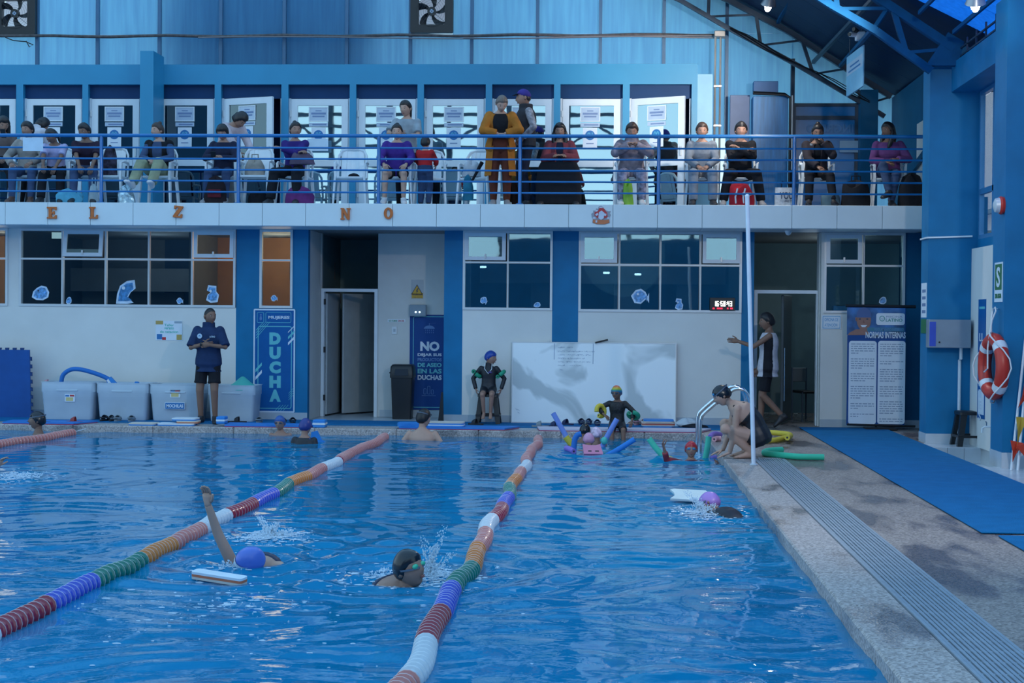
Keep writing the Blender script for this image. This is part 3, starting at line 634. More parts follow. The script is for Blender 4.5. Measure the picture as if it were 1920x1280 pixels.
a, b, c_, d_ = rect(1574, 264, 1613, 286, 26.45); mb = MB(); mb.box(a, b, 26.42, 26.46, c_, d_); local(mb.build('glazed_gap', mat('bright_pane', (.30, .46, .62), .15)), en)
mb = MB(); a = onY(1612, 195, 26.3).x; mb.box(a, a+.28, 26.2, 26.5, ZB, 5.3); struct('column_end', mb, wall_blue_dark)
# ---------------------------------------------------------------- right wall
XR = 4.60
WR = empty('wall_right', kind='structure')
def wr(name, m, x0, x1, y0, y1, z0, z1): mb = MB(); mb.box(x0, x1, y0, y1, z0, z1); return mb.build(name, m, WR)
C1Y0, C1Y1 = 20.8, 21.25; c1x = onY(1740, 500, C1Y0).x; c1t = 4.82
wr('column', wall_blue, c1x, XR+.11, C1Y0, C1Y1, .13, c1t); wr('column_foot', tile_light, c1x-.006, XR+.11, C1Y0-.006, C1Y1+.006, 0, .13)
C2Y0, C2Y1 = 17.42, 17.95; c2x = 4.2
wr('column', wall_blue, c2x, XR+.6, C2Y0, C2Y1, .17, 5.06); wr('column_foot', tile_light, c2x-.006, XR+.6, C2Y0-.006, C2Y1+.006, 0, .17)
zw0, zw1 = 2.62, 4.50
wr('wall_panel', wall_white, XR, XR+.15, C2Y1, C1Y0+.2, 0, 2.50); wr('wall_panel', wall_blue, XR+.07, XR+.3, C2Y1, C1Y0+.2, 2.50, zw0)
wr('wall_panel', tile_skirt, XR-.02, XR, C2Y1, C2Y1+1.0, -.2, .85)
wr('beam', wall_blue, XR-.28, XR+.3, C2Y1, C1Y0, 4.50, 4.86); wr('wall_panel', wall_blue, XR+.07, XR+.3, C2Y1, C1Y0, zw1, 4.6)
wr('wall_panel', wall_blue, XR+.11, XR+.35, 6, C2Y0, 0, 4.86)
wr('wall_panel', wall_blue_dark, XR, XR+.2, C1Y1, 26.8, 4.55, 5.25); wr('wall_panel', wall_white, XR, XR+.2, C1Y1, 24.6, ZB, 4.55); wr('wall_panel', wall_blue_dark, XR, XR+.2, 24.6, 26.8, ZB, 4.55); wr('wall_panel', wall_blue_dark, XR+.15, XR+.3, C1Y1, 26.8, 0, ZB)
mb = MB(); mb.beam((XR-.03, C1Y1, 4.45), (XR-.03, 24.9, 3.85), .05, .10); mb.build('stair_rail', wall_blue_dark, WR)
bm_ = MB(); bm_.beam((c1x-.012, C1Y0-.015, 2.64), (c1x+.55, C1Y0-.015, 2.66), .02, .02); bm_.beam((c1x-.012, C1Y0-.02, 2.64), (c1x-.012, C1Y1, 2.64), .02, .02); tag(bm_.build('conduit_pipe', white_pl), 'thin white conduit crossing the blue corner column', 'pipe')
# window in the right wall with outside view
w7 = empty('window_7', kind='structure'); XG = XR+.10; ya, yb = C2Y1, 20.76
mb = MB()
def yframe(mb, y0, y1, z0, z1, w, x0, x1):
    mb.box(x0, x1, y0, y1, z0, z0+w); mb.box(x0, x1, y0, y1, z1-w, z1); mb.box(x0, x1, y0, y0+w, z0+w, z1-w); mb.box(x0, x1, y1-w, y1, z0+w, z1-w)
frame_blue = mat('window_frame_blue', (.05, .20, .40), .35)
yframe(mb, ya, yb, zw0, zw1, .05, XG-.03, XG+.03)
for q in range(1, 4): yy = yb-q*.72; mb.box(XG-.025, XG+.025, yy-.03, yy+.03, zw0+.05, zw1-.05)
zmid = 3.22; mb.box(XG-.025, XG+.025, ya+.05, yb-.05, zmid-.035, zmid+.035); mb.build('window_frame', frame_blue, w7)
for q in range(4):
    y1 = yb-q*.72-.05; y0 = max(y1-.62, ya+.08)
    for z0, z1 in ((zw0+.08, zmid-.04), (zmid+.04, zw1-.08)): mb = MB(); mb.box(XG-.005, XG+.001, y0, y1, z0, z1); mb.build('pane', glass_open, w7)
# house and wall seen outside
mb = MB(); mb.box(9.0, 12, 24, 60, -3, 12); hs = mb.build('outside_wall', mat('pale_house_render', (.90, .66, .60), .8)); hs['kind'] = 'structure'
mb = MB(); mb.box(8.5, 8.9, 36.0, 37.0, 1.0, 3.35); o = mb.build('outside_fence', mat('red_awning', (.55, .12, .11), .7)); o['kind'] = 'structure'
mb = MB(); mb.box(8.8, 8.9, 30, 46, 4.1, 4.2); mb.build('outside_rail', steel_dark)['kind'] = 'structure'
# ---------------------------------------------------------------- roof
roof_dark = mat('dark_roof_sheet', (.004, .022, .075), .5, spec=.15, var=.15, scale=2, stretch=(.4, 6, 1))
roof_tr = translucent_mat('blue_roof_sheet', (.05, .20, .46), (.14, .50, .95), .78, .35, .12)
prof = [(-3.2, 8.9), (-1.6, 8.35), (0.2, 7.65), (1.86, 6.90), (2.85, 6.36), (3.72, 5.80), (4.75, 5.28)]
roof = empty('roof', kind='structure')
def roof_sheet(y0, y1, i, m, dz0=0, dz1=0):
    (xa, za), (xb, zb) = prof[i], prof[i+1]; mb = MB()
    v = [(xa, y0, za+dz0), (xb, y0, zb+dz0), (xb, y1, zb+dz1), (xa, y1, za+dz1)]
    mb.add(v+[(p[0], p[1], p[2]+.02) for p in v], [(0,1,2,3),(4,7,6,5),(0,4,5,1),(1,5,6,2),(2,6,7,3),(3,7,4,0)]); mb.build('roof_sheet', m, roof)
for i in range(2, 6):
    for y0 in np.arange(20.2, 27.5, 1.22): roof_sheet(y0+.004, min(y0+1.216, 27.6), i, roof_dark, -.22*(1-(y0-20.2)/7.3), -.22*(1-min(1, (y0+1.22-20.2)/7.3)))
for i in range(4, 6):
    for y0 in np.arange(12.4, 20.1, .975): roof_sheet(y0+.004, y0+.97, i, roof_tr, -.22, -.22)
def truss(name, Y, up, lo, n, m, lab, w=.07):
    t = empty(name, (lo[-1][0], Y, lo[-1][1]), label=lab, cat='roof truss')
    def chord(P, nm, ww):
        mb = MB()
        for a, b in zip(P[:-1], P[1:]): mb.beam((a[0], Y, a[1]), (b[0], Y, b[1]), ww, ww)
        local(mb.build(nm, m), t)
    chord(up, 'top_chord', w*1.2); chord(lo, 'bottom_chord', w)
    def at(P, s):
        L = [0]
        for a, b in zip(P[:-1], P[1:]): L.append(L[-1]+math.dist(a, b))
        s *= L[-1]
        for k in range(len(P)-1):
            if s <= L[k+1]+1e-6: u = (s-L[k])/(L[k+1]-L[k]); return (P[k][0]+(P[k+1][0]-P[k][0])*u, P[k][1]+(P[k+1][1]-P[k][1])*u)
    for k in range(n):
        a = at(up, (k+.0)/n); b = at(lo, (k+.62)/n); c = at(up, (k+1)/n)
        mb = MB(); mb.beam((a[0], Y, a[1]), (b[0], Y, b[1]), w*.75); local(mb.build('web', m), t)
        mb = MB(); mb.beam((b[0], Y, b[1]), (c[0], Y, c[1]), w*.45); local(mb.build('web', m), t)
    return t
up1 = [(-1.6, 8.22), (0.2, 7.52), (1.86, 6.77), (2.85, 6.25), (3.72, 5.69), (4.5, 5.2)]
lo1 = [(-2.6, 8.22), (-.6, 7.55), (1.08, 6.77), (1.82, 6.34), (3.03, 5.69), (4.24, 4.98), (4.4, 4.88)]
truss('roof_truss', 26.3, up1, lo1, 8, steel_dark, 'dark steel lattice truss sloping down along the blue sheet wall')
up2 = [(-.5, 7.7), (1.2, 6.95), (2.6, 6.15), (3.49, 5.56), (4.3, 5.02)]
lo2 = [(-1.4, 7.7), (.4, 6.95), (1.8, 6.18), (2.76, 5.57), (3.33, 5.24), (4.02, 4.74)]
truss('roof_truss', 20.6, up2, lo2, 6, steel_blue, 'blue steel lattice truss resting on the corner column nearest the stool', .09)
mb = MB(); mb.prism([(3.95, 4.80), (4.35, 4.80), (4.42, 5.10), (4.22, 5.22)], 20.55, 20.65); mb.build('gusset', steel_blue, roof)
for (a, b) in ((onY(1640, 50, 20.6), onY(1575, 124, 26.3)), (onY(1672, 4, 20.6), onY(1640, 52, 20.7))):
    mb = MB(); mb.beam(a, b, .05); mb.build('tie_beam', steel_blue, roof)
a = onY(1458, 43, 26.3); mb = MB(); mb.beam(a, (a.x, 20.6, a.z+.05), .05); mb.build('tie_beam', steel_blue, roof)
for i in (2, 4):
    mb = MB(); mb.beam((prof[i+1][0]-.4, 20.2, prof[i+1][1]-.12), (prof[i+1][0]-.4, 27, prof[i+1][1]+.06), .05); mb.build('purlin', steel_dark, roof)
for q in range(3):
    mb = MB(); mb.beam((3.35+.42*q, 12.4, 5.84-.24*q-.22), (3.35+.42*q, 20.1, 5.84-.24*q-.22), .03, .05); mb.build('purlin', steel_blue, roof)
# clerestory lattice over the beam
mb = MB()
for z in (4.92, 5.02): mb.beam((XR-.22, C2Y1, z), (XR-.22, C1Y0, z), .02)
for y in np.arange(18.2, 20.7, .5): mb.beam((XR-.22, y, 4.86), (XR-.22, y, 5.1), .02)
mb.box(XR+.1, XR+.2, C2Y1, C1Y0, 4.86, 5.05); mb.build('clerestory_lattice', steel_dark, roof)
# small cables along the first truss
tb_ = empty('cable_bundle', (2.9, 26.2, 5.8), label='thin black cables strung along the dark lattice truss', cat='cables')
for q in range(3):
    cb = MB(); P = [(1.9+.28*k, 26.2, 6.30-.02*q-.145*k+.03*math.sin(k*1.3+q)) for k in range(9)]; cb.tube(P, .008, 5)
    local(cb.build('cable', black), tb_)
# floodlights
def flood(loc, lab, s, rot, e):
    f = empty('floodlight', loc, rot, lab, 'lamp'); f.rotation_euler = (.5, 0, rot)
    mb = MB(); mb.lathe([(.03*s, .16*s), (.06*s, .12*s), (.11*s, 0), (.115*s, -.01)], 18); mb.build('lamp_shade', mat('lamp_metal', (.35, .38, .42), .35, .6), f, True)
    mb = MB(); mb.ball((0, 0, .0), (.055*s, .055*s, .11*s), 12, 8); mb.build('bulb', mat('lit_bulb', (1, 1, 1), emit=(1, .93, .82), estr=e), f, True)
    mb = MB(); mb.tube([(0, 0, .15*s), (0, 0, .5*s)], .012, 6); mb.build('lamp_rod', steel_dark, f)
lf = flood(onY(1441, 8, 23.0), 'lit floodlight hanging under the dark roof left of the roof camera', 1.0, .3, 45)
flood(onY(1829, 5, 17.0), 'lit floodlight under the translucent blue roof above the right window', .95, -.2, 45)
# hanging notice and camera on the tie beam
a, b, c_, d_ = rect(1592, 96, 1615, 172, 23.2)
hs = empty('hanging_sign', ((a+b)/2, 23.2, c_), label='pale blue sign board hanging from the roof tie beam', cat='sign'); 
mb = MB(); mb.bbox(-.012, .012, -.55, .55, 0, d_-c_, .004); mb.build('sign_board', mat('sign_pale_blue', (.22, .50, .72), .4), hs)
mb = MB(); mb.box(-.0135, -.012, -.53, .53, (d_-c_)*.5, (d_-c_)*.8); mb.build('white_band', mat('sign_white_band', (.42, .55, .70), .4), hs)
for q in range(2): mb = MB(); mb.box(-.0150, -.0135, -.4+q*.1, .4-q*.1, (d_-c_)*(.56+.11*q), (d_-c_)*(.60+.11*q)); mb.build('printed_line', blue_ink, hs)
for yy in (-.4, .4): mb = MB(); mb.tube([(0, yy, d_-c_), (0, yy, d_-c_+.25)], .005, 5); mb.build('hanger', steel_dark, hs)
hs.rotation_euler = (0, 0, .06)
c = onY(1608, 64, 22.6); cmr = empty('security_camera', c, label='white security camera pair on the roof tie beam', cat='camera')
mb = MB(); mb.bbox(-.03, .10, -.06, .06, -.09, .03, .01); mb.build('mount_box', white_pl, cmr)
for q, (dx, dz) in enumerate(((-.12, -.02), (-.06, .05))): mb = MB(); mb.tube([(0, 0, dz*.5), (dx, -.10, dz)], .035, 10); o = mb.build('camera_body', white_pl if q == 0 else black, cmr, True); mb = MB(); mb.tube([(dx, -.10, dz), (dx-.012, -.112, dz)], .028, 10); mb.build('lens', black, o)
# ---------------------------------------------------------------- opposite end of the hall (behind the camera; seen mirrored in the glass doors)
fr = empty('wall_front', kind='structure')
mb = MB(); mb.box(-24, 8, -10.2, -10, -.3, 4.45); mb.build('wall_panel', wall_blue_dark, fr)
mb = MB(); mb.box(-24, -13.2, -10.2, -10, 4.45, 12); mb.build('wall_panel', mat('end_wall_blue', (.03, .14, .26), .6), fr)
for x in np.arange(-13.2, 8.1, 2.3): mb = MB(); mb.box(x-.09, x+.09, -10.2, -10, 4.45, 12); mb.build('mullion', steel_dark, fr)
for z in (5.3, 7.4, 9.4): mb = MB(); mb.box(-13.2, 8, -10.15, -10.05, z-.07, z+.07); mb.build('transom', steel_dark, fr)
for x in np.arange(-13.2, 6, 2.3):
    mb = MB(); mb.beam((x, -9.6, 8.1), (x+1.15, -9.6, 8.9), .10); mb.beam((x+1.15, -9.6, 8.9), (x+2.3, -9.6, 8.1), .10); mb.beam((x, -9.6, 8.1), (x+2.3, -9.6, 8.1), .12); mb.beam((x, -9.6, 8.9), (x+2.3, -9.6, 8.9), .12); mb.build('lattice', steel_dark, fr)
# ---------------------------------------------------------------- water
rng = np.random.RandomState(5)
nx, ny = 300, 560
xs = np.linspace(-12.5, XE, nx); ys = 3.0+(YE-3.0)*np.linspace(0, 1, ny)**1.08
GX, GY = np.meshgrid(xs, ys); H = np.zeros_like(GX)
NW = 46
lam = np.exp(rng.uniform(math.log(.16), math.log(1.7), NW)); th = rng.normal(PI/2+.15, .75, NW); ph = rng.uniform(0, 2*PI, NW)
wx_ = .22*np.sin(GX*1.3+GY*.7)+.16*np.sin(GY*2.1-GX*1.9+1); wy_ = .20*np.sin(GX*1.7-GY*1.1+2)+.15*np.sin(GX*2.6+GY*2.2)
for L, t, p in zip(lam, th, ph):
    k = 2*PI/L; H += (L**.95)*.0021*np.sin(k*((GX+wx_)*math.cos(t)+(GY+wy_)*math.sin(t))+p)
amp = .62+.50/(1+np.exp(-(GX+1.1-.03*GY)*2.2))+.16*np.sin(GX*.9+1)*np.sin(GY*.55)
H *= amp
def bump_ring(cx, cy, r, a, n=3.2):
    global H
    d = np.hypot(GX-cx, GY-cy); H += a*np.cos(2*PI*d/r*1.0)*np.exp(-(d/(r*n))**2)
SW = {}
for nm, (px_, py_) in dict(a=(465, 1052), b=(750, 1070), c=(1330, 955), d=(500, 1000), e=(20, 895), f=(1290, 860), g=(1110, 850)).items():
    q = onZ(px_, py_, ZW); SW[nm] = q; bump_ring(q.x, q.y, .34, .016 if nm in 'abc' else .010)
V = np.stack([GX, GY, ZW+H], -1).reshape(-1, 3)
I = np.arange(nx*ny).reshape(ny, nx); F4 = np.stack([I[:-1, :-1], I[:-1, 1:], I[1:, 1:], I[1:, :-1]], -1).reshape(-1, 4)
me = bpy.data.meshes.new('water'); me.vertices.add(len(V)); me.vertices.foreach_set('co', V.ravel()); me.loops.add(F4.size); me.loops.foreach_set('vertex_index', F4.ravel())
me.polygons.add(len(F4)); me.polygons.foreach_set('loop_start', np.arange(0, F4.size, 4)); me.polygons.foreach_set('loop_total', np.full(len(F4), 4)); me.polygons.foreach_set('use_smooth', np.ones(len(F4), bool)); me.update()
wm = bpy.data.materials.new('pool_water'); wm.use_nodes = True; t = wm.node_tree; n = t.nodes; n.clear(); l = t.links
out = n.new('ShaderNodeOutputMaterial'); tr = n.new('ShaderNodeBsdfTransparent'); tr.inputs[0].default_value = (.42, .78, .95, 1)
df = n.new('ShaderNodeBsdfDiffuse'); df.inputs[0].default_value = (.006, .30, .57, 1)
m1 = n.new('ShaderNodeMixShader'); m1.inputs[0].default_value = .68; l.new(tr.outputs[0], m1.inputs[1]); l.new(df.outputs[0], m1.inputs[2])
gl = n.new('ShaderNodeBsdfGlossy'); gl.inputs['Roughness'].default_value = .03
fz = n.new('ShaderNodeFresnel'); fz.inputs[0].default_value = 1.33
tc = n.new('ShaderNodeTexCoord'); nz = n.new('ShaderNodeTexNoise'); nz.inputs['Scale'].default_value = 7; nz.inputs['Detail'].default_value = 3
bp = n.new('ShaderNodeBump'); bp.inputs['Strength'].default_value = .22; bp.inputs['Distance'].default_value = .012
l.new(tc.outputs['Object'], nz.inputs['Vector']); l.new(nz.outputs['Fac'], bp.inputs['Height']); l.new(bp.outputs[0], gl.inputs['Normal']); l.new(bp.outputs[0], fz.inputs['Normal'])
m2 = n.new('ShaderNodeMixShader'); l.new(fz.outputs[0], m2.inputs[0]); l.new(m1.outputs[0], m2.inputs[1]); l.new(gl.outputs[0], m2.inputs[2]); l.new(m2.outputs[0], out.inputs[0])
me.materials.append(wm); wo = bpy.data.objects.new('pool_water', me); COL.objects.link(wo); wo['kind'] = 'structure'
def wz(x, y):
    """height of the water at a point"""
    i = int(np.clip(np.searchsorted(xs, x), 0, nx-1)); j = int(np.clip(np.searchsorted(ys, y), 0, ny-1)); return ZW+float(H[j, i])
# ---------------------------------------------------------------- lane lines of threaded float discs
lc = dict(white=(.52, .58, .64), red=(.26, .012, .035), blue=(.035, .07, .50), green=(.0, .16, .12), orange=(.55, .17, .02), pink=(.50, .17, .15))
lmat = {k: mat('float_'+k, v, .3, var=.08, scale=30, coat=.3) for k, v in lc.items()}
rim_m = {k: mat('float_rim_'+k, tuple(min(.9, x*.55+.30) for x in v), .3) for k, v in lc.items()}  # paler rims: white edge highlights put into the disc colour
def disc_mesh(k):
    mb = MB(); R = Matrix.Rotation(PI/2, 4, 'X'); p = [(.012, -.036), (.045, -.034), (.050, -.014), (.061, -.006), (.063, 0), (.061, .006), (.050, .014), (.045, .034), (.012, .036)]
    S_ = 14; rings = [[R @ Vector((r*math.cos(2*PI*q/S_), r*math.sin(2*PI*q/S_), z)) for q in range(S_)] for r, z in p]
    for a in range(len(p)-1): mb.loft([rings[a], rings[a+1]], 1 if a in (3, 4) else 0, cap=False)
    mb.loft([rings[0][:], rings[0][:]], 0, cap=True)
    o = mb.build('float_disc', [lmat[k], rim_m[k]], None, 'all', recalc=False); me = o.data; bpy.data.objects.remove(o); return me
dm = {k: disc_mesh(k) for k in lc}
seq = ['white', 'red', 'blue', 'green', 'orange', 'pink']
def lane_line(p_near, p_far, first_y, first, lab, end=21.6, start=5.2, allpink=17.9):
    a = onZ(*p_near, ZW+.01); b = onZ(*p_far, ZW+.01); f = lambda y: a.x+(b.x-a.x)*(y-a.y)/(b.y-a.y)
    root = empty('lane_line', (f(start), start, ZW), label=lab, cat='lane line'); BL = .822; step = BL/10; y = start; pts = []
    while y < end:
        k = int(math.floor((y-first_y)/BL)); col = seq[(first+k) % 6]
        if y > allpink: col = 'pink'
        wob = .018*math.sin(y*1.9)+.012*math.sin(y*4.3+1); z = wz(f(y), y)*.5+ZW*.5+.026; pts.append((f(y)+wob, y, z))
        o = inst('float_disc', dm[col], root, (f(y)+wob-root.location.x, y-root.location.y, z-ZW), (.05*math.sin(y*9), 0, .06*math.sin(y*5)))
        y += step
    mb = MB(); mb.tube([(f(start-3), start-3, ZW+.02)]+pts[::6]+[(f(end+.4), end+.4, ZW+.06)], .006, 5); local(mb.build('cable', white_pl), root)
yb = onZ(768, 1285, ZW+.01).y
lane_line((760, 1280), (1005, 835), yb-.822, 5, 'lane line of coloured float discs in the middle of the photo')
yl = onZ(92, 1140, ZW+.01).y
lane_line((60, 1156), (715, 825), yl-.822, 1, 'lane line of coloured float discs slanting across the left of the photo')
lane_line((0, 836), (88, 822), 0, 5, 'far lane line of pale pink discs at the left edge of the photo', 21.5, 17.2, 0)
# ---------------------------------------------------------------- things along the back wall
foam_mat_dark = mat('eva_foam_blue', (.004, .075, .30), .7, var=.08)
def tile_mat(px0, px1, py0, py1, Y, lab, lean):
    x0, x1, z0, z1 = rect(px0, py0, px1, py1, Y); w = x1-x0; h = z1-z0+.02
    o = empty('foam_tile_mat', (x0, Y, .012), 0, lab, 'foam mat', 'blue foam tile mats leaning on the wall'); o.rotation_euler = (-lean, 0, 0)
    mb = MB(); mb.box(0, w-.03, -.025, 0, .0, h-.03); mb.build('mat_sheet', foam_mat_dark, o)
    em_ = mat('eva_foam_edge', (.004, .04, .16), .7); mb = MB(); mb.prism([(-.018, 0), (-.030, .03), (.030, .03), (.018, 0)], -.025, 0); t0 = mb.build('edge_tooth', em_, o); first = True
    for k in range(int((h-.06)/.115)):
        q = t0 if first else inst('edge_tooth', t0.data, o, (0, 0, 0)); first = False; q.location = (w-.03, 0, .08+k*.115); q.rotation_euler = (0, PI/2, 0)
    for k in range(int((w-.06)/.115)): inst('edge_tooth', t0.data, o, (.06+k*.115, 0, h-.03))
tile_mat(-60, 63, 655, 783, YW-.26, 'blue interlocking foam tile mat leaning on the wall at the left, front one', -.07)
tile_mat(-60, 61, 657, 783, YW-.20, 'blue interlocking foam tile mat just behind the front leaning one', -.07)
# storage bins
bin_m = bpy.data.materials.new('frosted_bin_plastic'); bin_m.use_nodes = True; _b = bin_m.node_tree.nodes['Principled BSDF']
_b.inputs['Base Color'].default_value = (.60, .70, .80, 1); _b.inputs['Roughness'].default_value = .35; _b.inputs['Alpha'].default_value = .78
_t = bin_m.node_tree; _nz = _t.nodes.new('ShaderNodeTexNoise'); _nz.inputs['Scale'].default_value = 3; _cr = _t.nodes.new('ShaderNodeValToRGB'); _cr.color_ramp.elements[0].color = (.52, .62, .72, 1); _cr.color_ramp.elements[1].color = (.68, .78, .86, 1)
_t.links.new(_nz.outputs['Fac'], _cr.inputs[0]); _t.links.new(_cr.outputs[0], _b.inputs['Base Color'])
def storage_bin(px0, px1, py0, py1, lab, inside, sticker=None):
    Y0 = 23.12; x0, x1, z0, z1 = rect(px0, py0, px1, py1, Y0); w = (x1-x0); h = z1-.012; d = .5; o = empty('storage_bin', ((x0+x1)/2, Y0+d/2, .0125), 0, lab, 'storage bin', 'frosted plastic bins along the wall')
    def ring(s, z, ins=0): return [(x*s*1.0-(ins if x > 0 else -ins), y*s-(ins if y > 0 else -ins), z) for x, y in rrect(-w/2, w/2, -d/2, d/2, .05, 3)]
    mb = MB(); R = [ring(.88, 0), ring(.90, .02), ring(.975, h*.72), ring(1.0, h*.74), ring(1.0, h*.985), ring(1.03, h*.985), ring(1.03, h), ring(.99, h)]
    mb.loft(R, cap=False); ri = [ring(.97, h, .012), ring(.955, h*.72, .012), ring(.87, .015, .008)]; mb.loft([R[-1]]+ri, cap=False)
    k = len(R[0]); mb.add(R[0], [tuple(range(k))]); mb.add(ri[-1], [tuple(range(k))]); mb.build('bin_body', bin_m, o, True)
    hm = MB(); hm.bbox(-.16*w/.8, .16*w/.8, -d/2-.012, -d/2+.006, h*.76, h*.80, .004); hm.build('grip', bin_m, o)
    lm = MB(); lm.loft([ring(.86, h*.02+.02), ring(.93, h*.62)]); lm.build('contents', inside, o)
    if sticker:
        u, v = sticker; st = MB(); st.box(u-.075, u+.075, -d*.5-.006, -d*.5+.01, v-.055, v+.055); so = st.build('product_label', paper, o); so.location = (0, .006, 0)
        for q, (a, b_, c_, e, m) in enumerate(((-.068, -.01, .02, .045, blue_ink), (.0, .066, .022, .047, red_p), (-.06, .05, -.045, .01, mat('label_yellow', (.60, .50, .22), .5)))): m_ = MB(); m_.box(u+a, u+b_, -d*.5-.0075, -d*.5-.006, v+c_, v+e); m_.build('printed_patch', m, so)
    return o, w, h
c_mix = mat('bin_contents_mixed', (.40, .42, .46), .7, var=.35, scale=5); c_blue = mat('bin_contents_blue', (.16, .36, .62), .7, var=.2, scale=4); c_grey = mat('bin_contents_grey', (.38, .42, .48), .7, var=.1); c_white = mat('bin_contents_white', (.55, .58, .58), .7)
storage_bin(76, 176, 716, 782, 'frosted plastic bin of pool toys standing beside the leaning foam mats', c_mix, (.04, .32))
storage_bin(180, 277, 718, 784, 'frosted plastic bin of blue boards, second bin from the leaning foam mats', c_blue)
b3, bw, bh = storage_bin(280, 377, 720, 787, 'frosted plastic bin with a MOCHILAS plaque', c_grey, (.0, .40))
b4, _, _ = storage_bin(389, 478, 722, 790, 'frosted plastic bin behind the standing coach, teal cone on top', c_white)
px0 = MB(); px0.bbox(-.15, .15, -.268, -.252, .17, .275, .004); pq = px0.build('name_plaque', paper, b3); pm = MB(); pm.box(-.142, .142, -.270, -.266, .178, .267); pb = pm.build('plaque_field', blue_ink, pq)
lettering('MOCHILAS', -.125, .125, .198, .246, -.270, paper, pq, .001, .03)
# noodles and boards in the bins
def noodle(pts, r, m, lab, group=None, name='pool_noodle', endm=None, n=6):
    P = [Vector(p) for p in pts]; Q = []
    for i in range(len(P)-1):
        p0, p1, p2, p3 = P[max(i-1, 0)], P[i], P[i+1], P[min(i+2, len(P)-1)]
        for k in range(n):
            t = k/n; Q.append(.5*((2*p1)+(p2-p0)*t+(2*p0-5*p1+4*p2-p3)*t*t+(3*p1-p0-3*p2+p3)*t**3))
    Q.append(P[-1]); mb = MB(); mb.tube(Q, r, 14, 0); e = MB()
    o = mb.build(name, m, None, True); tag(o, lab, 'pool noodle', group)
    for a, b in ((Q[0], Q[1]), (Q[-1], Q[-2])):
        d = (a-b).normalized(); e = MB(); e.tube([a-d*.002, a+d*.0015], r*.36, 10); e.build('core_hole', mat('noodle_hole', (.02, .03, .05), .8), o)
    return o
n_blue = mat('noodle_blue', (.012, .15, .50), .65, var=.06); n_per = mat('noodle_periwinkle', (.17, .27, .66), .65); n_green = mat('noodle_green', (.03, .48, .30), .65); n_yel = mat('noodle_yellow', (.60, .48, .05), .65); n_pur = mat('noodle_purple', (.26, .17, .55), .65); n_pink = mat('noodle_pink', (.62, .32, .36), .65)
n_teal = mat('teal_foam', (.08, .48, .42), .6)
yb_ = 23.38
w_ = lambda px, py, Y=yb_: onY(px, py, Y)
noodle([w_(115, 735), w_(115, 716), w_(119, 702), w_(132, 693), w_(148, 692), w_(170, 697), w_(195, 706), w_(214, 717)], .033, n_blue, 'blue pool noodle arching out of the toy bin')
def wedge(name, pts, Y0, Y1, m, lab, cat): mb = MB(); mb.prism([(p.x, p.z) for p in (onY(a, b, Y0) for a, b in pts)], Y0, Y1); return tag(mb.build(name, m), lab, cat)
kb_blue = mat('kickboard_blue', (.02, .22, .62), .6); kb_white = mat('kickboard_white', (.66, .72, .78), .6); kb_cream = mat('kickboard_cream', (.62, .55, .48), .6); kb_orange = mat('kickboard_orange', (.50, .16, .08), .6); kb_red = mat('kickboard_red_core', (.45, .10, .08), .6)
o = wedge('kickboard', [(199, 713), (207, 706), (219, 719), (214, 728), (203, 722)], 23.28, 23.33, kb_blue, 'blue and white kickboard sticking out of the bin of blue boards', 'kickboard')
mb = MB(); mb.prism([(p.x, p.z) for p in (onY(a, b, 23.279) for a, b in ((200, 713), (203, 710), (211, 722), (207, 724)))], 23.276, 23.282); mb.build('white_stripe', kb_white, o)
o = wedge('kickboard', [(251, 722), (253, 715), (258, 715), (261, 719), (262, 724)], 23.3, 23.34, kb_blue, 'tip of a blue kickboard showing above the bin of blue boards', 'kickboard')
o = wedge('toy_ball_net', [(82, 722), (83, 713), (88, 711), (89, 722)], 23.35, 23.42, n_pink, 'pink foam toy poking out of the toy bin', 'toy')
mb = MB(); c0 = onY(455, 724, 23.35); mb.lathe([(.24, -.05), (.20, 0), (.12, .06), (.04, .13), (.015, .145)], 18, Matrix.Translation(c0)); tag(mb.build('foam_cone', n_teal, None, True), 'teal foam cone lying on the bin behind the coach', 'cone')
# posters and signs on the wall
def plate(name, px0, py0, px1, py1, Y, m, lab=None, cat=None, th=.006, parent=None):
    a, b, c_, d_ = rect(px0, py0, px1, py1, Y); mb = MB(); mb.box(a, b, Y-th, Y, c_, d_); o = mb.build(name, m)
    if parent: o.parent = parent
    if lab: tag(o, lab, cat)
    return o
def ltr(txt, px0, py0, px1, py1, Y, m, par, bold=.02, depth=.001, space=1.0):
    a, b, c_, d_ = rect(px0, py0, px1, py1, Y); return lettering(txt, a, b, c_, d_, Y, m, par, depth, bold, space=space)
pst = plate('wall_poster', 292, 601, 342, 638, YW-.002, paper, 'small pale poster with colourful corners beside the standing coach', 'poster')
for q, (a, b, c_, d_, m) in enumerate(((292, 601, 306, 608, mat('poster_gold', (.45, .32, .10), .5)), (327, 602, 341, 606, mat('poster_grey', (.30, .38, .46), .5)), (294, 626, 304, 636, blue_ink), (304, 632, 311, 637, red_p), (331, 627, 341, 637, MATS['poster_gold']))): plate('printed_patch', a, b, c_, d_, YW-.0085, m, parent=pst, th=.001)
ltr('Taller', 308, 607, 326, 611.5, YW-.0085, n_teal, pst); ltr('de natacion', 300, 619.5, 334, 624, YW-.0085, n_teal, pst); ltr('verano', 308, 613.5, 326, 617.5, YW-.0085, n_teal, pst)
teal_ink = mat('teal_print', (.12, .50, .56), .5); banner_blue = mat('banner_blue', (.006, .105, .34), .4, spec=.2); white_ink = mat('white_print', (.62, .70, .80), .5); dim_ink = mat('soft_blue_print', (.10, .22, .48), .5)
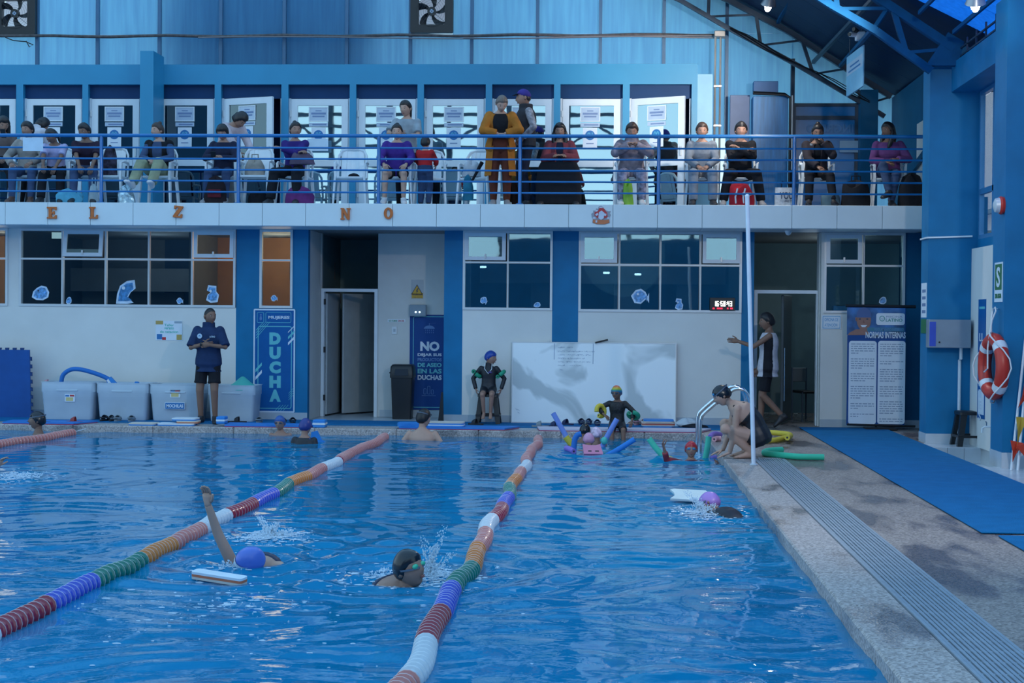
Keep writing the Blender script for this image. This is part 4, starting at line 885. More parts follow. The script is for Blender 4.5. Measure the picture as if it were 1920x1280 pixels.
# shower banner
bn = plate('shower_banner', 475, 579, 553, 773, YW-.004, banner_blue, 'blue MUJERES DUCHA shower banner with a white border on the blue pilaster', 'banner', .008)
def border(px0, py0, px1, py1, Y, w, m, par, r=.0):
    a, b, c_, d_ = rect(px0, py0, px1, py1, Y); mb = MB(); r = max(r, .004); ring_frame(mb, rrect(a, b, c_, d_, r, 4), rrect(a+w, b-w, c_+w, d_-w, max(r-w, .002), 4), Y-.001, Y); o = mb.build('printed_border', m); o.parent = par; return o
yb2 = YW-.013
border(475, 579, 553, 773, yb2, .022, white_ink, bn, .02); border(483, 611, 547, 766, yb2, .012, teal_ink, bn, .035); border(498, 585, 546, 605, yb2, .006, teal_ink, bn, .025); border(482, 585, 495, 605, yb2, .006, teal_ink, bn, .02)
ltr('MUJERES', 503, 592, 543, 599, yb2, white_ink, bn, .035)
mb = MB(); c0 = onY(489, 590, yb2); mb.ball((c0.x, yb2, c0.z), (.013, .001, .013), 8, 6); mb.prism([(c0.x-.010, c0.z-.018), (c0.x+.010, c0.z-.018), (c0.x+.020, c0.z-.065), (c0.x, c0.z-.085), (c0.x-.020, c0.z-.065)], yb2-.001, yb2); mb.build('woman_symbol', dim_ink, bn)
for ch, y0, y1 in (('D', 623, 646), ('U', 650, 673), ('C', 677, 700), ('H', 704, 727), ('A', 730, 753)): ltr(ch, 505, y0, 526.5, y1, yb2, teal_ink, bn, .075)
def slash(pts, m, Y, par): mb = MB(); mb.prism([(p.x, p.z) for p in (onY(a, b, Y) for a, b in pts)], Y-.001, Y); o = mb.build('printed_slash', m); o.parent = par
for dx, dy, w, m in ((0, 0, 2, white_ink), (0, 9, 5, teal_ink), (0, 20, 5, white_ink)): slash([(540, 622+dy-0), (552, 610+dy), (552, 610+dy+w), (540, 622+dy+w)], m, yb2-.002, bn)
for dx, dy, w, m in ((0, 0, 6, teal_ink), (0, 14, 6, white_ink)): slash([(479, 692+dy), (491, 679+dy), (491, 679+dy+w), (479, 692+dy+w)], m, yb2-.002, bn)
for k in range(4): slash([(480+k*0, 618+k*5), (494+k*4, 603), (495+k*4, 603), (480, 619.5+k*5)], teal_ink, yb2-.001, bn); slash([(541, 737+k*4), (551, 726+k*4), (551, 727+k*4), (541, 738+k*4)], teal_ink, yb2-.001, bn); slash([(515+k*5, 770), (525+k*5, 759), (526+k*5, 759), (516+k*5, 770)], teal_ink, yb2-.001, bn)
# recess: notice banner, warning sign, device, bin
yr = YR-.004
nb2 = plate('notice_banner', 768, 590, 844, 768, yr, mat('banner_navy', (.008, .06, .25), .45, spec=.2), 'navy NO DEJAR SUS PRODUCTOS banner in the recess behind the black dustbin', 'banner', .008)
yr2 = yr-.009
border(774, 593, 841, 764, yr2, .010, teal_ink, nb2, .03)
ltr('NO', 788, 640, 824, 658, yr2, white_ink, nb2, .05); ltr('DEJAR SUS', 783, 662, 828, 669, yr2, white_ink, nb2, .04); ltr('PRODUCTOS', 783, 671, 828, 677, yr2, dim_ink, nb2, .04); ltr('DE ASEO', 783, 680, 828, 688, yr2, teal_ink, nb2, .04); ltr('EN LAS', 783, 691, 828, 700, yr2, teal_ink, nb2, .04); ltr('DUCHAS', 783, 703, 828, 712, yr2, white_ink, nb2, .04)
mb = MB(); c0 = onY(805, 616, yr2); mb.prism([(c0.x+.085*math.cos(a), c0.z+.05*math.sin(a)) for a in np.linspace(0, PI, 12)], yr2-.001, yr2); mb.beam((c0.x, yr2, c0.z+.05), (c0.x, yr2, c0.z+.085), .008, .002); mb.beam((c0.x, yr2, c0.z+.085), (c0.x+.1, yr2, c0.z+.09), .008, .002)
for i in range(5):
    for j in range(2): mb.box(c0.x-.06+i*.03, c0.x-.053+i*.03, yr2-.001, yr2, c0.z-.035-j*.035, c0.z-.015-j*.035)
mb.build('shower_symbol', dim_ink, nb2)
mb = MB(); c0 = onY(804, 733, yr2)
for dx, w, h in ((-.06, .045, .09), (0, .045, .13), (.055, .04, .075)): ring_frame(mb, rrect(c0.x+dx-w/2, c0.x+dx+w/2, c0.z-.05, c0.z-.05+h, .01, 2), rrect(c0.x+dx-w/2+.007, c0.x+dx+w/2-.007, c0.z-.043, c0.z-.057+h, .006, 2), yr2-.001, yr2)
mb.box(c0.x-.11, c0.x+.11, yr2-.001, yr2, c0.z-.075, c0.z-.068); mb.build('bottles_symbol', dim_ink, nb2)
ws = empty('warning_sign', onY(782, 545, yr), label='yellow high-voltage warning triangle sign in the recess', cat='sign')
yel = mat('warning_yellow', (.62, .36, .03), .5); c0 = onY(782, 540, yr); 
mb = MB(); a, b, c_, d_ = rect(771, 524, 794, 560, yr); mb.box(a, b, yr-.003, yr, c_, d_); local(mb.build('sign_plate', mat('sign_plate_pale', (.42, .46, .50), .4)), ws)
tri = lambda s, dz=0: [(c0.x+s*math.cos(PI/2+k*2*PI/3), c0.z-.045+dz+s*math.sin(PI/2+k*2*PI/3)) for k in range(3)]
mb = MB(); mb.prism(tri(.105), yr-.0045, yr-.003); local(mb.build('triangle_edge', ink), ws); mb = MB(); mb.prism(tri(.086), yr-.006, yr-.0045); local(mb.build('triangle_field', yel), ws)
mb = MB(); mb.prism([(c0.x+.012, c0.z+.0), (c0.x-.018, c0.z-.05), (c0.x-.002, c0.z-.048), (c0.x-.010, c0.z-.085), (c0.x+.022, c0.z-.038), (c0.x+.005, c0.z-.04), (c0.x+.026, c0.z-.002)], yr-.0075, yr-.006); local(mb.build('lightning_symbol', ink), ws)
pl = plate('sign_field', 772, 549, 793, 559, yr-.003, yel, th=.0015); local(pl, ws); tx = ltr('ATENCION', 773, 551, 792, 554, yr-.005, ink, None, .02); local(tx, ws); tx = ltr('riesgo electrico', 774, 555.5, 791, 558, yr-.005, ink, None, 0); local(tx, ws)
em = empty('emergency_lamp', onY(784, 582, yr), label='grey twin emergency lamp box above the navy banner', cat='lamp')
a, b, c_, d_ = rect(769, 571, 800, 593, yr); mb = MB(); mb.bbox(a, b, yr-.09, yr-.01, c_, d_, .01); local(mb.build('lamp_box', mat('grey_device', (.22, .30, .38), .4)), em)
for dx in (-.03, .03): mb = MB(); mb.ball(((a+b)/2+dx, yr-.092, (c_+d_)/2-.025), (.016, .01, .014), 8, 6); local(mb.build('bulb', mat('device_led', (.9, .95, 1), emit=(.8, .95, 1), estr=1.2)), em)
pl = plate('wall_sticker', 727, 598, 760, 604, yr, paper, 'small green and red lettered sticker beside the first doorway', 'sticker', .003); ltr('NO FUMAR', 729, 599.5, 745, 603, yr-.0035, mat('green_print', (.05, .30, .16), .5), pl); ltr('GRACIAS', 746, 599.5, 758, 603, yr-.0035, red_p, pl)
sw = plate('light_switch', 735, 612, 744, 626, yr, white_pl, 'white light switch plate beside the first doorway', 'switch', .012); plate('switch_rocker', 737.5, 616, 741.5, 622, yr-.012, tile_skirt, parent=sw, th=.004)
# black dustbin
a, b, c_, d_ = rect(731, 683, 775, 784, YR-.45)
db = empty('dustbin', ((a+b)/2, YR-.30, -.003), label='tall black swing-lid dustbin in the recess beside the first doorway', cat='dustbin'); w = b-a; h = d_-.0
def rr(sx, sy, z): return [(x, y, z) for x, y in rrect(-sx, sx, -sy, sy, .03, 3)]
mb = MB(); mb.loft([rr(w*.40, .14, 0), rr(w*.46, .17, h*.78)]); mb.build('bin_body', black, db, True)
mb = MB(); mb.loft([rr(w*.50, .185, h*.76), rr(w*.50, .185, h*.80), rr(w*.48, .17, h*.96), rr(w*.42, .14, h)]); mb.build('bin_lid', black, db, True)
mb = MB(); mb.prism([(-w*.3, h*.80), (w*.3, h*.80), (w*.27, h*.92), (-w*.27, h*.92)], -.195, -.165); mb.build('swing_flap', mat('black_gloss', (.03, .035, .045), .25), db); mb = MB(); mb.bbox(-w*.58, -w*.46, -.03, .03, h*.83, h*.86, .005); mb.build('handle', black, db)
mb = MB(); a, b, c_, d_ = rect(822, 735, 832, 790, YW-.12); mb.prism([(a, .012), (b, .012), (b-.01, d_), (b-.035, d_)], YW-.16, YW-.10); tag(mb.build('folded_board', black), 'black folded board leaning on the blue pilaster edge by the recess', 'board')
# whiteboard leaning on the wall
wbY = YW-.10; a, b, c_, d_ = rect(959, 642, 1268, 795, wbY)
wb = empty('whiteboard', ((a+b)/2, wbY, .013), label='large whiteboard with blue handwriting standing against the wall', cat='whiteboard'); w = b-a; h = d_-.01; wb.rotation_euler = (-.045, 0, 0)
board_m = bpy.data.materials.new('smudged_whiteboard'); board_m.use_nodes = True; _t = board_m.node_tree; _n = _t.nodes; _b = _n['Principled BSDF']; _b.inputs['Roughness'].default_value = .22
_tc = _n.new('ShaderNodeTexCoord'); _nz = _n.new('ShaderNodeTexNoise'); _nz.inputs['Scale'].default_value = .95; _nz.inputs['Detail'].default_value = 4; _nz.inputs['Roughness'].default_value = .45; _nz.inputs['Distortion'].default_value = .6
_cr = _n.new('ShaderNodeValToRGB'); _cr.color_ramp.elements[0].position = .42; _cr.color_ramp.elements[1].position = .46; _cr.color_ramp.elements[0].color = (.56, .62, .64, 1); _cr.color_ramp.elements[1].color = (.90, .95, .97, 1)
_t.links.new(_tc.outputs['Object'], _nz.inputs['Vector']); _t.links.new(_nz.outputs['Fac'], _cr.inputs[0]); _t.links.new(_cr.outputs[0], _b.inputs['Base Color'])
mb = MB(); mb.box(-w/2+.012, w/2-.012, -.008, .01, .012, h-.012); mb.build('board_surface', board_m, wb)
mb = MB(); frame_box(mb, -w/2, w/2, 0, h, .013, -.014, .014); mb.build('board_frame', alu, wb)
rs = random.Random(3); pen = mat('blue_marker', (.10, .20, .38), .5)
mb = MB(); u0 = -w/2+(1046-959)/309*w; sc = w/309
for row, (t0, widths) in enumerate(((652, [(0, 12), (18, 10)]), (659.5, [(0, 12), (16, 30), (50, 6), (59, 8)]), (666, [(0, 12), (18, 22), (42, 7), (52, 8)]), (672.5, [(0, 14), (18, 26), (46, 5)]), (679, [(0, 11), (16, 9), (30, 12), (46, 4), (54, 6)]), (686, [(0, 13), (22, 8), (34, 8)]), (694, [(4, 3)]))):
    z = h-(t0-642)/153*h
    for x0, wd in widths:
        x = x0
        while x < x0+wd:
            P = [(u0+(x+dx)*sc, -.0095, z+rs.uniform(-.011, .011)) for dx in (0, .7, 1.3, 2.0)]
            for p, q in zip(P[:-1], P[1:]): mb.beam(p, q, .0045, .002)
            x += 2.6
for x in (-7, 66): mb.beam((u0+x*sc, -.0095, h-.02), (u0+x*sc, -.0095, h-(.26 if x < 0 else .32)), .006, .002)
for x, z in ((-85+6, .21), (-85+10, .20), (-85+10, .16)): mb.beam((u0+x*sc, -.0095, z), (u0+x*sc+.03, -.0095, z-.02), .008, .002)
o = mb.build('handwriting', pen, wb); o['kind'] = 'stuff'
for px_ in (1028, 1200): mb = MB(); mb.bbox(-w/2+(px_-959)*sc-.02, -w/2+(px_-959)*sc+.02, -.01, .02, h, h+.018, .004); mb.build('hanging_clip', alu, wb)
a, b, c_, d_ = rect(1116, 636, 1140, 641, wbY); mb = MB(); mb.beam((a, wbY+.03, c_-.012), (b, wbY+.03, d_-.005), .025); tag(mb.build('marker_pen', black), 'dark marker pen lying on top of the whiteboard', 'pen')
# digital clock in the window
ck = empty('digital_clock', onY(1354, 571, YW-.01), label='black digital clock showing 16:58:43 in the window beside the second doorway', cat='clock')
a, b, c_, d_ = rect(1331, 558, 1378, 582, YW-.012); mb = MB(); mb.bbox(a, b, YW-.055, YW-.022, c_, d_, .004); local(mb.build('clock_case', black), ck)
def seg_digits(txt, px0, px1, py0, py1, Y, m, par, name):
    a, b, c_, d_ = rect(px0, py0, px1, py1, Y); S7 = {'0': 'abcdef', '1': 'bc', '2': 'abged', '3': 'abgcd', '4': 'fgbc', '5': 'afgcd', '6': 'afgedc', '7': 'abc', '8': 'abcdefg', '9': 'abcdfg'}
    nw = sum(.45 if ch == ':' else 1 for ch in txt); u = (b-a)/nw; x = a; mb = MB(); h = d_-c_; t = h*.13
    for ch in txt:
        if ch == ':': 
            for f in (.3, .65): mb.box(x+u*.12, x+u*.12+t, Y-.002, Y, c_+h*f, c_+h*f+t)
            x += u*.45; continue
        w = u*.72; R = dict(a=(0, w, h-t, h), d=(0, w, 0, t), g=(0, w, h/2-t/2, h/2+t/2), f=(0, t, h/2, h), b=(w-t, w, h/2, h), e=(0, t, 0, h/2), c=(w-t, w, 0, h/2))
        for s in S7[ch]: r = R[s]; mb.box(x+r[0], x+r[1], Y-.002, Y, c_+r[2], c_+r[3])
        x += u
    local(mb.build(name, m), par)
seg_digits('16:58:43', 1338.5, 1374, 564.5, 574, YW-.055, mat('clock_digits', (1, 1, 1), emit=(1, .98, .86), estr=2.2), ck, 'time_digits')
for a_, b_ in ((1336, 1340), (1344, 1355), (1363, 1366), (1369, 1374)): pl = plate('date_digits', a_, 576.5, b_, 579.5, YW-.055, mat('clock_red', (.5, .02, .05), emit=(1, .03, .08), estr=.8), th=.002); local(pl, ck)
# office sign and rules banner
osn = plate('office_sign', 1541, 591, 1577, 617, YW-.003, paper, 'small OFICINA DE ATENCIÓN sign beside the second doorway', 'sign', .006); ofb = mat('office_print', (.08, .34, .60), .5)
border(1542.5, 592.5, 1575.5, 615.5, YW-.0095, .008, ofb, osn); ltr('OFICINA DE', 1546, 596, 1572, 602, YW-.0095, ofb, osn, .01); ltr('ATENCIÓN', 1546, 605, 1570, 612, YW-.0095, ofb, osn, .01)
RY = 23.35
rb = empty('rules_banner', (onY(1643, 796, RY).x, RY, 0), label='tall NORMAS INTERNAS rules banner on a black stand', cat='banner')
def rpl(name, a, b, c_, d_, m, off, th=.002, par=None): o = plate(name, a, b, c_, d_, RY-off, m, th=th); return local(o, par or rb)
rpl('banner_cloth', 1588, 575, 1697, 797, mat('rules_banner_blue', (.012, .07, .26), .45, spec=.2), 0, .006)
ph = rpl('photo_panel', 1588, 577, 1697, 628, mat('pool_photo_blue', (.03, .13, .34), .5, var=.6, scale=5), .006)
# plain printed swimmer portrait
def pr(pts, m, off, name='portrait_print'): mb = MB(); mb.prism([(p.x, p.z) for p in (onY(a, b, RY) for a, b in pts)], RY-off-.0012, RY-off); return local(mb.build(name, m), rb)
skin_p = mat('portrait_skin', (.30, .15, .12), .5); capb = mat('portrait_cap', (.06, .12, .30), .5)
pr([(1589, 628), (1593, 623), (1605, 617), (1622, 617), (1630, 624), (1631, 628)], skin_p, .009); pr([(1612, 620), (1611, 606), (1625, 606), (1626, 620)], skin_p, .0095)
pr([(1619.5+13.5*math.cos(a), 600-19*math.sin(a)) for a in np.linspace(0, 2*PI, 22)[:-1]], skin_p, .0105); pr([(1604, 594), (1603.5, 597), (1604.5, 602), (1607, 601), (1606.5, 595)], skin_p, .0105)
pr([(1619.5+14*math.cos(a), 593-17*math.sin(a)) for a in np.linspace(-.12, PI+.12, 14)], capb, .0117); pr([(1612+2.2*math.cos(a), 598-1.2*math.sin(a)) for a in np.linspace(0, 2*PI, 9)[:-1]], ink, .0122); pr([(1626+2.2*math.cos(a), 598-1.2*math.sin(a)) for a in np.linspace(0, 2*PI, 9)[:-1]], ink, .0122)
pr([(1613, 609), (1626, 609), (1622, 613), (1616, 613)], paper, .0122); pr([(1619, 599), (1621, 605), (1617.5, 605)], mat('portrait_shade', (.22, .10, .08), .5), .0122)
mb = MB(); a, b, c_, d_ = rect(1643, 587, 1698, 609, RY-.012); mb.prism(rrect(a, b-.012, c_, d_, .03), RY-.0135, RY-.012); local(mb.build('logo_field', paper), rb)
grn = mat('logo_green', (.06, .30, .28), .5); mb = MB(); c0 = onY(1654, 597, RY-.014); ring_frame(mb, [(c0.x+.04*math.cos(a), c0.z+.04*math.sin(a)) for a in np.linspace(0, 2*PI, 17)[:-1]], [(c0.x+.03*math.cos(a), c0.z+.03*math.sin(a)) for a in np.linspace(0, 2*PI, 17)[:-1]], RY-.015, RY-.0138); mb.beam((c0.x-.02, RY-.0145, c0.z+.006), (c0.x, RY-.0145, c0.z-.014), .01, .002); mb.beam((c0.x, RY-.0145, c0.z-.014), (c0.x+.022, RY-.0145, c0.z+.012), .01, .002); local(mb.build('logo_ring', grn), rb)
for t_, a, b, c_, d_, m, bo in (('PISCINA', 1662, 592, 1692, 595, MATS['grey_print'], 0), ('LATINO', 1661, 597, 1692, 603, grn, .02)): local(ltr(t_, a, b, c_, d_, RY-.0142, m, None, bo), rb)
local(plate('teal_band', 1626, 614, 1695, 621, RY-.0125, mat('teal_band', (.04, .20, .30), .5), th=.001), rb); local(ltr('REGLAMENTO INTERNO', 1640, 615, 1694, 620, RY-.014, dim_ink, None, .01), rb); local(ltr('NORMAS INTERNAS', 1623, 622, 1698, 634, RY-.0145, white_ink, None, .03), rb)
rs = random.Random(11); prn = mat('rules_print', (.26, .34, .46), .5)
for a, b in ((1591, 1643), (1645.5, 1697)):
    mb = MB(); x0, x1, z0, z1 = rect(a, 639, b, 795, RY-.010); mb.prism(rrect(x0, x1, z0, z1, .04), RY-.0115, RY-.010); local(mb.build('text_field', paper), rb)
    y = 645; mb = MB()
    while y < 788:
        nl = rs.choice((2, 3, 4, 5, 6))
        for k in range(nl):
            xx = x0+.03; end = x1-.03 if k < nl-1 else x0+.03+(x1-x0-.06)*rs.uniform(.3, .7); zz = onY(1640, y, RY).z
            while xx < end-.01: wd = min(rs.uniform(.02, .07), end-xx); mb.box(xx, xx+wd, RY-.0122, RY-.0115, zz-.006, zz+.007); xx += wd+.012
            y += 4.3
            if y > 790: break
        y += 6.5
    o = local(mb.build('rules_text', prn), rb); o['kind'] = 'stuff'
mb = MB(); mb.tube([onY(1586, 573, RY), onY(1717, 575, RY)], .022, 8); local(mb.build('top_rod', black, smooth=True), rb); mb = MB(); mb.tube([onY(1588, 795, RY), onY(1716, 799, RY)], .018, 8); local(mb.build('bottom_rod', black, smooth=True), rb)
mb = MB(); mb.bbox(onY(1620, 798, RY).x, onY(1680, 798, RY).x, RY-.16, RY+.12, 0, .035, .01); local(mb.build('stand_foot', black), rb)
mb = MB(); mb.tube([(rb.location.x, RY+.03, .02), (rb.location.x, RY+.03, onY(1643, 575, RY).z)], .012, 6); local(mb.build('stand_pole', black), rb)
# small box on the window ledge, ceiling lamp in the room, dome below the slab
a, b, c_, d_ = rect(1561, 573, 1590, 583, YW+.2); mb = MB(); mb.bbox(a, b, YW+.1, YW+.3, zb6-.01, d_, .005); tag(mb.build('tissue_box', mat('light_blue_box', (.16, .38, .60), .5)), 'light blue box on the window ledge behind the rules banner', 'box')
a, b, c_, d_ = rect(97, 430, 118, 447, YW+1.2); mb = MB(); mb.box(a, b, YW+1.2, YW+1.23, c_, d_+.05); o = mb.build('ceiling_lamp', mat('panel_lamp', (.6, .7, .72), emit=(.75, .92, .92), estr=.55)); tag(o, 'pale lit lamp panel behind the wide left window', 'lamp')
for q, (px_, py_) in enumerate(((906, 502), (1137, 513), (1196, 516))): c0 = onY(px_, py_, 26.2); mb = MB(); mb.lathe([(.05, 0), (.055, .015), (.05, .03)], 12, Matrix.Translation(c0)); o = mb.build('ceiling_lamp', mat('spot_lamp', (1, 1, 1), emit=(.85, .95, 1), estr=3.0)); tag(o, ['small lit ceiling spot behind the window above the seated child', 'small lit ceiling spot behind the wide window, first from the left', 'small lit ceiling spot behind the wide window, second from the left'][q], 'lamp')
c0 = onY(1478, 436, 23.4); mb = MB(); mb.lathe([(.05, .05), (.05, .02), (.04, -.01), (.02, -.03), (.005, -.035)], 12, Matrix.Translation((c0.x, 23.4, 2.83))); tag(mb.build('security_camera', white_pl, None, True), 'white dome camera below the balcony over the second doorway', 'camera')
# stickers on the window panes (plain sea-animal cut-outs)
st_blue = mat('sticker_blue', (.05, .22, .48), .4, var=.5, scale=18); st_pale = mat('sticker_pale', (.55, .68, .85), .4, var=.2, scale=10); st_mid = mat('sticker_mid_blue', (.12, .32, .62), .4, var=.6, scale=25)
def sticker(px_, py_, w, h, lab, kind, rot=0):
    c0 = onY(px_, py_, YW+.028); o = empty('window_sticker', c0, 0, lab, 'sticker'); o.rotation_euler = (0, rot, 0); sc = .0079
    shapes = dict(blob=[(-.5,-.3),(-.42,.1),(-.2,.35),(.05,.5),(.35,.42),(.5,.05),(.45,-.3),(.15,-.5),(-.25,-.48)], shark=[(-.5,-.5),(-.45,-.1),(-.3,.25),(.05,.45),(.45,.5),(.5,.15),(.25,-.02),(.1,-.25),(.4,-.45),(.1,-.5)], fish=[(-.5,.05),(-.25,.4),(.05,.5),(.3,.3),(.42,.02),(.5,.25),(.5,-.4),(.36,-.12),(.05,-.45),(-.3,-.4)], horse=[(-.3,.5),(.3,.45),(.3,.15),(.5,-.05),(.4,-.45),(-.1,-.5),(-.45,-.35),(-.35,-.05),(-.1,.1),(-.4,.2)])
    P = shapes[kind]; mb = MB(); mb.prism([(p[0]*w*sc, p[1]*h*sc) for p in P], -.003, 0); mb.build('sticker_base', st_pale, o)
    mb = MB(); mb.prism([(p[0]*w*sc*.78, p[1]*h*sc*.78) for p in P], -.0045, -.003); mb.build('sticker_print', st_mid if kind != 'shark' else st_blue, o)
    mb = MB(); mb.ball((-.12*w*sc, -.0045, .16*h*sc), (.07*h*sc, .001, .07*h*sc), 8, 6); mb.build('sticker_eye', ink if kind == 'blob' else paper, o)
sticker(76, 549, 34, 28, 'round coral-and-fish sticker at the left end of the wide window', 'blob'); sticker(129, 563, 11, 14, 'tiny pale sticker low in the second lower pane of the wide window', 'blob'); sticker(236, 547, 38, 46, 'big dark blue leaping sea-animal sticker in the wide window', 'shark'); sticker(337, 564, 13, 13, 'tiny fish sticker low in the fourth lower pane of the wide window', 'fish'); sticker(398, 551, 26, 34, 'pale upright sticker above the standing coach', 'horse')
sticker(514, 559, 13, 13, 'small blue sticker in the orange-lit narrow window', 'fish'); sticker(907, 563, 14, 15, 'small fish sticker in the window above the seated child', 'fish', .5); sticker(1007, 571, 13, 10, 'small square-ish sticker low in the pane left of the blue pilaster', 'blob'); sticker(1200, 556, 34, 30, 'large pale fish sticker in the window above the whiteboard', 'fish'); sticker(1273, 570, 16, 22, 'small upright sticker in the window left of the digital clock', 'horse'); sticker(1655, 563, 14, 14, 'round pale sticker in the window just above the rules banner', 'blob')
# chair inside the second doorway
def simple_chair(loc, rot, m, name, lab, cat): return None
a, b, c_, d_ = rect(1495, 704, 1524, 775, 25.2)
oc = empty('office_chair', ((a+b)/2, 25.3, 0), .3, 'dark metal chair just inside the second doorway', 'chair'); w = b-a
for x in (-w/2, w/2):
    for y in (-.2, .2): mb = MB(); mb.tube([(x, y, 0), (x, y, .45 if y < 0 else .82)], .012, 6); mb.build('leg', steel_dark, oc)
mb = MB(); mb.bbox(-w/2, w/2, -.22, .22, .43, .47, .01); mb.build('seat', black, oc); mb = MB(); mb.bbox(-w/2, w/2, .19, .22, .60, .82, .01); mb.build('backrest', mat('grey_chair_back', (.10, .13, .15), .5), oc)
# ---------------------------------------------------------------- right side: cabinet, stools, life ring, signs
a, b, c_, d_ = rect(1742, 599, 1821, 652, C1Y0-.2)
cb = empty('wall_cabinet', ((a+b)/2, C1Y0, c_), label='grey metal wall cabinet with a blue sticker on the corner column', cat='cabinet')
mb = MB(); mb.bbox(a, b, C1Y0-.20, C1Y0, c_, d_, .006); local(mb.build('cabinet_body', mat('grey_metal', (.24, .30, .37), .35, .2)), cb)
mb = MB(); mb.box(a+.004, a+.085, C1Y0-.203, C1Y0-.2, c_+.02, d_-.03); local(mb.build('blue_sticker', mat('bright_blue_vinyl', (.03, .08, .50), .4)), cb)
mb = MB(); mb.lathe([(.012, 0), (.012, .012)], 10, Matrix.Translation((a+.13, C1Y0-.2, c_+.07)) @ Matrix.Rotation(PI/2, 4, 'X')); local(mb.build('lock', black), cb)
mb = MB(); mb.tube([(b-.1, C1Y0-.08, c_), (b-.1, C1Y0-.08, c_-.14), (b-.1, C1Y0-.01, c_-.16), (b-.1, C1Y0-.012, 0.1)], .02, 8); local(mb.build('pipe', white_pl, smooth=True), cb)
def stool(loc, rz, lab, s=1.0, h=.45, w=.16):
    o = empty('plastic_stool', loc, rz, lab, 'stool')
    mb = MB(); mb.loft([[(x, y, z) for x, y in rrect(-w*k, w*k, -w*k, w*k, .03, 3)] for k, z in ((1.05, h-.045), (1.04, h-.01), (.98, h))]); mb.build('seat', black, o, True)
    for sx in (-1, 1):
        for sy in (-1, 1):
            t = w*.95; f = w*1.28; q = .042; mb = MB()
            mb.loft([[(sx*(f), sy*(f), 0), (sx*(f-q*1.5), sy*f, 0), (sx*(f-q*1.5), sy*(f-.012), 0), (sx*(f-.012), sy*(f-q*1.5), 0), (sx*f, sy*(f-q*1.5), 0)], [(sx*t, sy*t, h-.03), (sx*(t-q*1.9), sy*t, h-.03), (sx*(t-q*1.9), sy*(t-.012), h-.03), (sx*(t-.012), sy*(t-q*1.9), h-.03), (sx*t, sy*(t-q*1.9), h-.03)]]); mb.build('leg', black, o)
    mb = MB(); f = w*1.16
    for sx in (-1, 1): mb.box(sx*f-.008, sx*f+.008, -f, f, .11, .14)
    for sy in (-1, 1): mb.box(-f, f, sy*f-.008, sy*f+.008, .11, .14)
    mb.build('stretcher', black, o); return o
sp_ = onZ(1793, 826, 0); stool((sp_.x, C1Y0-.24, .0), .03, 'black plastic stool at the foot of the blue corner column', h=.44, w=.165)
# life ring on the near column
ring_red = mat('life_ring_red', (.52, .035, .02), .4, var=.08); rc = onX(1862, 687, c2x-.07)
lr = empty('life_ring', (c2x-.065, rc.y, rc.z), label='red and white life ring with white rope hanging on the blue column', cat='life ring'); lr.rotation_euler = (0, 0, .10)
def torus(R, r, a0, a1, m, name, par, n=40, k=12, ax='x'):
    mb = MB(); rings = []
    N = max(2, int(n*(a1-a0)/(2*PI)))
    for i in range(N+1):
        a = a0+(a1-a0)*i/N; rings.append([((r*math.sin(2*PI*j/k)), (R+r*math.cos(2*PI*j/k))*math.cos(a), (R+r*math.cos(2*PI*j/k))*math.sin(a)) for j in range(k)])
    mb.loft(rings); return mb.build(name, m, par, True)
torus(.29, .075, 0, 2*PI, ring_red, 'ring_body', lr)
for k in range(4): a = PI/4+k*PI/2; torus(.29, .0775, a-.14, a+.14, mat('ring_white_band', (.70, .74, .78), .4), 'white_band', lr)
rope_m = mat('white_rope', (.68, .70, .72), .8)
mb = MB(); mb.tube([(-.08*math.cos(k*.8)-.02, .385*math.cos(a), .385*math.sin(a)-.01) for k, a in enumerate(np.linspace(0, 2*PI, 25))], .008, 6); mb.build('grab_rope', rope_m, lr)
mb = MB(); mb.tube([(-.03, 0, .36), (-.02, .03, .52), (.0, .05, .60), (.01, 0, .64), (.0, -.05, .60), (-.03, -.02, .5), (-.08, -.04, .2), (-.085, -.06, -.02), (-.08, .06, -.06)], .009, 6); mb.build('hanging_rope', rope_m, lr)
mb = MB(); mb.tube([(.06, 0, .62), (-.02, 0, .62), (-.02, 0, .65)], .008, 6); mb.build('hook', chrome, lr)
# S safety sign, alarm, foot-bath sign (all on faces turned to the pool)
def xplate(name, py0, py1, y0, y1, z0, z1, Xp, m, lab=None, cat=None, th=.004, par=None):
    mb = MB(); mb.box(Xp-th, Xp, y0, y1, z0, z1); o = mb.build(name, m)
    if par: o.parent = par
    return tag(o, lab, cat)
yl0 = C2Y0+.06; zs = onX(1873, 521, c2x).z
sg = xplate('safety_sign', 0, 0, yl0, yl0+.36, zs-.14-.12, zs+.17, c2x-.001, paper, 'white and green letter S safe-zone sign on the near blue column', 'sign')
xplate('green_field', 0, 0, yl0+.03, yl0+.33, zs-.13, zs+.15, c2x-.005, mat('sign_green', (.02, .16, .06), .5), th=.001, par=sg)
def xletter(t_, y0, y1, z0, z1, Xp, m, par): me = text_mesh(t_, .001, .02); vs = np.array([v.co[:] for v in me.vertices]); lo = vs.min(0); hi = vs.max(0); mb = MB(); mb.add([(Xp-v[2]-.001, y1-(v[0]-lo[0])/(hi[0]-lo[0])*(y1-y0), z0+(v[1]-lo[1])/(hi[1]-lo[1])*(z1-z0)) for v in vs], [tuple(p.vertices) for p in me.polygons]); o = mb.build('lettering', m); o.parent = par
xletter('S', yl0+.10, yl0+.26, zs-.10, zs+.12, c2x-.007, paper, sg); xletter('ZONA SEGURA', yl0+.04, yl0+.32, zs-.22, zs-.17, c2x-.006, MATS['sign_green'], sg)
al = empty('fire_alarm', onX(1873, 385, c2x-.05), label='red and silver alarm sounder on the near blue column', cat='alarm'); RX = Matrix.Rotation(-PI/2, 4, 'Y')
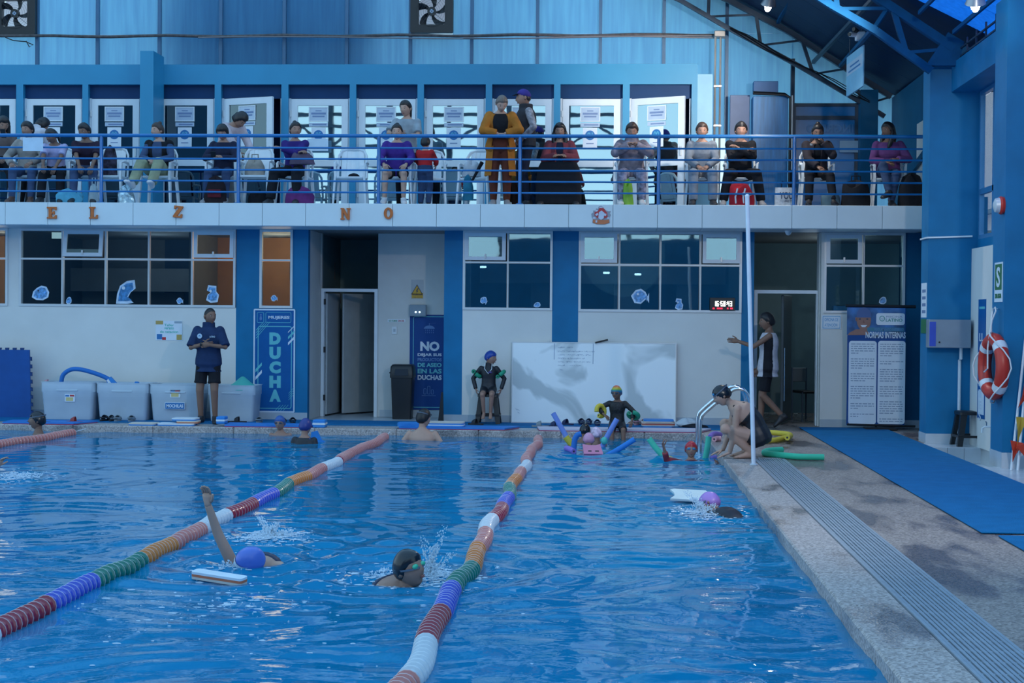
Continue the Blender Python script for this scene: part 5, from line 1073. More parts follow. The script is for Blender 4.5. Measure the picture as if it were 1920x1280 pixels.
mb = MB(); mb.lathe([(.09, -.05), (.10, -.02), (.09, .0)], 16, RX); mb.build('alarm_base', ring_red, al, True); mb = MB(); mb.lathe([(.085, .0), (.075, .04), (.03, .06)], 16, RX); mb.build('alarm_grille', alu, al, True)
y0_, y1_ = onX(1849, 600, XR).y, onX(1835, 600, XR).y; z1_, z0_ = onX(1842, 561, XR).z, onX(1842, 785, XR).z
fs = xplate('foot_bath_sign', 0, 0, y0_, y1_, z0_, z1_, XR-.001, banner_blue, 'narrow tall blue LOS LAVAPIES sign on the white right wall', 'sign')
for k, ch in enumerate('LOS'): zz = z1_-.42-k*.14; xletter(ch, y0_+.07, y0_+.20, zz-.10, zz, XR-.006, white_ink, fs)
for k, ch in enumerate('LAVAPIES'): zz = z1_-.42-k*.14; xletter(ch, y1_-.22, y1_-.08, zz-.10, zz, XR-.006, white_ink, fs)
xplate('teal_band', 0, 0, y0_+.05, y1_-.05, z1_-.12, z1_-.09, XR-.005, teal_ink, th=.001, par=fs)
xplate('white_footer', 0, 0, y0_+.04, y1_-.04, z0_+.05, z0_+.34, XR-.005, paper, th=.001, par=fs)
sgc = xplate('column_notice', 0, 0, C1Y0+.05, C1Y1-.05, onX(1738, 595, c1x).z, onX(1738, 530, c1x).z, c1x-.001, paper, 'narrow pale notice on the edge of the blue corner column', 'notice'); xplate('column_notice_green', 0, 0, C1Y0+.05, C1Y1-.05, onX(1738, 625, c1x).z, onX(1738, 598, c1x).z, c1x-.001, MATS['sign_green'], 'narrow green notice below the pale one on the corner column', 'notice')
for k in range(4): z = onX(1738, 545+k*13, c1x).z; xplate('printed_line', 0, 0, C1Y0+.10, C1Y1-.12, z-.02, z+.02, c1x-.005, MATS['grey_print'], th=.001, par=sgc)
fc = empty('water_tap', onX(1850, 800, XR-.12), label='white wall tap over the foot bath below the narrow blue sign', cat='tap')
mb = MB(); mb.tube([(.12, 0, 0), (-.02, 0, 0), (-.05, 0, -.02), (-.055, 0, -.07)], .014, 8); mb.build('spout', white_pl, fc, True); mb = MB(); mb.tube([(.0, 0, .01), (.0, 0, .05), (.0, .04, .06)], .009, 6); mb.build('tap_handle', chrome, fc)
# bundle of pennant flags and poles leaning on the near column
fb = empty('pennant_bundle', (4.33, C2Y0-.12, 0), label='bundle of red, white and yellow pennants on poles by the near column', cat='flag bundle')
for k, (x0, x1, h) in enumerate(((-.08, .10, 1.5), (-.02, .14, 1.5), (.05, .20, 1.35))): mb = MB(); mb.tube([(x0, -.08-.03*k, 0), (x1, .08, h)], .014, 8); mb.build('pole', white_pl, fb, True)
rs = random.Random(2); fm = [mat('pennant_red', (.58, .05, .02), .7), mat('pennant_white', (.70, .72, .75), .7), mat('pennant_yellow', (.55, .36, .04), .7)]
for k, (x, z, c_, w, h, r) in enumerate(((-.06, .20, 0, .14, .22, .2), (.08, .16, 0, .24, .26, -.2), (-.02, .42, 2, .12, .30, .1), (.10, .50, 1, .24, .16, 1.2), (.02, .78, 0, .15, .26, .5), (.15, .62, 2, .16, .26, -.3), (.20, .95, 2, .12, .24, .3), (.18, .34, 1, .1, .2, .4), (.24, .24, 0, .16, .30, .1), (.22, 1.15, 0, .1, .2, .6))):
    mb = MB(); P = [(-w/2, 0, h/2), (0, .02, h/2), (w/2, -.01, h/2), (w*.15, .015, -h*.1), (0, .0, -h/2), (-w*.2, -.02, 0)]; P2 = [(p[0], p[1]+.006, p[2]) for p in P]; n_ = 6
    mb.add(P+P2, [tuple(range(n_)), tuple(range(n_, 2*n_))[::-1]]+[(i, i+n_, (i+1) % n_+n_, (i+1) % n_) for i in range(n_)]); o = mb.build('pennant', fm[c_], fb); o.location = (x, -.14-.012*k, z); o.rotation_euler = (.1*(k % 3), r, .2*(k % 2))
# ---------------------------------------------------------------- pool ladder, pole, noodles on the deck
lad = empty('pool_ladder', (XE, onZ(1360, 834, 0).y, 0), label='bent chrome handrails of the pool ladder at the right edge', cat='ladder'); ly = lad.location.y
for k in range(2):
    Yk = ly-.1+.62*k; P0 = [(-.16, -.9), (-.16, .20), (-.15, .32), (-.10, .41), (.18, .65), (.29, .71), (.38, .69), (.44, .60), (.46, .46), (.46, 0)]
    Q = []
    for i in range(len(P0)-1):
        p0, p1, p2, p3 = P0[max(i-1, 0)], P0[i], P0[i+1], P0[min(i+2, len(P0)-1)]
        for s in range(5):
            t = s/5; Q.append(tuple(.5*((2*p1[j])+(p2[j]-p0[j])*t+(2*p0[j]-5*p1[j]+4*p2[j]-p3[j])*t*t+(3*p1[j]-p0[j]-3*p2[j]+p3[j])*t**3) for j in range(2)))
    Q.append(P0[-1]); mb = MB(); mb.tube([(q[0], Yk-ly, q[1]) for q in Q], .024, 12); mb.lathe([(.05, 0), (.05, .012), (.03, .025)], 14, Matrix.Translation((.46, Yk-ly, 0))); mb.build('handrail', chrome, lad, True)
for z in (-.35, -.65): mb = MB(); mb.bbox(-.14, -.06, -.08, .5, z, z+.03, .008); mb.build('step', chrome, lad)
pb = onZ(1413, 872, 0); pt = onY(1401, 368, pb.y)
fp = empty('flag_pole', pb, label='tall thin white pole standing on the coping in front of the squatting woman', cat='pole')
mb = MB(); mb.tube([(0, 0, 0), (pt.x-pb.x, 0, pt.z)], .0235, 12); mb.build('pole_tube', mat('white_pole', (.66, .74, .84), .35), fp, True); mb = MB(); mb.ball((pt.x-pb.x, 0, pt.z), .026, 10, 8); mb.build('pole_cap', white_pl, fp, True); mb = MB(); mb.lathe([(.045, .001), (.045, .01), (.03, .02)], 14); mb.build('base_plate', tile_skirt, fp)
dk = lambda px, py, z=.035: onZ(px, py, z)
noodle([dk(1545, 857), dk(1500, 856), dk(1455, 852), dk(1434, 849), dk(1440, 845), dk(1466, 843)], .036, n_green, 'long green pool noodle bent double on the deck')
noodle([dk(1432, 826), dk(1452, 825), dk(1470, 821), dk(1476, 820)], .034, n_yel, 'short yellow pool noodle behind the squatting woman, nearer one')
noodle([dk(1425, 812, .05), dk(1445, 811, .05), dk(1472, 813, .05), dk(1482, 816, .05), dk(1476, 820, .08)], .036, n_yel, 'curved yellow pool noodle behind the squatting woman, farther one')
noodle([dk(1331, 820), dk(1335, 815, .06), dk(1342, 813, .06), dk(1350, 815)], .036, n_pur, 'purple pool noodle lying beside the ladder')
noodle([dk(1339, 823), dk(1345, 822), dk(1352, 822)], .034, n_pink, 'pink pool noodle lying beside the ladder')
# ---------------------------------------------------------------- kickboards, shoes and clothes on the far deck
def kboard(px0, px1, py0, py1, Y, z0, layers, lab, name='kickboard', rz=0, depth=.30):
    a, b = onY(px0, py0, Y).x, onY(px1, py0, Y).x; w = b-a; h = len(layers)*.017; o = None
    out = rrect(-w/2, w/2, 0, depth, .06, 4)
    for k, m in enumerate(layers):
        mb = MB(); mb.prism(out, z0+k*.017, z0+(k+1)*.017-.0005, plane='xy')
        if o is None: o = mb.build(name, m); o.location = ((a+b)/2, Y, 0); o.rotation_euler = (0, 0, rz); tag(o, lab, 'kickboard')
        else: mb.build('foam_layer', m, o)
    return o
Z0 = .034; ZD = .0125
kboard(239, 290, 800, 803, YE+.08, 0, [kb_blue, kb_cream], 'thin cream and blue kickboard lying alone on the left pool edge')
kboard(293, 362, 798, 802, YE+.10, 0, [kb_blue, kb_white], 'white and blue kickboard at the bottom of the stack by the coach'); kboard(330, 371, 792, 797, YE+.16, .0345, [kb_orange, kb_cream], 'orange and cream kickboard in the middle of the stack by the coach', rz=.1); kboard(320, 366, 788, 792, YE+.2, .069, [kb_blue, kb_white], 'white and blue kickboard on top of the stack by the coach')
kboard(1206, 1262, 797, 803, YE+.62, .0125, [kb_blue, kb_blue], 'blue kickboard at the bottom of the stack left of the ladder', depth=.4); kboard(1203, 1266, 790, 796, YE+.64, .047, [kb_cream, kb_red, kb_cream], 'cream kickboard with red core in the stack left of the ladder', depth=.4); kboard(1207, 1264, 786, 789, YE+.62, .0985, [kb_cream, kb_blue], 'blue and cream kickboard on top of the stack left of the ladder', depth=.4)
kboard(744, 792, 797, 803, YE+.06, Z0, [kb_blue, kb_blue, kb_blue], 'blue rounded kickboard beside the bare-backed swimmer'); kboard(799, 869, 797, 803, YE+.09, Z0, [kb_blue, kb_white, kb_blue, kb_cream], 'striped blue and white kickboard below the navy banner')
def block(px0, px1, py0, py1, Y, z0, lab):
    a, b, c_, d_ = rect(px0, py0, px1, py1, Y); mb = MB(); mb.bbox(a, b, Y, Y+.2, z0, z0+d_-c_, .01); o = tag(mb.build('foam_block', kb_blue), lab, 'foam block'); mb = MB(); mb.box(a-.001, b+.001, Y-.002, Y+.2, z0+(d_-c_)*.38, z0+(d_-c_)*.62); mb.build('white_stripe', kb_white, o)
block(405, 421, 788, 802, YE+.1, .034, 'small blue foam block with white stripe beside the feet of the coach'); block(586, 609, 792, 807, YE+.1, .0, 'blue foam block with white stripe behind the two children')
c0 = onZ(808, 797, .08); mb = MB(); mb.tube([(c0.x, YE+.42, .055), (c0.x+.16, YE+.42, .055)], .045, 14); o = tag(mb.build('foam_roller', kb_blue, None, True), 'short blue foam roller behind the bare-backed swimmer', 'foam roller'); mb = MB(); mb.tube([(c0.x+.12, YE+.42, .055), (c0.x+.145, YE+.42, .055)], .0465, 14); mb.build('white_band', kb_white, o)
shoe_blk = mat('dark_rubber', (.012, .014, .022), .6); shoe_navy = mat('navy_rubber', (.012, .025, .09), .6); shoe_pink = mat('pink_rubber', (.42, .22, .26), .6); shoe_red = mat('red_rubber', (.30, .04, .04), .6); shoe_grey = mat('grey_rubber', (.20, .24, .27), .6)
def sandal(x, y, z, rz, m, lab, group, clog=False, s=1.0):
    o = empty('sandal', (x, y, z), rz, lab, 'sandal', group); L = .25*s; W = .09*s
    sole = [(W*.5*math.sin(t)*(1 if math.cos(t) > 0 else .85)*(.8+.2*abs(math.cos(t))), L*.5*math.cos(t)) for t in np.linspace(0, 2*PI, 18)[:-1]]
    mb = MB(); mb.prism(sole, 0, .022*s, plane='xy'); mb.build('sole', m, o)
    mb = MB(); R = []
    for k, t in enumerate(np.linspace(0, PI, 9)): R.append(t)
    y0, y1 = (.0, L*.44) if clog else (-.01*s, .055*s); hh = .065*s
    rings = [[(W*.52*math.cos(t)*(1-.25*q), y0+(y1-y0)*q, .018*s+hh*(1-.45*q*q)*math.sin(t)) for t in R] for q in (0, .35, .7, 1)]
    for a_, b_ in zip(rings[:-1], rings[1:]):
        for k in range(8):
            v = [a_[k], a_[k+1], b_[k+1], b_[k]]; mb.add(v+[(p[0], p[1], p[2]+.006) for p in v], [(0,1,2,3), (4,7,6,5), (0,4,5,1), (1,5,6,2), (2,6,7,3), (3,7,4,0)])
    mb.build('strap', m, o)
    if clog:
        mb = MB(); mb.tube([(W*.5*math.cos(t), -L*.38*math.sin(t), .05*s) for t in np.linspace(0, PI, 9)], .01*s, 6); mb.build('heel_strap', m, o)
def pair(px_, py_, m, lab, clog=False, rz=0, gap=.11, one=False, y=None):
    c0 = onZ(px_, py_, ZD); y = y or c0.y
    for q in ((0,) if one else (-.5, .5)):
        sandal(c0.x+q*gap, min(y, 22.97 if px_ < 600 else YW-.2), ZD, rz+q*.3, m, lab+('' if one else (', left one' if q < 0 else ', right one')), 'sandals along the far deck', clog)
pair(71, 793, shoe_blk, 'dark flip-flop beside the leaning foam mats', rz=1.3, gap=.13); pair(140, 792, shoe_red, 'red and black slipper in front of the toy bin', rz=1.5, one=True)
pair(215, 786, shoe_blk, 'dark clog in front of the bin of blue boards', True); pair(239, 785, shoe_grey, 'pale grey clog in front of the bin of blue boards', True, one=True); pair(266, 785, shoe_grey, 'grey shoe in the gap before the MOCHILAS bin', True, one=True)
pair(440, 790, shoe_blk, 'flat dark sandal in front of the bin behind the coach', rz=1.4, gap=.2); pair(500, 788, shoe_grey, 'grey canvas shoe below the shower banner', True, one=True); pair(557, 787, shoe_blk, 'black clog below the shower banner', True, gap=.16)
pair(892, 796, shoe_blk, 'black flip-flop left of the seated child', rz=1.2, one=True); pair(1013, 800, shoe_grey, 'flat grey flip-flop in front of the whiteboard', rz=1.5, one=True); pair(1040, 800, shoe_navy, 'flat dark flip-flop in front of the whiteboard', rz=1.4, one=True); pair(1062, 796, shoe_navy, 'navy flip-flop behind the lilac noodle', rz=1.0, one=True)
pair(1097, 795, shoe_navy, 'navy slide behind the group of children', True); pair(1120, 797, shoe_navy, 'navy slide beside the boy on the pool edge', True, one=True); pair(1200, 795, shoe_pink, 'pink clog beside the stack of boards left of the ladder', True)
# clothes heap: crumpled folds
def crumple(cx, cy, z, rx, ry, h, m, name, lab, cat, seed, seg=26, rings=9, sq=2.2, am=.22):
    r_ = random.Random(seed); ph = [(r_.uniform(2, 6), r_.uniform(0, 6), r_.uniform(2, 7), r_.uniform(0, 6)) for _ in range(5)]; R = []
    for i in range(rings+1):
        t = i/rings; prof_ = (1-t**sq)**(1/sq) if t < 1 else .02; ring = []
        for k in range(seg):
            a = 2*PI*k/seg; f = 1+am*sum(math.sin(p[0]*a+p[1]+p[2]*t) for p in ph)/2.2*(.4+.6*(1-t))
            ring.append((cx+rx*prof_*f*math.cos(a), cy+ry*prof_*f*math.sin(a), z+h*t*(1+.15*math.sin(3*a+ph[0][1]))))
        R.append(ring)
    mb = MB(); mb.loft(R); return tag(mb.build(name, m, None, True), lab, cat)
c0 = onZ(1288, 800, ZD); crumple(c0.x, c0.y+.1, ZD, .17, .13, .11, mat('white_cloth', (.60, .66, .72), .85), 'towel', 'crumpled white towel heap left of the ladder', 'towel', 4); crumple(c0.x+.10, c0.y-.08, ZD, .20, .09, .045, mat('black_cloth', (.014, .016, .024), .9), 'clothing', 'black clothes lying in front of the white towel heap', 'clothing', 9)
# ---------------------------------------------------------------- people: one joined skin surface each, clothing and hair as children
def V3(*a): return Vector(a)
def ik(a, c, l1, l2, hint):
    d = c-a; L = max(min(d.length, (l1+l2)*.998), abs(l1-l2)+.02); u = d.normalized(); x = (l1*l1-l2*l2+L*L)/(2*L); h = math.sqrt(max(0, l1*l1-x*x))
    p = Vector(hint); p = p-u*p.dot(u)
    p = p.normalized() if p.length > 1e-5 else u.orthogonal().normalized()
    return a+u*x+p*h, a+u*L
def voxel(mb, size, smooth=2, name='skin'):
    me = bpy.data.meshes.new(name); me.from_pydata(mb.v, [], mb.f); o = bpy.data.objects.new(name, me); COL.objects.link(o)
    bm = bmesh.new(); bm.from_mesh(me); bmesh.ops.recalc_face_normals(bm, faces=bm.faces); bm.to_mesh(me); bm.free()
    r = o.modifiers.new('r', 'REMESH'); r.mode = 'VOXEL'; r.voxel_size = size; r.use_smooth_shade = True
    if smooth: s = o.modifiers.new('s', 'SMOOTH'); s.factor = .5; s.iterations = smooth
    dg = bpy.context.evaluated_depsgraph_get(); dg.update(); me2 = bpy.data.meshes.new_from_object(o.evaluated_get(dg)); bpy.data.objects.remove(o); bpy.data.meshes.remove(me); return me2
def cut_tube(pts, rs, frac):
    """tapered limb cut off after a share of its joints (2 = whole)"""
    P = [pts[0]]; R = [rs[0]]; n = len(pts)-1
    for i in range(n):
        t = min(1, max(0, frac*n/2-i))
        if t <= 0: break
        for k in (.33, .66, 1.0):
            if k < t or (k == 1.0 and t == 1): P.append(pts[i].lerp(pts[i+1], k)); R.append(rs[i]+(rs[i+1]-rs[i])*k)
        if t < 1: P.append(pts[i].lerp(pts[i+1], t)); R.append(rs[i]+(rs[i+1]-rs[i])*t); break
    return P, R
def limb(mb, pts, rs, off, frac=2, flare=0):
    P, R = cut_tube(pts, rs, frac); n = len(P); R = [r+off+flare*(i/(n-1))**2 for i, r in enumerate(R)]
    mb.tube(P, R, 10)
    k = 0
    for p, r in zip(P, R):
        if any((p-q).length < 1e-6 for q in pts[:-1]) and k < 3: mb.ball(p, r*.99, 10, 7); k += 1
TORSO = [(-.15, .150, .104), (-.09, .118, .085), (-.04, .154, .108), (.04, .152, .108), (.13, .138, .098), (.22, .136, .098), (.31, .156, .112), (.39, .160, .106), (.445, .146, .088), (.485, .098, .068), (.52, .052, .054)]
class Body:
    def __init__(s, sc=1.0, pel=(0, 0, .5), up=(0, 0, 1), up2=None, front=(0, -1, 0), hyaw=0, hpitch=0, hroll=0, hf=None, hu=None, hA=None, hB=None, eA=(-1, .5, -.4), eB=(1, .5, -.4), dA=None, dB=None, nA=None, nB=None, curl=.5,
                 fA=(-.12, -.42, .08), fB=(.12, -.42, .08), kA=(-.15, -1, .8), kB=(.15, -1, .8), tA=(-.15, -1, -.05), tB=(.15, -1, -.05), fat=1.0, hs=1.03, girth=1.0, neck=.066, thl=.42, shl=.40):
        s.sc = sc; s.fat = fat; s.hs = hs; s.girth = girth; s.curl = curl; V = Vector
        s.pel = V(pel); s.up = V(up).normalized(); s.up2 = V(up2 or up).normalized(); f = V(front); f = (f-s.up*f.dot(s.up)).normalized(); s.r = s.up.cross(f); s.f = f
        s.f2 = s.up2.cross(-s.r) if False else (s.r.cross(s.up2)).normalized()
        if s.f2.dot(s.f) < -.2: s.f2 = -s.f2
        s.f2 = (V(front)-s.up2*V(front).dot(s.up2)); s.f2 = s.f2.normalized() if s.f2.length > .1 else s.f
        s.r2 = s.up2.cross(s.f2)
        s.mid = s.pel+s.up*.22*sc; s.nb = s.mid+s.up2*.30*sc
        s.shA = s.mid+s.up2*.222*sc-s.r2*.160*sc*(fat*.5+.5); s.shB = s.mid+s.up2*.222*sc+s.r2*.160*sc*(fat*.5+.5)
        ua, fa = .275*sc, .245*sc
        hA = V(hA) if hA is not None else s.shA-V((.03, 0, .5))*sc; hB = V(hB) if hB is not None else s.shB-V((-.03, 0, .5))*sc
        s.elA, s.wrA = ik(s.shA, hA, ua, fa, eA); s.elB, s.wrB = ik(s.shB, hB, ua, fa, eB)
        s.dA = V(dA).normalized() if dA else (s.wrA-s.elA).normalized(); s.dB = V(dB).normalized() if dB else (s.wrB-s.elB).normalized()
        s.nA, s.nB = nA, nB
        s.hipA = s.pel-s.r*.085*sc; s.hipB = s.pel+s.r*.085*sc; th, sh = thl*sc, shl*sc
        s.knA, s.anA = ik(s.hipA, V(fA), th, sh, kA); s.knB, s.anB = ik(s.hipB, V(fB), th, sh, kB); s.tA, s.tB = V(tA).normalized(), V(tB).normalized()
        # head frame
        if hf is None:
            F = s.f2 if abs(s.up2.z) > .5 else V((0, -1, 0)); b = V((F.x, F.y, 0)).normalized()
            q = Quaternion((0, 0, 1), math.radians(hyaw)); hf_ = q @ b; side = V((0, 0, 1)).cross(hf_)
            q2 = Quaternion(side, math.radians(hpitch)); s.hf = q2 @ hf_; s.hu = q2 @ V((0, 0, 1))
            if hroll: q3 = Quaternion(s.hf, math.radians(hroll)); s.hu = q3 @ s.hu
        else: s.hf = V(hf).normalized(); u = V(hu or (0, 0, 1)); s.hu = (u-s.hf*u.dot(s.hf)).normalized()
        s.hr = s.hu.cross(s.hf)
        H = sc*hs; s.H = H; s.nt = s.nb+s.up2*neck*.55*sc; s.hc = s.nt+s.hu*.088*H+s.hf*.022*H
    def HM(s): return Matrix.Translation(s.hc) @ Matrix((s.hr, s.hf, s.hu)).transposed().to_4x4() @ Matrix.Scale(s.H, 4)
    def spine(s, t):
        t *= s.sc; a = .22*s.sc
        return (s.pel+s.up*t, s.r, s.f) if t <= a else (s.mid+s.up2*(t-a), s.r2, s.f2)
    def torso(s, mb, off=0, t0=-.1, t1=9, flare=0, opening=0, seg=20, depth=1.0, arc=None):
        T = [(t, w, d) for t, w, d in TORSO if t0 <= t <= t1]; rings = []
        for t, w, d in T:
            c, r, f = s.spine(t); k = s.fat if t < .40 else 1+(s.fat-1)*.4; fl = flare*max(0, (.2-t)/.3)
            W = w*s.sc*k*s.girth+off+fl; D = (d*s.sc*k*s.girth+off+fl)*depth; ring = []
            if arc:
                for q in np.linspace(arc[0], arc[1], 9): ring.append(c+r*(W*math.sin(q))+f*(D*math.cos(q)))
                for q in np.linspace(arc[1], arc[0], 9): ring.append(c+r*((W-.020)*math.sin(q))+f*((D-.020)*math.cos(q)))
            elif opening:
                for q in np.linspace(opening, 2*PI-opening, seg): ring.append(c+r*(W*math.sin(q))+f*(D*math.cos(q)))
                for q in np.linspace(2*PI-opening, opening, seg): ring.append(c+r*((W-.022)*math.sin(q))+f*((D-.022)*math.cos(q)))
            else:
                for q in range(seg): a = 2*PI*q/seg; ca, sa = math.cos(a), math.sin(a); ring.append(c+r*(W*math.copysign(abs(sa)**.85, sa))+f*(D*math.copysign(abs(ca)**.9, ca)))
            rings.append(ring)
        mb.loft(rings)
    def arms(s, mb, off=0, frac=2, flare=0, which='AB', k=1.0):
        c = s.sc*s.girth
        if 'A' in which: limb(mb, [s.shA, s.elA, s.wrA], [.047*c*k, .037*c*k, .026*c*k], off, frac, flare)
        if 'B' in which: limb(mb, [s.shB, s.elB, s.wrB], [.047*c*k, .037*c*k, .026*c*k], off, frac, flare)
    def legs(s, mb, off=0, frac=2, flare=0, which='AB'):
        c = s.sc*s.girth*(s.fat*.5+.5)
        if 'A' in which: limb(mb, [s.hipA, s.knA, s.anA], [.082*c, .056*c, .036*c], off, frac, flare)
        if 'B' in which: limb(mb, [s.hipB, s.knB, s.anB], [.082*c, .056*c, .036*c], off, frac, flare)
        if frac >= 1.6:
            for h, k, a, w in ((s.hipA, s.knA, s.anA, 'A'), (s.hipB, s.knB, s.anB, 'B')):
                if w in which: mb.ball(k.lerp(a, .28), .050*c+off, 8, 6)
    def foot(s, mb, an, d, off=0, bare=False):
        c = s.sc; up = Vector((0, 0, 1)); up = (up-d*up.dot(d)); up = up.normalized() if up.length > .2 else d.orthogonal().normalized(); r = up.cross(d)
        rings = []
        for t, w, h, z in ((-.055, .026, .030, -.045), (-.03, .033, .042, -.036), (.03, .034, .045, -.034), (.09, .040, .032, -.048), (.145, .043, .022, -.058), (.18, .032, .015, -.063), (.195, .016, .010, -.066)):
            cc = an+d*(t*c)+up*(z*c); ring = []
            for q in range(10): a = 2*PI*q/10; ring.append(cc+r*((w*c+off)*math.cos(a))+up*((h*c+off*.8)*math.sin(a)))
            rings.append(ring)
        mb.loft(rings); mb.tube([an+up*.02*c, an+d*.01*c-up*.04*c], [.036*c+off, .036*c+off], 10)
    def hand(s, mb, w, d, n, side, curl):
        c = s.sc*.97; n = (Vector(n)-d*Vector(n).dot(d)); n = n.normalized() if n.length > .1 else d.orthogonal().normalized(); u = d.cross(n)*side; rings = []
        for t, hw, ht in ((-.02, .024, .020), (.01, .030, .017), (.05, .039, .015), (.085, .038, .012)):
            cc = w+d*(t*c); rings.append([cc+u*(hw*c*math.cos(a))+n*(ht*c*math.sin(a)) for a in np.linspace(0, 2*PI, 11)[:-1]])
        mb.loft(rings)
        for k, (o, L) in enumerate(((.029, .068), (.0098, .078), (-.0098, .073), (-.029, .056))):
            p = w+d*(.078*c)+u*(o*c); P = [p]; ang = 0
            for j, sg in enumerate((.45, .32, .27)):
                ang += curl*(.6, .8, .6)[j]; dd = d*math.cos(ang)+n*math.sin(ang)+u*(o*.6 if curl < .5 else 0); p = p+dd*(L*sg*c*1.08); P.append(p)
            mb.tube(P, [.0092*c, .0088*c, .008*c, .006*c], 7)
        p = w+d*(.018*c)+u*(.026*c); P = [p]
        for j, (a, L) in enumerate(((.85, .035), (.55, .032), (.35, .026))): dd = (d*math.cos(a)+u*math.sin(a)+n*(.25+curl*.4)).normalized(); p = p+dd*(L*c); P.append(p)
        mb.tube(P, [.012*c, .011*c, .0095*c, .007*c], 7)
def head_surface(lat=22, lon=28):
    P = []
    for i in range(lat+1):
        th = PI*i/lat; z0 = -math.cos(th)
        for j in range(lon):
            a = 2*PI*j/lon; x = .074*math.sin(th)*math.sin(a); y = .095*math.sin(th)*math.cos(a); z = .115*z0
            if z < -.02:
                t = (-.02-z)/.095; x *= 1-.26*t; y *= (1-.04*t) if y > 0 else (1-.40*t)
            if y > 0:
                y += .024*math.exp(-((x/.013)**2+((z+.020)/.019)**2))+.011*math.exp(-((x/.011)**2+((z-.008)/.02)**2))
                y -= .010*math.exp(-(((abs(x)-.032)/.015)**2+((z-.014)/.012)**2)); y += .004*math.exp(-((z-.032)/.010)**2)
                y += .006*math.exp(-((x/.020)**2+((z+.056)/.009)**2))+.010*math.exp(-((x/.026)**2+((z+.095)/.018)**2))-.004*math.exp(-((x/.03)**2+((z+.074)/.007)**2))
            P.append(Vector((x, y, z)))
    return P, lat, lon
HS, HLAT, HLON = head_surface()
def add_head(mb, M, ears=True):
    vs = [M @ p for p in HS]; fs = [(i*HLON+j, i*HLON+(j+1) % HLON, (i+1)*HLON+(j+1) % HLON, (i+1)*HLON+j) for i in range(HLAT) for j in range(HLON)]
    mb.add(vs, fs)
    if ears:
        for sx in (-1, 1):
            L = [M @ Vector((sx*(.073+.010*math.cos(t)*.4), -.008+.018*math.cos(t), -.004+.030*math.sin(t))) for t in np.linspace(0, 2*PI, 9)[:-1]]; L2 = [M @ Vector((sx*(.088), -.014+.014*math.cos(t), -.002+.024*math.sin(t))) for t in np.linspace(0, 2*PI, 9)[:-1]]
            mb.loft([L, L2])
def cap_mesh(M, line, thick, wob=0, seed=1, rnd=0):
    """shell over the part of the skull above a hairline: line = (front, side, back) heights"""
    f, sd, b = line; mb = MB(); r_ = random.Random(seed); ph = [r_.uniform(0, 6) for _ in range(3)]
    def hz(y): return sd+(f-sd)*min(1, max(0, y/.06)) if y > 0 else sd+(b-sd)*min(1, -y/.05)
    vs = []
    for p in HS:
        q = p.copy()
        if q.y > 0: q.y = min(q.y, .095*math.sqrt(max(0, 1-(q.x/.076)**2-(q.z/.117)**2))+.004)
        q = Vector((q.x*(1+rnd), q.y*(1+rnd*.6), q.z*(1-rnd*.7) if q.z > 0 else q.z)); d = p.z-hz(p.y); k = min(1, max(0, d/.03)); off = -.006+(thick+.006)*(k*(2-k)); off += wob*k*(math.sin(p.x*70+ph[0])*math.sin(p.z*55+ph[1])+.6*math.sin(p.y*90+ph[2]))
        nrm = Vector((q.x/.0055, q.y/.009, q.z/.0132)).normalized(); vs.append(M @ (q+nrm*off))
    fs = []
    for i in range(HLAT):
        for j in range(HLON):
            ids = (i*HLON+j, i*HLON+(j+1) % HLON, (i+1)*HLON+(j+1) % HLON, (i+1)*HLON+j)
            if max(HS[k].z-hz(HS[k].y) for k in ids) > -.004: fs.append(ids)
    mb.add(vs, fs); return mb
skins = {k: mat('skin_'+k, v, .5, var=.05, scale=9, spec=.35) for k, v in dict(tan=(.34, .19, .14), fair=(.48, .29, .22), brown=(.22, .12, .085), dark=(.15, .08, .06), pale=(.56, .38, .31)).items()}
hair_b = mat('hair_black', (.012, .010, .012), .45, var=.3, scale=60, stretch=(1, 1, .2)); hair_br = mat('hair_brown', (.045, .026, .020), .5, var=.3, scale=60); hair_gr = mat('hair_grey_brown', (.16, .12, .10), .5, var=.3, scale=60)
eye_w = mat('eye_white', (.42, .40, .38), .3); eye_d = mat('eye_dark', (.02, .014, .012), .25); lip_m = mat('lip_rose', (.30, .11, .10), .5)
def cloth(name, r, g, b, **k): return mat('cloth_'+name, (r, g, b), k.pop('rough', .85), var=k.pop('var', .16), scale=k.pop('scale', 9), bump=.25, bscale=25, spec=.2, **k)
def finish(me, name, m, parent): 
    me.materials.clear(); me.materials.append(m); me.name = name; o = bpy.data.objects.new(name, me); COL.objects.link(o)
    if parent is not None: o.parent = parent
    return o
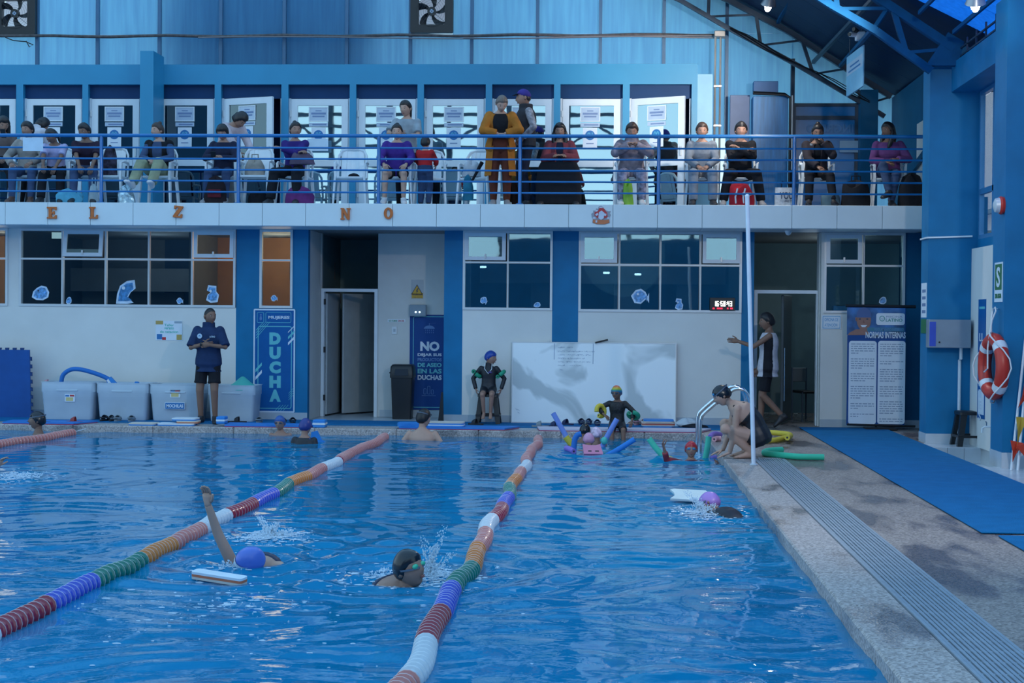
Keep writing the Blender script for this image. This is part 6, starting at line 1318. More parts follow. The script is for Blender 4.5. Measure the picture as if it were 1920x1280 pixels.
def person(label, pos, yaw, B, skin='tan', hair=None, hairm=None, top=None, bottom=None, shoes=None, extra=(), vox=.015, bare_feet=False, group=None, face=True, goggles=None, cap=None, hands=True):
    sk = skins[skin]; c = B.sc; mb = MB(); B.torso(mb); B.arms(mb); B.legs(mb); mb.tube([B.nb-B.up2*.05*c, B.nt, B.hc-B.hf*.02*B.H], [.052*c, .046*c*B.hs, .045*B.H], 12)
    for a in (B.shA, B.shB): mb.ball(a, .046*c*B.girth, 10, 7)
    if B.girth*B.fat > 0: mb.ball(B.hipA, .080*c*B.girth, 10, 7); mb.ball(B.hipB, .080*c*B.girth, 10, 7)
    B.foot(mb, B.anA, B.tA); B.foot(mb, B.anB, B.tB); mb.ball(B.hc-B.hu*.02*B.H-B.hf*.02*B.H, .06*B.H, 10, 7)
    me = voxel(mb, vox); h = MB(); h.v = [v.co[:] for v in me.vertices]; h.f = [tuple(p.vertices) for p in me.polygons]; h.m = [0]*len(h.f); bpy.data.meshes.remove(me)
    M = B.HM(); add_head(h, M)
    if hands:
        nA = B.nA or (.7, -.1, -.3); nB = B.nB or (-.7, -.1, -.3); cu = B.curl if isinstance(B.curl, (tuple, list)) else (B.curl, B.curl); B.hand(h, B.wrA, B.dA, nA, 1, cu[0]); B.hand(h, B.wrB, B.dB, nB, -1, cu[1])
    if bare_feet:
        for an, d in ((B.anA, B.tA), (B.anB, B.tB)):
            up = Vector((0, 0, 1)); up = (up-d*up.dot(d)); up = up.normalized() if up.length > .2 else d.orthogonal().normalized(); r = up.cross(d)
            for k in range(5): p = an+d*((.165-.006*abs(k-2))*c)-up*.063*c+r*((k-2)*.016*c); h.tube([p, p+d*.045*c], [.010*c, .006*c], 6)
    o = h.build('person', sk, None, 'all', recalc=True); o.location = pos; o.rotation_euler = (0, 0, yaw); tag(o, label, 'person', group)
    if face:
        for sx in (-1, 1):
            e = MB(); e.ball(M @ Vector((sx*.031, .0675, .012)), (.0135*B.H, .0135*B.H, .0095*B.H), 10, 7, 0); e.ball(M @ Vector((sx*.031, .0745, .012)), .0082*B.H, 8, 6, 1); e.build('eye', [eye_w, eye_d], o, True)
        lp = MB(); R3 = M.to_3x3(); lp.ball(M @ Vector((0, .093, -.053)), (.021, .006, .0042), 10, 6, 0, R3); lp.ball(M @ Vector((0, .092, -.0605)), (.018, .006, .0045), 10, 6, 0, R3); lp.build('lips', lip_m, o, True)
    hm = hairm or hair_b
    if hair:
        line = dict(short=(.056, -.012, -.068), buzz=(.066, .0, -.055), bun=(.058, -.014, -.070), pony=(.058, -.014, -.070), long=(.056, -.05, -.085), bob=(.058, -.07, -.085), fringe=(.040, -.03, -.08))[hair]
        hb = cap_mesh(M, line, dict(buzz=.006, short=.023, fringe=.026, bob=.028, long=.025).get(hair, .019), .0022 if hair != 'buzz' else 0, len(label)); R3 = M.to_3x3()
        for sx in (-1, 1): hb.beam(M @ Vector((sx*.016, .088, .034)), M @ Vector((sx*.046, .076, .036)), .004*B.H, .005*B.H)
        if hair == 'bun': hb.ball(M @ Vector((0, -.055, .118)), (.034, .034, .030), 10, 7, 0, R3)
        if hair == 'pony': hb.ball(M @ Vector((0, -.105, .02)), (.03, .03, .035), 10, 7, 0, R3); hb.tube([M @ Vector(p) for p in ((0, -.11, .02), (0, -.135, -.04), (0, -.125, -.12), (0, -.11, -.18))], [.02*B.H, .026*B.H, .022*B.H, .008*B.H], 8)
        if hair == 'long':
            for sx in (-1, 1): hb.tube([M @ Vector(p) for p in ((sx*.05, -.02, .06), (sx*.082, -.02, -.03), (sx*.088, .01, -.13), (sx*.075, .04, -.22), (sx*.06, .06, -.28))], [.03*B.H, .034*B.H, .034*B.H, .03*B.H, .012*B.H], 8)
            hb.tube([M @ Vector(p) for p in ((0, -.06, .03), (0, -.10, -.08), (0, -.10, -.20))], [.07*B.H, .07*B.H, .04*B.H], 10)
        if hair == 'bob': hb.tube([M @ Vector(p) for p in ((0, -.05, .0), (0, -.06, -.09))], [.082*B.H, .07*B.H], 12)
        hb.build('hair', hm, o, 'all')
    if cap:
        cm = cap; hb = cap_mesh(M, (.042, -.026, -.062), .013, .0014, 3, .06); hb.build('swim_cap', cm, o, 'all')
    if goggles:
        gm, pos_ = goggles; g = MB(); z = .013 if pos_ == 'eyes' else .058; dy = .0 if pos_ == 'eyes' else -.004
        rf = 1.0 if pos_ == 'eyes' else .965; ring = []
        for t in np.linspace(0, 2*PI, 29)[:-1]: ring.append((M @ Vector((.0895*rf*math.sin(t), (.103 if math.cos(t) > 0 else .107)*rf*math.cos(t)+dy, z-.012*math.cos(t)+(.0 if pos_ == 'eyes' else -.012*math.cos(t))))))
        st = MB(); st.loft([[p+B.hu*.006*B.H for p in ring], [p-B.hu*.006*B.H for p in ring]], cap=False); st.loft([[p*1-(p-B.hc).normalized()*.004+B.hu*.006*B.H for p in ring], [p-(p-B.hc).normalized()*.004-B.hu*.006*B.H for p in ring]], cap=False)
        go = st.build('goggles', mat('goggle_strap', (.10, .13, .18), .4), o); R3 = M.to_3x3()
        for sx in (-1, 1): g = MB(); g.ball(M @ Vector((sx*.031, .086+dy, z)), (.024, .014, .016), 12, 8, 0, R3); g.build('goggle_lens', gm, go, True)
    if bottom:
        m, frac, fl = bottom[:3]; off = bottom[3] if len(bottom) > 3 else .014; mb = MB(); B.torso(mb, off, -.1, .14); B.legs(mb, off, frac, fl); mb.ball(B.hipA, .080*c*B.girth+off, 10, 7); mb.ball(B.hipB, .080*c*B.girth+off, 10, 7); finish(voxel(mb, vox*.9), bottom[4] if len(bottom) > 4 else ('trousers' if frac > 1.3 else 'shorts'), m, o)
    for spec in ([top] if top else [])+list(extra):
        m, nm, kw = spec; mb = MB(); off = kw.get('off', .013)
        if not kw.get('no_torso'): B.torso(mb, off, kw.get('t0', -.05), kw.get('t1', .5), kw.get('flare', 0), kw.get('open', 0), arc=kw.get('arc')); fr = kw.get('sleeve', 0)
        if fr: B.arms(mb, off, fr, kw.get('sflare', .004), kw.get('which', 'AB'))
        if fr or kw.get('cap_sleeve'):
            for a in (B.shA, B.shB): mb.ball(a, .044*c*B.girth+off*.8, 10, 7)
        if kw.get('legs'): B.legs(mb, off, kw['legs'], .004)
        if kw.get('collar'): mb.tube([B.nb-B.up2*.03*c, B.nb+B.up2*.045*c], [.068*c+off, .066*c+off], 14)
        if kw.get('hood'): mb.ball(B.nb-B.f2*.06*c-B.up2*.01, (.11*c, .07*c, .06*c), 12, 8)
        if kw.get('hang'): 
            for a, b in kw['hang']: pass
        finish(voxel(mb, vox*.85), nm, m, o)
    if shoes:
        for an, d in ((B.anA, B.tA), (B.anB, B.tB)): mb = MB(); B.foot(mb, an, d, .010); finish(voxel(mb, .011), 'shoe', shoes, o)
    return o
# ---------------------------------------------------------------- balcony: chairs
def mono_chair(loc, rz, lab, bag=False):
    """white moulded armchair; faces -Y at rz = 0"""
    o = empty('plastic_chair', loc, rz, lab, 'chair', 'white plastic armchairs on the balcony'); w = .22
    mb = MB(); mb.loft([[(x, y, z) for x, y in rrect(-w*k, w*k, -.21*k, .20*k, .05, 3)] for k, z in ((.97, .41), (1.0, .425), (.98, .44))]); mb.build('seat', white_pl, o, True)
    for sx in (-1, 1):
        mb = MB(); mb.loft([[(sx*(w+.035+q*.0), -.25+p, 0) for q, p in ((0, 0), (0, .06))]+[(sx*(w+.012), -.19, 0), (sx*(w+.012), -.25, 0)], [(sx*(w+.012), -.21, .45), (sx*(w+.012), -.14, .45), (sx*(w-.02), -.14, .45), (sx*(w-.02), -.21, .45)], [(sx*(w+.02), -.20, .64), (sx*(w+.02), -.15, .64), (sx*(w-.01), -.15, .64), (sx*(w-.01), -.20, .64)]]); mb.build('leg', white_pl, o)
        mb = MB(); mb.loft([[(sx*(w+.03), .21, 0), (sx*(w+.03), .27, 0), (sx*(w+.0), .27, 0), (sx*(w+.0), .21, 0)], [(sx*(w), .16, .45), (sx*(w), .23, .45), (sx*(w-.035), .23, .45), (sx*(w-.035), .16, .45)]]); mb.build('leg', white_pl, o)
        mb = MB(); mb.tube([(sx*(w+.005), -.18, .63), (sx*(w+.02), -.10, .655), (sx*(w+.02), .10, .65), (sx*(w-.01), .24, .63)], .022, 8, flat=.6); mb.build('armrest', white_pl, o, True)
    # back: bowed frame with slats
    def bk(u, v): return (u*(w-.0)*(1-.08*v), .20+.10*v+.05*(u*u)*-1, .44+.43*v)
    mb = MB(); P = [bk(-1, 0), bk(-1.02, .4), bk(-1.0, .8), bk(-.82, .97), bk(-.4, 1.03), bk(0, 1.04), bk(.4, 1.03), bk(.82, .97), bk(1.0, .8), bk(1.02, .4), bk(1, 0)]; mb.tube(P, .026, 8, flat=.6); mb.build('back_frame', white_pl, o, True)
    for u in (-.62, -.31, 0, .31, .62): mb = MB(); mb.loft([[(p[0]-.035, p[1]-.006, p[2]), (p[0]+.035, p[1]-.006, p[2]), (p[0]+.035, p[1]+.006, p[2]), (p[0]-.035, p[1]+.006, p[2])] for p in (bk(u, .02), bk(u, .5), bk(u, .98))]); mb.build('back_slat', white_pl, o)
    return o
proto_chair = mono_chair((0, 0, ZB), 0, 'x')
_used = [0]
def chair(px_, Y, rz, lab):
    x = onY(px_, 385, Y).x; o = proto_chair if not _used[0] else copy_tree(proto_chair); _used[0] = 1
    o.location = (x, Y, ZB); o.rotation_euler = (0, 0, rz); o['label'] = lab; return o
YSIT = YF+.78
def bx(px_, Y=YSIT): return onY(px_, 330, Y).x
c_black = cloth('black', .012, .013, .018); c_navy = cloth('navy', .018, .022, .05); c_grey = cloth('grey', .15, .18, .22); c_beige = cloth('beige_grey', .30, .27, .25); c_white = cloth('white', .52, .50, .55); c_lilac = cloth('lilac_white', .42, .40, .62); c_purple = cloth('purple', .055, .025, .22); c_plum = cloth('plum', .16, .06, .20); c_orange = cloth('mustard_orange', .36, .13, .02); c_brown = cloth('rust_brown', .11, .030, .018); c_maroon = cloth('maroon', .20, .045, .06); c_camo = cloth('mottled_grey_pink', .22, .19, .23, var=.6, scale=7); c_jean = cloth('denim', .035, .06, .13); c_olive = cloth('pale_olive', .30, .33, .22); c_red = cloth('red', .42, .02, .025); c_teegrey = cloth('light_grey', .26, .31, .36); c_sweat = cloth('sweat_grey', .19, .22, .27); c_taupe = cloth('taupe', .14, .105, .10); c_stripe = cloth('striped_grey', .28, .27, .30, var=.5, scale=22); c_pat = cloth('patterned', .20, .20, .28, var=.8, scale=14); c_blue2 = cloth('slate_blue', .05, .08, .16)
s_white = mat('shoe_white', (.60, .60, .62), .5); s_dark = mat('shoe_dark', (.02, .02, .025), .5); s_brown = mat('shoe_brown', (.10, .045, .03), .45); s_grey = mat('shoe_grey', (.25, .25, .27), .6)
def seated(label, px_, rz=0, s=1.0, Y=YSIT, with_chair='', lean=.0, hz=0, **k):
    kw = {}
    for q in ('hyaw', 'hpitch', 'hroll', 'hA', 'hB', 'eA', 'eB', 'fA', 'fB', 'kA', 'kB', 'tA', 'tB', 'fat', 'hs', 'girth', 'curl', 'nA', 'nB', 'dA', 'dB', 'up', 'up2'):
        if q in k: kw[q] = k.pop(q)
    kw.setdefault('up', (0, .10-lean, 1)); kw.setdefault('up2', (0, -.10-lean*1.2, 1)); s *= .965; z = .50+hz
    kw.setdefault('hA', (-.07, -.30, z+.09)); kw.setdefault('hB', (.07, -.30, z+.09)); kw.setdefault('eA', (-1, .45, -.35)); kw.setdefault('eB', (1, .45, -.35)); kw.setdefault('nA', (.3, .2, -1)); kw.setdefault('nB', (-.3, .2, -1)); kw.setdefault('curl', .6)
    kw.setdefault('fA', (-.14, -.46, .085)); kw.setdefault('fB', (.14, -.46, .085))
    B = Body(s, (0, 0, z), **kw); x = bx(px_, Y)
    if with_chair: chair(px_, Y+.02, rz*.5, with_chair)
    return person(label, (x, Y, ZB), rz, B, **k)
def standing(label, px_, Y, rz, s=1.0, **k):
    kw = {}
    for q in ('hyaw', 'hpitch', 'hroll', 'hA', 'hB', 'eA', 'eB', 'fA', 'fB', 'kA', 'kB', 'tA', 'tB', 'fat', 'hs', 'girth', 'curl', 'nA', 'nB', 'dA', 'dB', 'up', 'up2', 'pel'):
        if q in k: kw[q] = k.pop(q)
    kw.setdefault('pel', (0, 0, .885*s)); kw.setdefault('fA', (-.10*s, .02, .078*s)); kw.setdefault('fB', (.10*s, .02, .078*s)); kw.setdefault('kA', (-.1, -1, 0)); kw.setdefault('kB', (.1, -1, 0)); pel = kw.pop('pel')
    B = Body(s, pel, **kw); return person(label, (bx(px_, Y), Y, k.pop('z', ZB)), rz, B, **k)
Cl = 'white plastic chair of the '
seated('woman in taupe sweater looking at a phone at the left edge', 4, .35, 1.02, hz=.14, Y=YSIT+.35, hpitch=28, hyaw=15, skin='tan', hair='long', top=(c_taupe, 'sweater', dict(sleeve=2)), bottom=(c_black, 2, .01), shoes=s_dark)
standing('person in white padded coat bending over with the back turned', 47, YSIT+.75, PI-.5, .95, up=(0, -.35, 1), up2=(0, -.9, 1), hpitch=35, hA=(-.1, -.55, .75), hB=(.1, -.55, .75), hair='bob', top=(c_white, 'coat', dict(sleeve=2, off=.035, hood=True, t0=-.1)), bottom=(c_black, 2, .01), shoes=s_dark)
seated('woman in beige grey sweater seated beside the girl in lilac shirt', 54, .12, 1.02, with_chair=Cl+'woman in beige grey sweater', hyaw=-25, hpitch=8, skin='tan', hair='short', top=(c_beige, 'sweater', dict(sleeve=2, off=.022, flare=.02)), bottom=(c_blue2, 2, .0), shoes=s_brown, hA=(-.20, -.26, .60), hB=(.12, -.32, .62))
seated('girl in pale lilac T-shirt leaning forward on her knees', 106, .15, .93, lean=.35, with_chair=Cl+'girl in lilac shirt', hyaw=-35, hpitch=30, skin='brown', hair='pony', top=(c_lilac, 't_shirt', dict(sleeve=.75, sflare=.02)), bottom=(c_black, 2, .02), shoes=s_dark, hA=(-.10, -.52, .50), hB=(.05, -.52, .46))
seated('man in dark plum T-shirt leaning on his knees near the rail post', 163, .2, 1.0, lean=.22, with_chair=Cl+'man in dark plum shirt', hyaw=-30, hpitch=15, skin='brown', hair='short', top=(cloth('dark_plum', .03, .018, .035), 't_shirt', dict(sleeve=.8, sflare=.015)), bottom=(c_blue2, 2, .0), shoes=s_dark, hA=(-.05, -.46, .52), hB=(.12, -.46, .52), fat=1.12)
seated('woman in black vest and pale olive trousers with feet on the low rail', 298, -.05, 1.0, with_chair=Cl+'woman in black vest', hyaw=-35, hpitch=5, skin='fair', hair='bun', hairm=hair_br, top=(c_blue2, 'sweater', dict(sleeve=2, off=.016)), extra=[(c_black, 'vest', dict(off=.04, t0=-.05, open=.45, cap_sleeve=True))], bottom=(c_olive, 2, .02, .022), shoes=s_white, fA=(-.19, -.60, .30), fB=(.10, -.60, .30), tA=(-.2, -.8, .35), tB=(.1, -.8, .3), hA=(-.05, -.30, .66), hB=(.08, -.30, .66))
standing('person in pale pink shirt bending with head down behind a seated reader', 424, YSIT+.65, .9, .97, up=(0, -.2, 1), up2=(0, -.75, 1), hpitch=60, hyaw=10, hA=(-.1, -.50, .75), hB=(.15, -.50, .75), skin='tan', hair='bob', top=(cloth('pale_pink', .50, .42, .46), 'blouse', dict(sleeve=1.9, off=.025, flare=.03)), bottom=(c_beige, 2, .0), shoes=s_brown)
seated('person in navy sweater and jeans reading a phone, backpack at the feet', 419, .0, .98, with_chair=Cl+'person in navy sweater', hpitch=22, hyaw=-5, skin='tan', hair='fringe', top=(c_navy, 'sweater', dict(sleeve=2, off=.018)), bottom=(c_jean, 2, .01), shoes=s_grey, hA=(-.06, -.27, .72), hB=(.02, -.27, .70))
seated('woman in violet sweater with crossed arms and a grey bag on her lap', 553, -.15, 1.02, with_chair=Cl+'woman in violet sweater', hyaw=35, hpitch=5, skin='tan', hair='bun', top=(cloth('violet_navy', .035, .02, .16), 'sweater', dict(sleeve=2, off=.02)), bottom=(c_black, 2, .02, .02), shoes=s_dark, hA=(.16, -.27, .78), hB=(-.10, -.30, .84), fA=(-.22, -.44, .085), fB=(.2, -.46, .085))
seated('girl in purple sweater and shorts with bare legs', 744, .05, .98, with_chair=Cl+'girl in purple sweater', hpitch=5, skin='fair', hair='bun', top=(c_purple, 'sweater', dict(sleeve=1.9, off=.026, t0=-.1)), bottom=(c_black, .55, .01), shoes=s_white, hA=(-.16, -.33, .60), hB=(.16, -.33, .60))
standing('woman in light grey T-shirt standing behind the girl in purple', 762, YSIT+.55, .1, 1.0, hyaw=-28, hpitch=12, skin='fair', hair='pony', top=(c_teegrey, 't_shirt', dict(sleeve=.85, sflare=.02, off=.016, t0=-.1)), bottom=(c_black, 2, .0), shoes=s_dark, hA=(-.12, -.36, 1.12), hB=(.0, -.34, 1.08), curl=.8)
standing('small child in red shirt standing with the back turned', 797, YSIT-.15, PI-.15, .60, hs=1.30, hyaw=0, skin='fair', hair='short', top=(c_red, 't_shirt', dict(sleeve=1.5, off=.016, t0=-.1)), bottom=(c_jean, 2, .0, .018), shoes=s_dark, hA=(-.10, -.22, .60), hB=(.10, -.22, .60), girth=1.12)
chair(806, YSIT+.25, .1, 'white plastic chair behind the small child in red shirt')
oj = standing('woman in long orange cardigan leaning on the railing', 938, YF+.30, .05, .97, up=(0, -.10, 1), up2=(0, -.22, 1), hpitch=38, hyaw=12, skin='fair', hair='pony', hairm=hair_gr, top=(c_black, 'vest_top', dict(off=.014, t0=-.12)), extra=[(c_orange, 'cardigan', dict(sleeve=1.85, off=.030, t0=-.12, open=.62, flare=.05, sflare=.006))], bottom=(c_brown, 2, -.004, .02), shoes=s_grey, hA=(-.02, -.20, 1.01), hB=(.05, -.20, 1.01), eA=(-1, .0, .1), eB=(1, .0, .1), dA=(1, -.2, 0), dB=(-1, -.2, 0), fat=1.08, curl=.9)
mb = MB()
for sx in (-1, 1): mb.loft([[(sx*.10, -.13, .85), (sx*.20, -.06, .85), (sx*.19, .05, .85), (sx*.17, .05, .85), (sx*.17, -.05, .85), (sx*.10, -.11, .85)], [(sx*.13, -.15, .42), (sx*.23, -.07, .42), (sx*.22, .06, .42), (sx*.20, .06, .42), (sx*.20, -.05, .42), (sx*.13, -.13, .42)]])
mb.build('cardigan_hem', c_orange, oj)
mc = standing('man in purple cap and dark vest standing in profile', 985, YF+.62, -1.25, 1.04, hyaw=-8, hpitch=6, skin='tan', hair='buzz', top=(c_stripe, 'shirt', dict(sleeve=1.9, off=.014)), extra=[(cloth('dark_vest', .035, .036, .045), 'vest', dict(off=.034, t0=-.08, cap_sleeve=False, collar=True))], bottom=(cloth('dark_jeans', .015, .02, .04), 2, .0), shoes=s_dark, hA=(-.17, -.14, 1.02), hB=(.17, -.10, .98))
def baseball(o, B_, m):
    M = B_.HM(); hb = cap_mesh(M, (.050, .02, .0), .016); hb.build('cap_crown', m, o, 'all'); mb = MB(); P = [(-.07, .075, .058), (-.05, .13, .050), (0, .155, .046), (.05, .13, .050), (.07, .075, .058), (0, .085, .066)]; mb.add([M @ Vector(p) for p in P]+[M @ Vector((p[0], p[1], p[2]+.006)) for p in P], [(0,1,2,3,4,5), (11,10,9,8,7,6)]+[(i, (i+1) % 6, (i+1) % 6+6, i+6) for i in range(6)]); mb.build('cap_brim', c_black, o)
baseball(mc, Body(1.04, (0, 0, .885*1.04), hyaw=-8, hpitch=6), cloth('cap_purple', .05, .04, .24))
bl = seated('woman with long dark hair in maroon jacket, black blanket over the legs', 1049, .0, 1.0, with_chair=Cl+'woman in maroon jacket', hpitch=6, skin='tan', hair='long', top=(c_navy, 'blouse', dict(off=.012)), extra=[(c_maroon, 'jacket', dict(sleeve=1.9, off=.03, open=.3, t0=-.06))], bottom=(c_black, 2, .03, .03), shoes=s_dark, hA=(-.02, -.26, .74), hB=(.04, -.26, .74), fA=(-.24, -.40, .085), fB=(.24, -.40, .085))
mb = MB(); mb.loft([[(x, y, z) for x, y in rrect(-wd, wd, -.50, -.10, .08, 4)] for wd, z in ((.33, .03), (.33, .35), (.30, .55), (.26, .63))]); mb.build('blanket', c_black, bl, True)
seated('woman with short hair in mottled jacket, hands raised to her mouth', 1184, .0, 1.02, with_chair=Cl+'woman in mottled jacket', hpitch=18, skin='tan', hair='short', hairm=hair_br, top=(c_camo, 'jacket', dict(sleeve=1.95, off=.035, collar=True, flare=.03, t0=-.09)), bottom=(c_pat, 2, .01, .018), shoes=s_white, hA=(-.03, -.26, .90), hB=(.05, -.26, .90), eA=(-1, 0, -.6), eB=(1, 0, -.6), curl=.9, fat=1.08)
seated('woman in grey sweater and grey sweatpants, hands folded', 1315, .0, 1.02, with_chair=Cl+'woman in grey sweater', hpitch=10, skin='tan', hair='pony', hairm=hair_br, top=(c_sweat, 'sweater', dict(sleeve=2, off=.022, t0=-.08)), bottom=(cloth('pale_sweat', .22, .25, .30), 2, .012, .02), shoes=s_dark)
seated('man in black sweater with pale shoulder stripes, red bag at the feet', 1388, .0, 1.03, with_chair=Cl+'man in black sweater', hpitch=8, skin='tan', hair='short', top=(c_black, 'sweater', dict(sleeve=2, off=.022)), bottom=(c_black, 2, .012, .018), shoes=s_grey, fA=(-.27, -.42, .085), fB=(.27, -.40, .085), hA=(.06, -.22, .82), hB=(-.04, -.24, .86), extra=[(cloth('shoulder_stripe', .28, .30, .34), 'shoulder_stripe', dict(off=.027, t0=.40, t1=.46))], fat=1.06)
seated('woman in dark hooded jacket resting chin on one hand', 1530, .0, 1.0, with_chair=Cl+'woman in dark hooded jacket', hpitch=18, lean=.15, skin='brown', hair='bun', top=(c_black, 'shirt', dict(sleeve=0)), extra=[(cloth('dark_jacket', .028, .024, .032), 'jacket', dict(sleeve=1.95, off=.03, open=.28, hood=True)), (c_grey, 'hood_lining', dict(off=.035, t0=.40, t1=.49, open=.5))], bottom=(c_black, 2, .01), shoes=s_dark, hA=(-.02, -.38, .58), hB=(.06, -.28, .95), eB=(.6, -.4, -1), fA=(-.16, -.5, .085), fB=(.18, -.52, .085))
seated('woman in purple shirt looking aside at the right end of the balcony', 1665, -.1, 1.02, with_chair=Cl+'woman in purple shirt', hyaw=-45, hpitch=-2, skin='brown', hair='long', top=(c_plum, 'shirt', dict(sleeve=1.9, off=.022)), bottom=(c_blue2, 2, .0), shoes=s_dark, hA=(-.05, -.28, .66), hB=(.10, -.26, .70), fA=(-.02, -.5, .22), tA=(-.6, -.8, -.2), fB=(.02, -.42, .085), fat=1.1)
# ---------------------------------------------------------------- balcony: bags and odd things
chair(480, YSIT-.12, 0, 'white plastic chair carrying a beige bag beside the open stall door'); chair(658, YSIT+.05, .05, 'empty white plastic chair with a slatted back in the middle of the balcony'); chair(893, YSIT+.2, -.2, 'white plastic chair carrying a white bag beside the orange cardigan')
def bag(px_, py_, w, h, d, m, name, lab, seed, Y=YF+.32, am=.10, sq=3.0, handle=None, z=ZB):
    x = bx(px_, Y); o = crumple(0, 0, 0, w/2, d/2, h, m, name, lab, 'bag', seed, 22, 9, sq, am); o.location = (x, Y, z)
    if handle: mb = MB(); mb.tube([(-w*.18, 0, h*.85), (-w*.15, 0, h+handle), (w*.15, 0, h+handle), (w*.18, 0, h*.85)], .010, 6); mb.build('handle', m, o)
    return o
bag(130, 362, .40, .20, .22, cloth('light_blue_bag', .10, .38, .55), 'sports_bag', 'light blue soft bag lying on the balcony floor', 2, am=.16); bag(176, 355, .15, .26, .12, cloth('pale_tote', .36, .44, .48), 'tote_bag', 'pale tote bag with a handle beside the light blue bag', 5, handle=.12)
bag(236, 358, .26, .25, .2, mat('foil_bag', (.40, .55, .68), .25, .5, var=.6, scale=14, bump=1, bscale=16), 'gift_bag', 'crinkled silver-blue bag left of the woman in black vest', 7, am=.2)
bag(206, 312, .22, .40, .16, cloth('dark_floral', .035, .03, .05, var=1, scale=12), 'backpack', 'dark flowered backpack on a chair behind the rail post', 8, Y=YSIT-.1, z=ZB+.45); chair(206, YSIT, 0, 'white plastic chair under the dark flowered backpack')
b_ = bag(405, 358, .32, .36, .18, cloth('black_red', .018, .012, .016), 'backpack', 'black and red backpack at the feet of the phone reader', 3, Y=YF+.2); mb = MB(); mb.bbox(-.10, .10, -.115, -.08, .08, .20, .02); mb.build('pocket', cloth('dark_red', .10, .012, .02), b_)
bag(478, 305, .30, .24, .18, cloth('beige_bag', .30, .27, .24), 'handbag', 'beige handbag on the white chair beside the open stall door', 11, Y=YSIT-.16, z=ZB+.44, handle=.08); bag(486, 362, .34, .2, .2, c_black, 'sports_bag', 'black bag under the chair with the beige handbag', 12, Y=YSIT-.1)
bag(566, 300, .36, .17, .14, cloth('grey_plum_bag', .10, .075, .12), 'handbag', 'grey plum handbag on the lap of the woman in violet', 13, Y=YSIT-.30, z=ZB+.60); bag(563, 362, .44, .24, .24, cloth('bright_plum_bag', .13, .03, .15), 'sports_bag', 'shiny plum sports bag at the feet of the woman in violet', 14, am=.14)
bag(663, 328, .16, .05, .14, c_black, 'pouch', 'small black pouch on the empty white chair', 15, Y=YSIT-.05, z=ZB+.44)
bag(884, 300, .28, .22, .2, cloth('white_bag', .46, .50, .56), 'tote_bag', 'white bag on the chair beside the orange cardigan', 16, Y=YSIT+.1, z=ZB+.46); mb = MB(); mb.tube([(0, 0, 0), (.16, 0, .30)], [.016, .03], 8); u = mb.build('umbrella', c_black); u.location = (bx(884, YSIT-.12), YSIT-.14, ZB+.36); tag(u, 'folded black umbrella beside the white bag', 'umbrella')
bag(878, 335, .16, .34, .10, cloth('teal_cloth', .02, .16, .26), 'bag', 'teal cloth bag hanging below the white bag', 17, Y=YSIT-.05, z=ZB+.10, am=.18)
bag(1178, 358, .14, .34, .10, mat('lime_bag', (.20, .42, .03), .5, var=.15), 'shopping_bag', 'bright lime green bag between the feet in white sneakers', 18, Y=YF+.24, sq=5)
rb_ = bag(1390, 362, .36, .30, .2, cloth('red_bag', .36, .015, .03), 'backpack', 'red backpack with white lines on the balcony floor', 19, Y=YF+.22, sq=4)
for k, (x, w_) in enumerate(((-.08, .012), (.03, .012))): mb = MB(); mb.tube([(x, -.09, .03), (x-.01, -.12, .12), (x+.02, -.10, .24)], w_, 6); mb.build('white_piping', white_pl, rb_)
mb = MB(); mb.bbox(.0, .14, -.125, -.09, .14, .18, .008); mb.build('white_piping', white_pl, rb_)
xt = bx(1473, YF+.3); tb = empty('tote_bag', (xt, YF+.3, ZB), 0, 'white tote bag printed YOU standing by the rail post', 'bag'); mb = MB(); mb.loft([[(x, y, z) for x, y in rrect(-.15*k, .15*k, -.06*k2, .06*k2, .02, 2)] for k, k2, z in ((1, 1, 0), (1.02, .9, .12), (.98, .5, .27))]); mb.build('bag_body', cloth('white_canvas', .52, .54, .58, var=.25, scale=16), tb, True)
lettering('YOU', -.09, .10, .10, .20, -.066, ink, tb, .002, .02); lettering('ARE IT', -.02, .09, .06, .085, -.068, ink, tb, .002, .0)
mb = MB(); mb.tube([(-.06, 0, .26), (-.05, 0, .36), (.03, 0, .34), (.05, 0, .26)], .007, 6); mb.build('handle', c_black, tb)
bag(1605, 356, .40, .34, .24, c_black, 'sports_bag', 'big black square bag beside the woman in purple shirt', 21, sq=6, am=.05, handle=.1); bag(1708, 356, .36, .44, .24, c_black, 'backpack', 'black backpack at the right end of the balcony', 22, sq=3.5, am=.07); bag(1558, 366, .28, .18, .2, cloth('grey_green_box', .08, .14, .18), 'bag', 'grey green bag between two seated women at the right', 23, sq=6, am=.04)
a, b, c_, d_ = rect(43, 259, 81, 283, YRL-.03); mb = MB(); mb.box(a, b, YRL-.035, YRL-.031, c_, d_+.01); tag(mb.build('paper_sheet', mat('blank_sheet', (.52, .66, .80), .5)), 'blank pale sheet hanging on the railing before the beige sweater', 'paper')
a, b, c_, d_ = rect(575, 259, 614, 282, YS-.12); mb = MB(); mb.box(a, b, YS-.06, YS-.05, c_, d_); tag(mb.build('paper_sheet', mat('blank_sheet', (0, 0, 0))), 'blank pale sheet on the stall door behind the woman in violet', 'paper')
# phones
for px_, py_, Y, lab in ((400, 292, YSIT-.33, 'dark phone held by the person in navy sweater'), (6, 250, YSIT+.02, 'dark phone held by the woman at the left edge')):
    c0 = onY(px_, py_, Y); mb = MB(); mb.bbox(-.037, .037, -.004, .004, -.075, .075, .003); o = tag(mb.build('phone', black), lab, 'phone'); o.location = c0; o.rotation_euler = (.6, 0, .1)
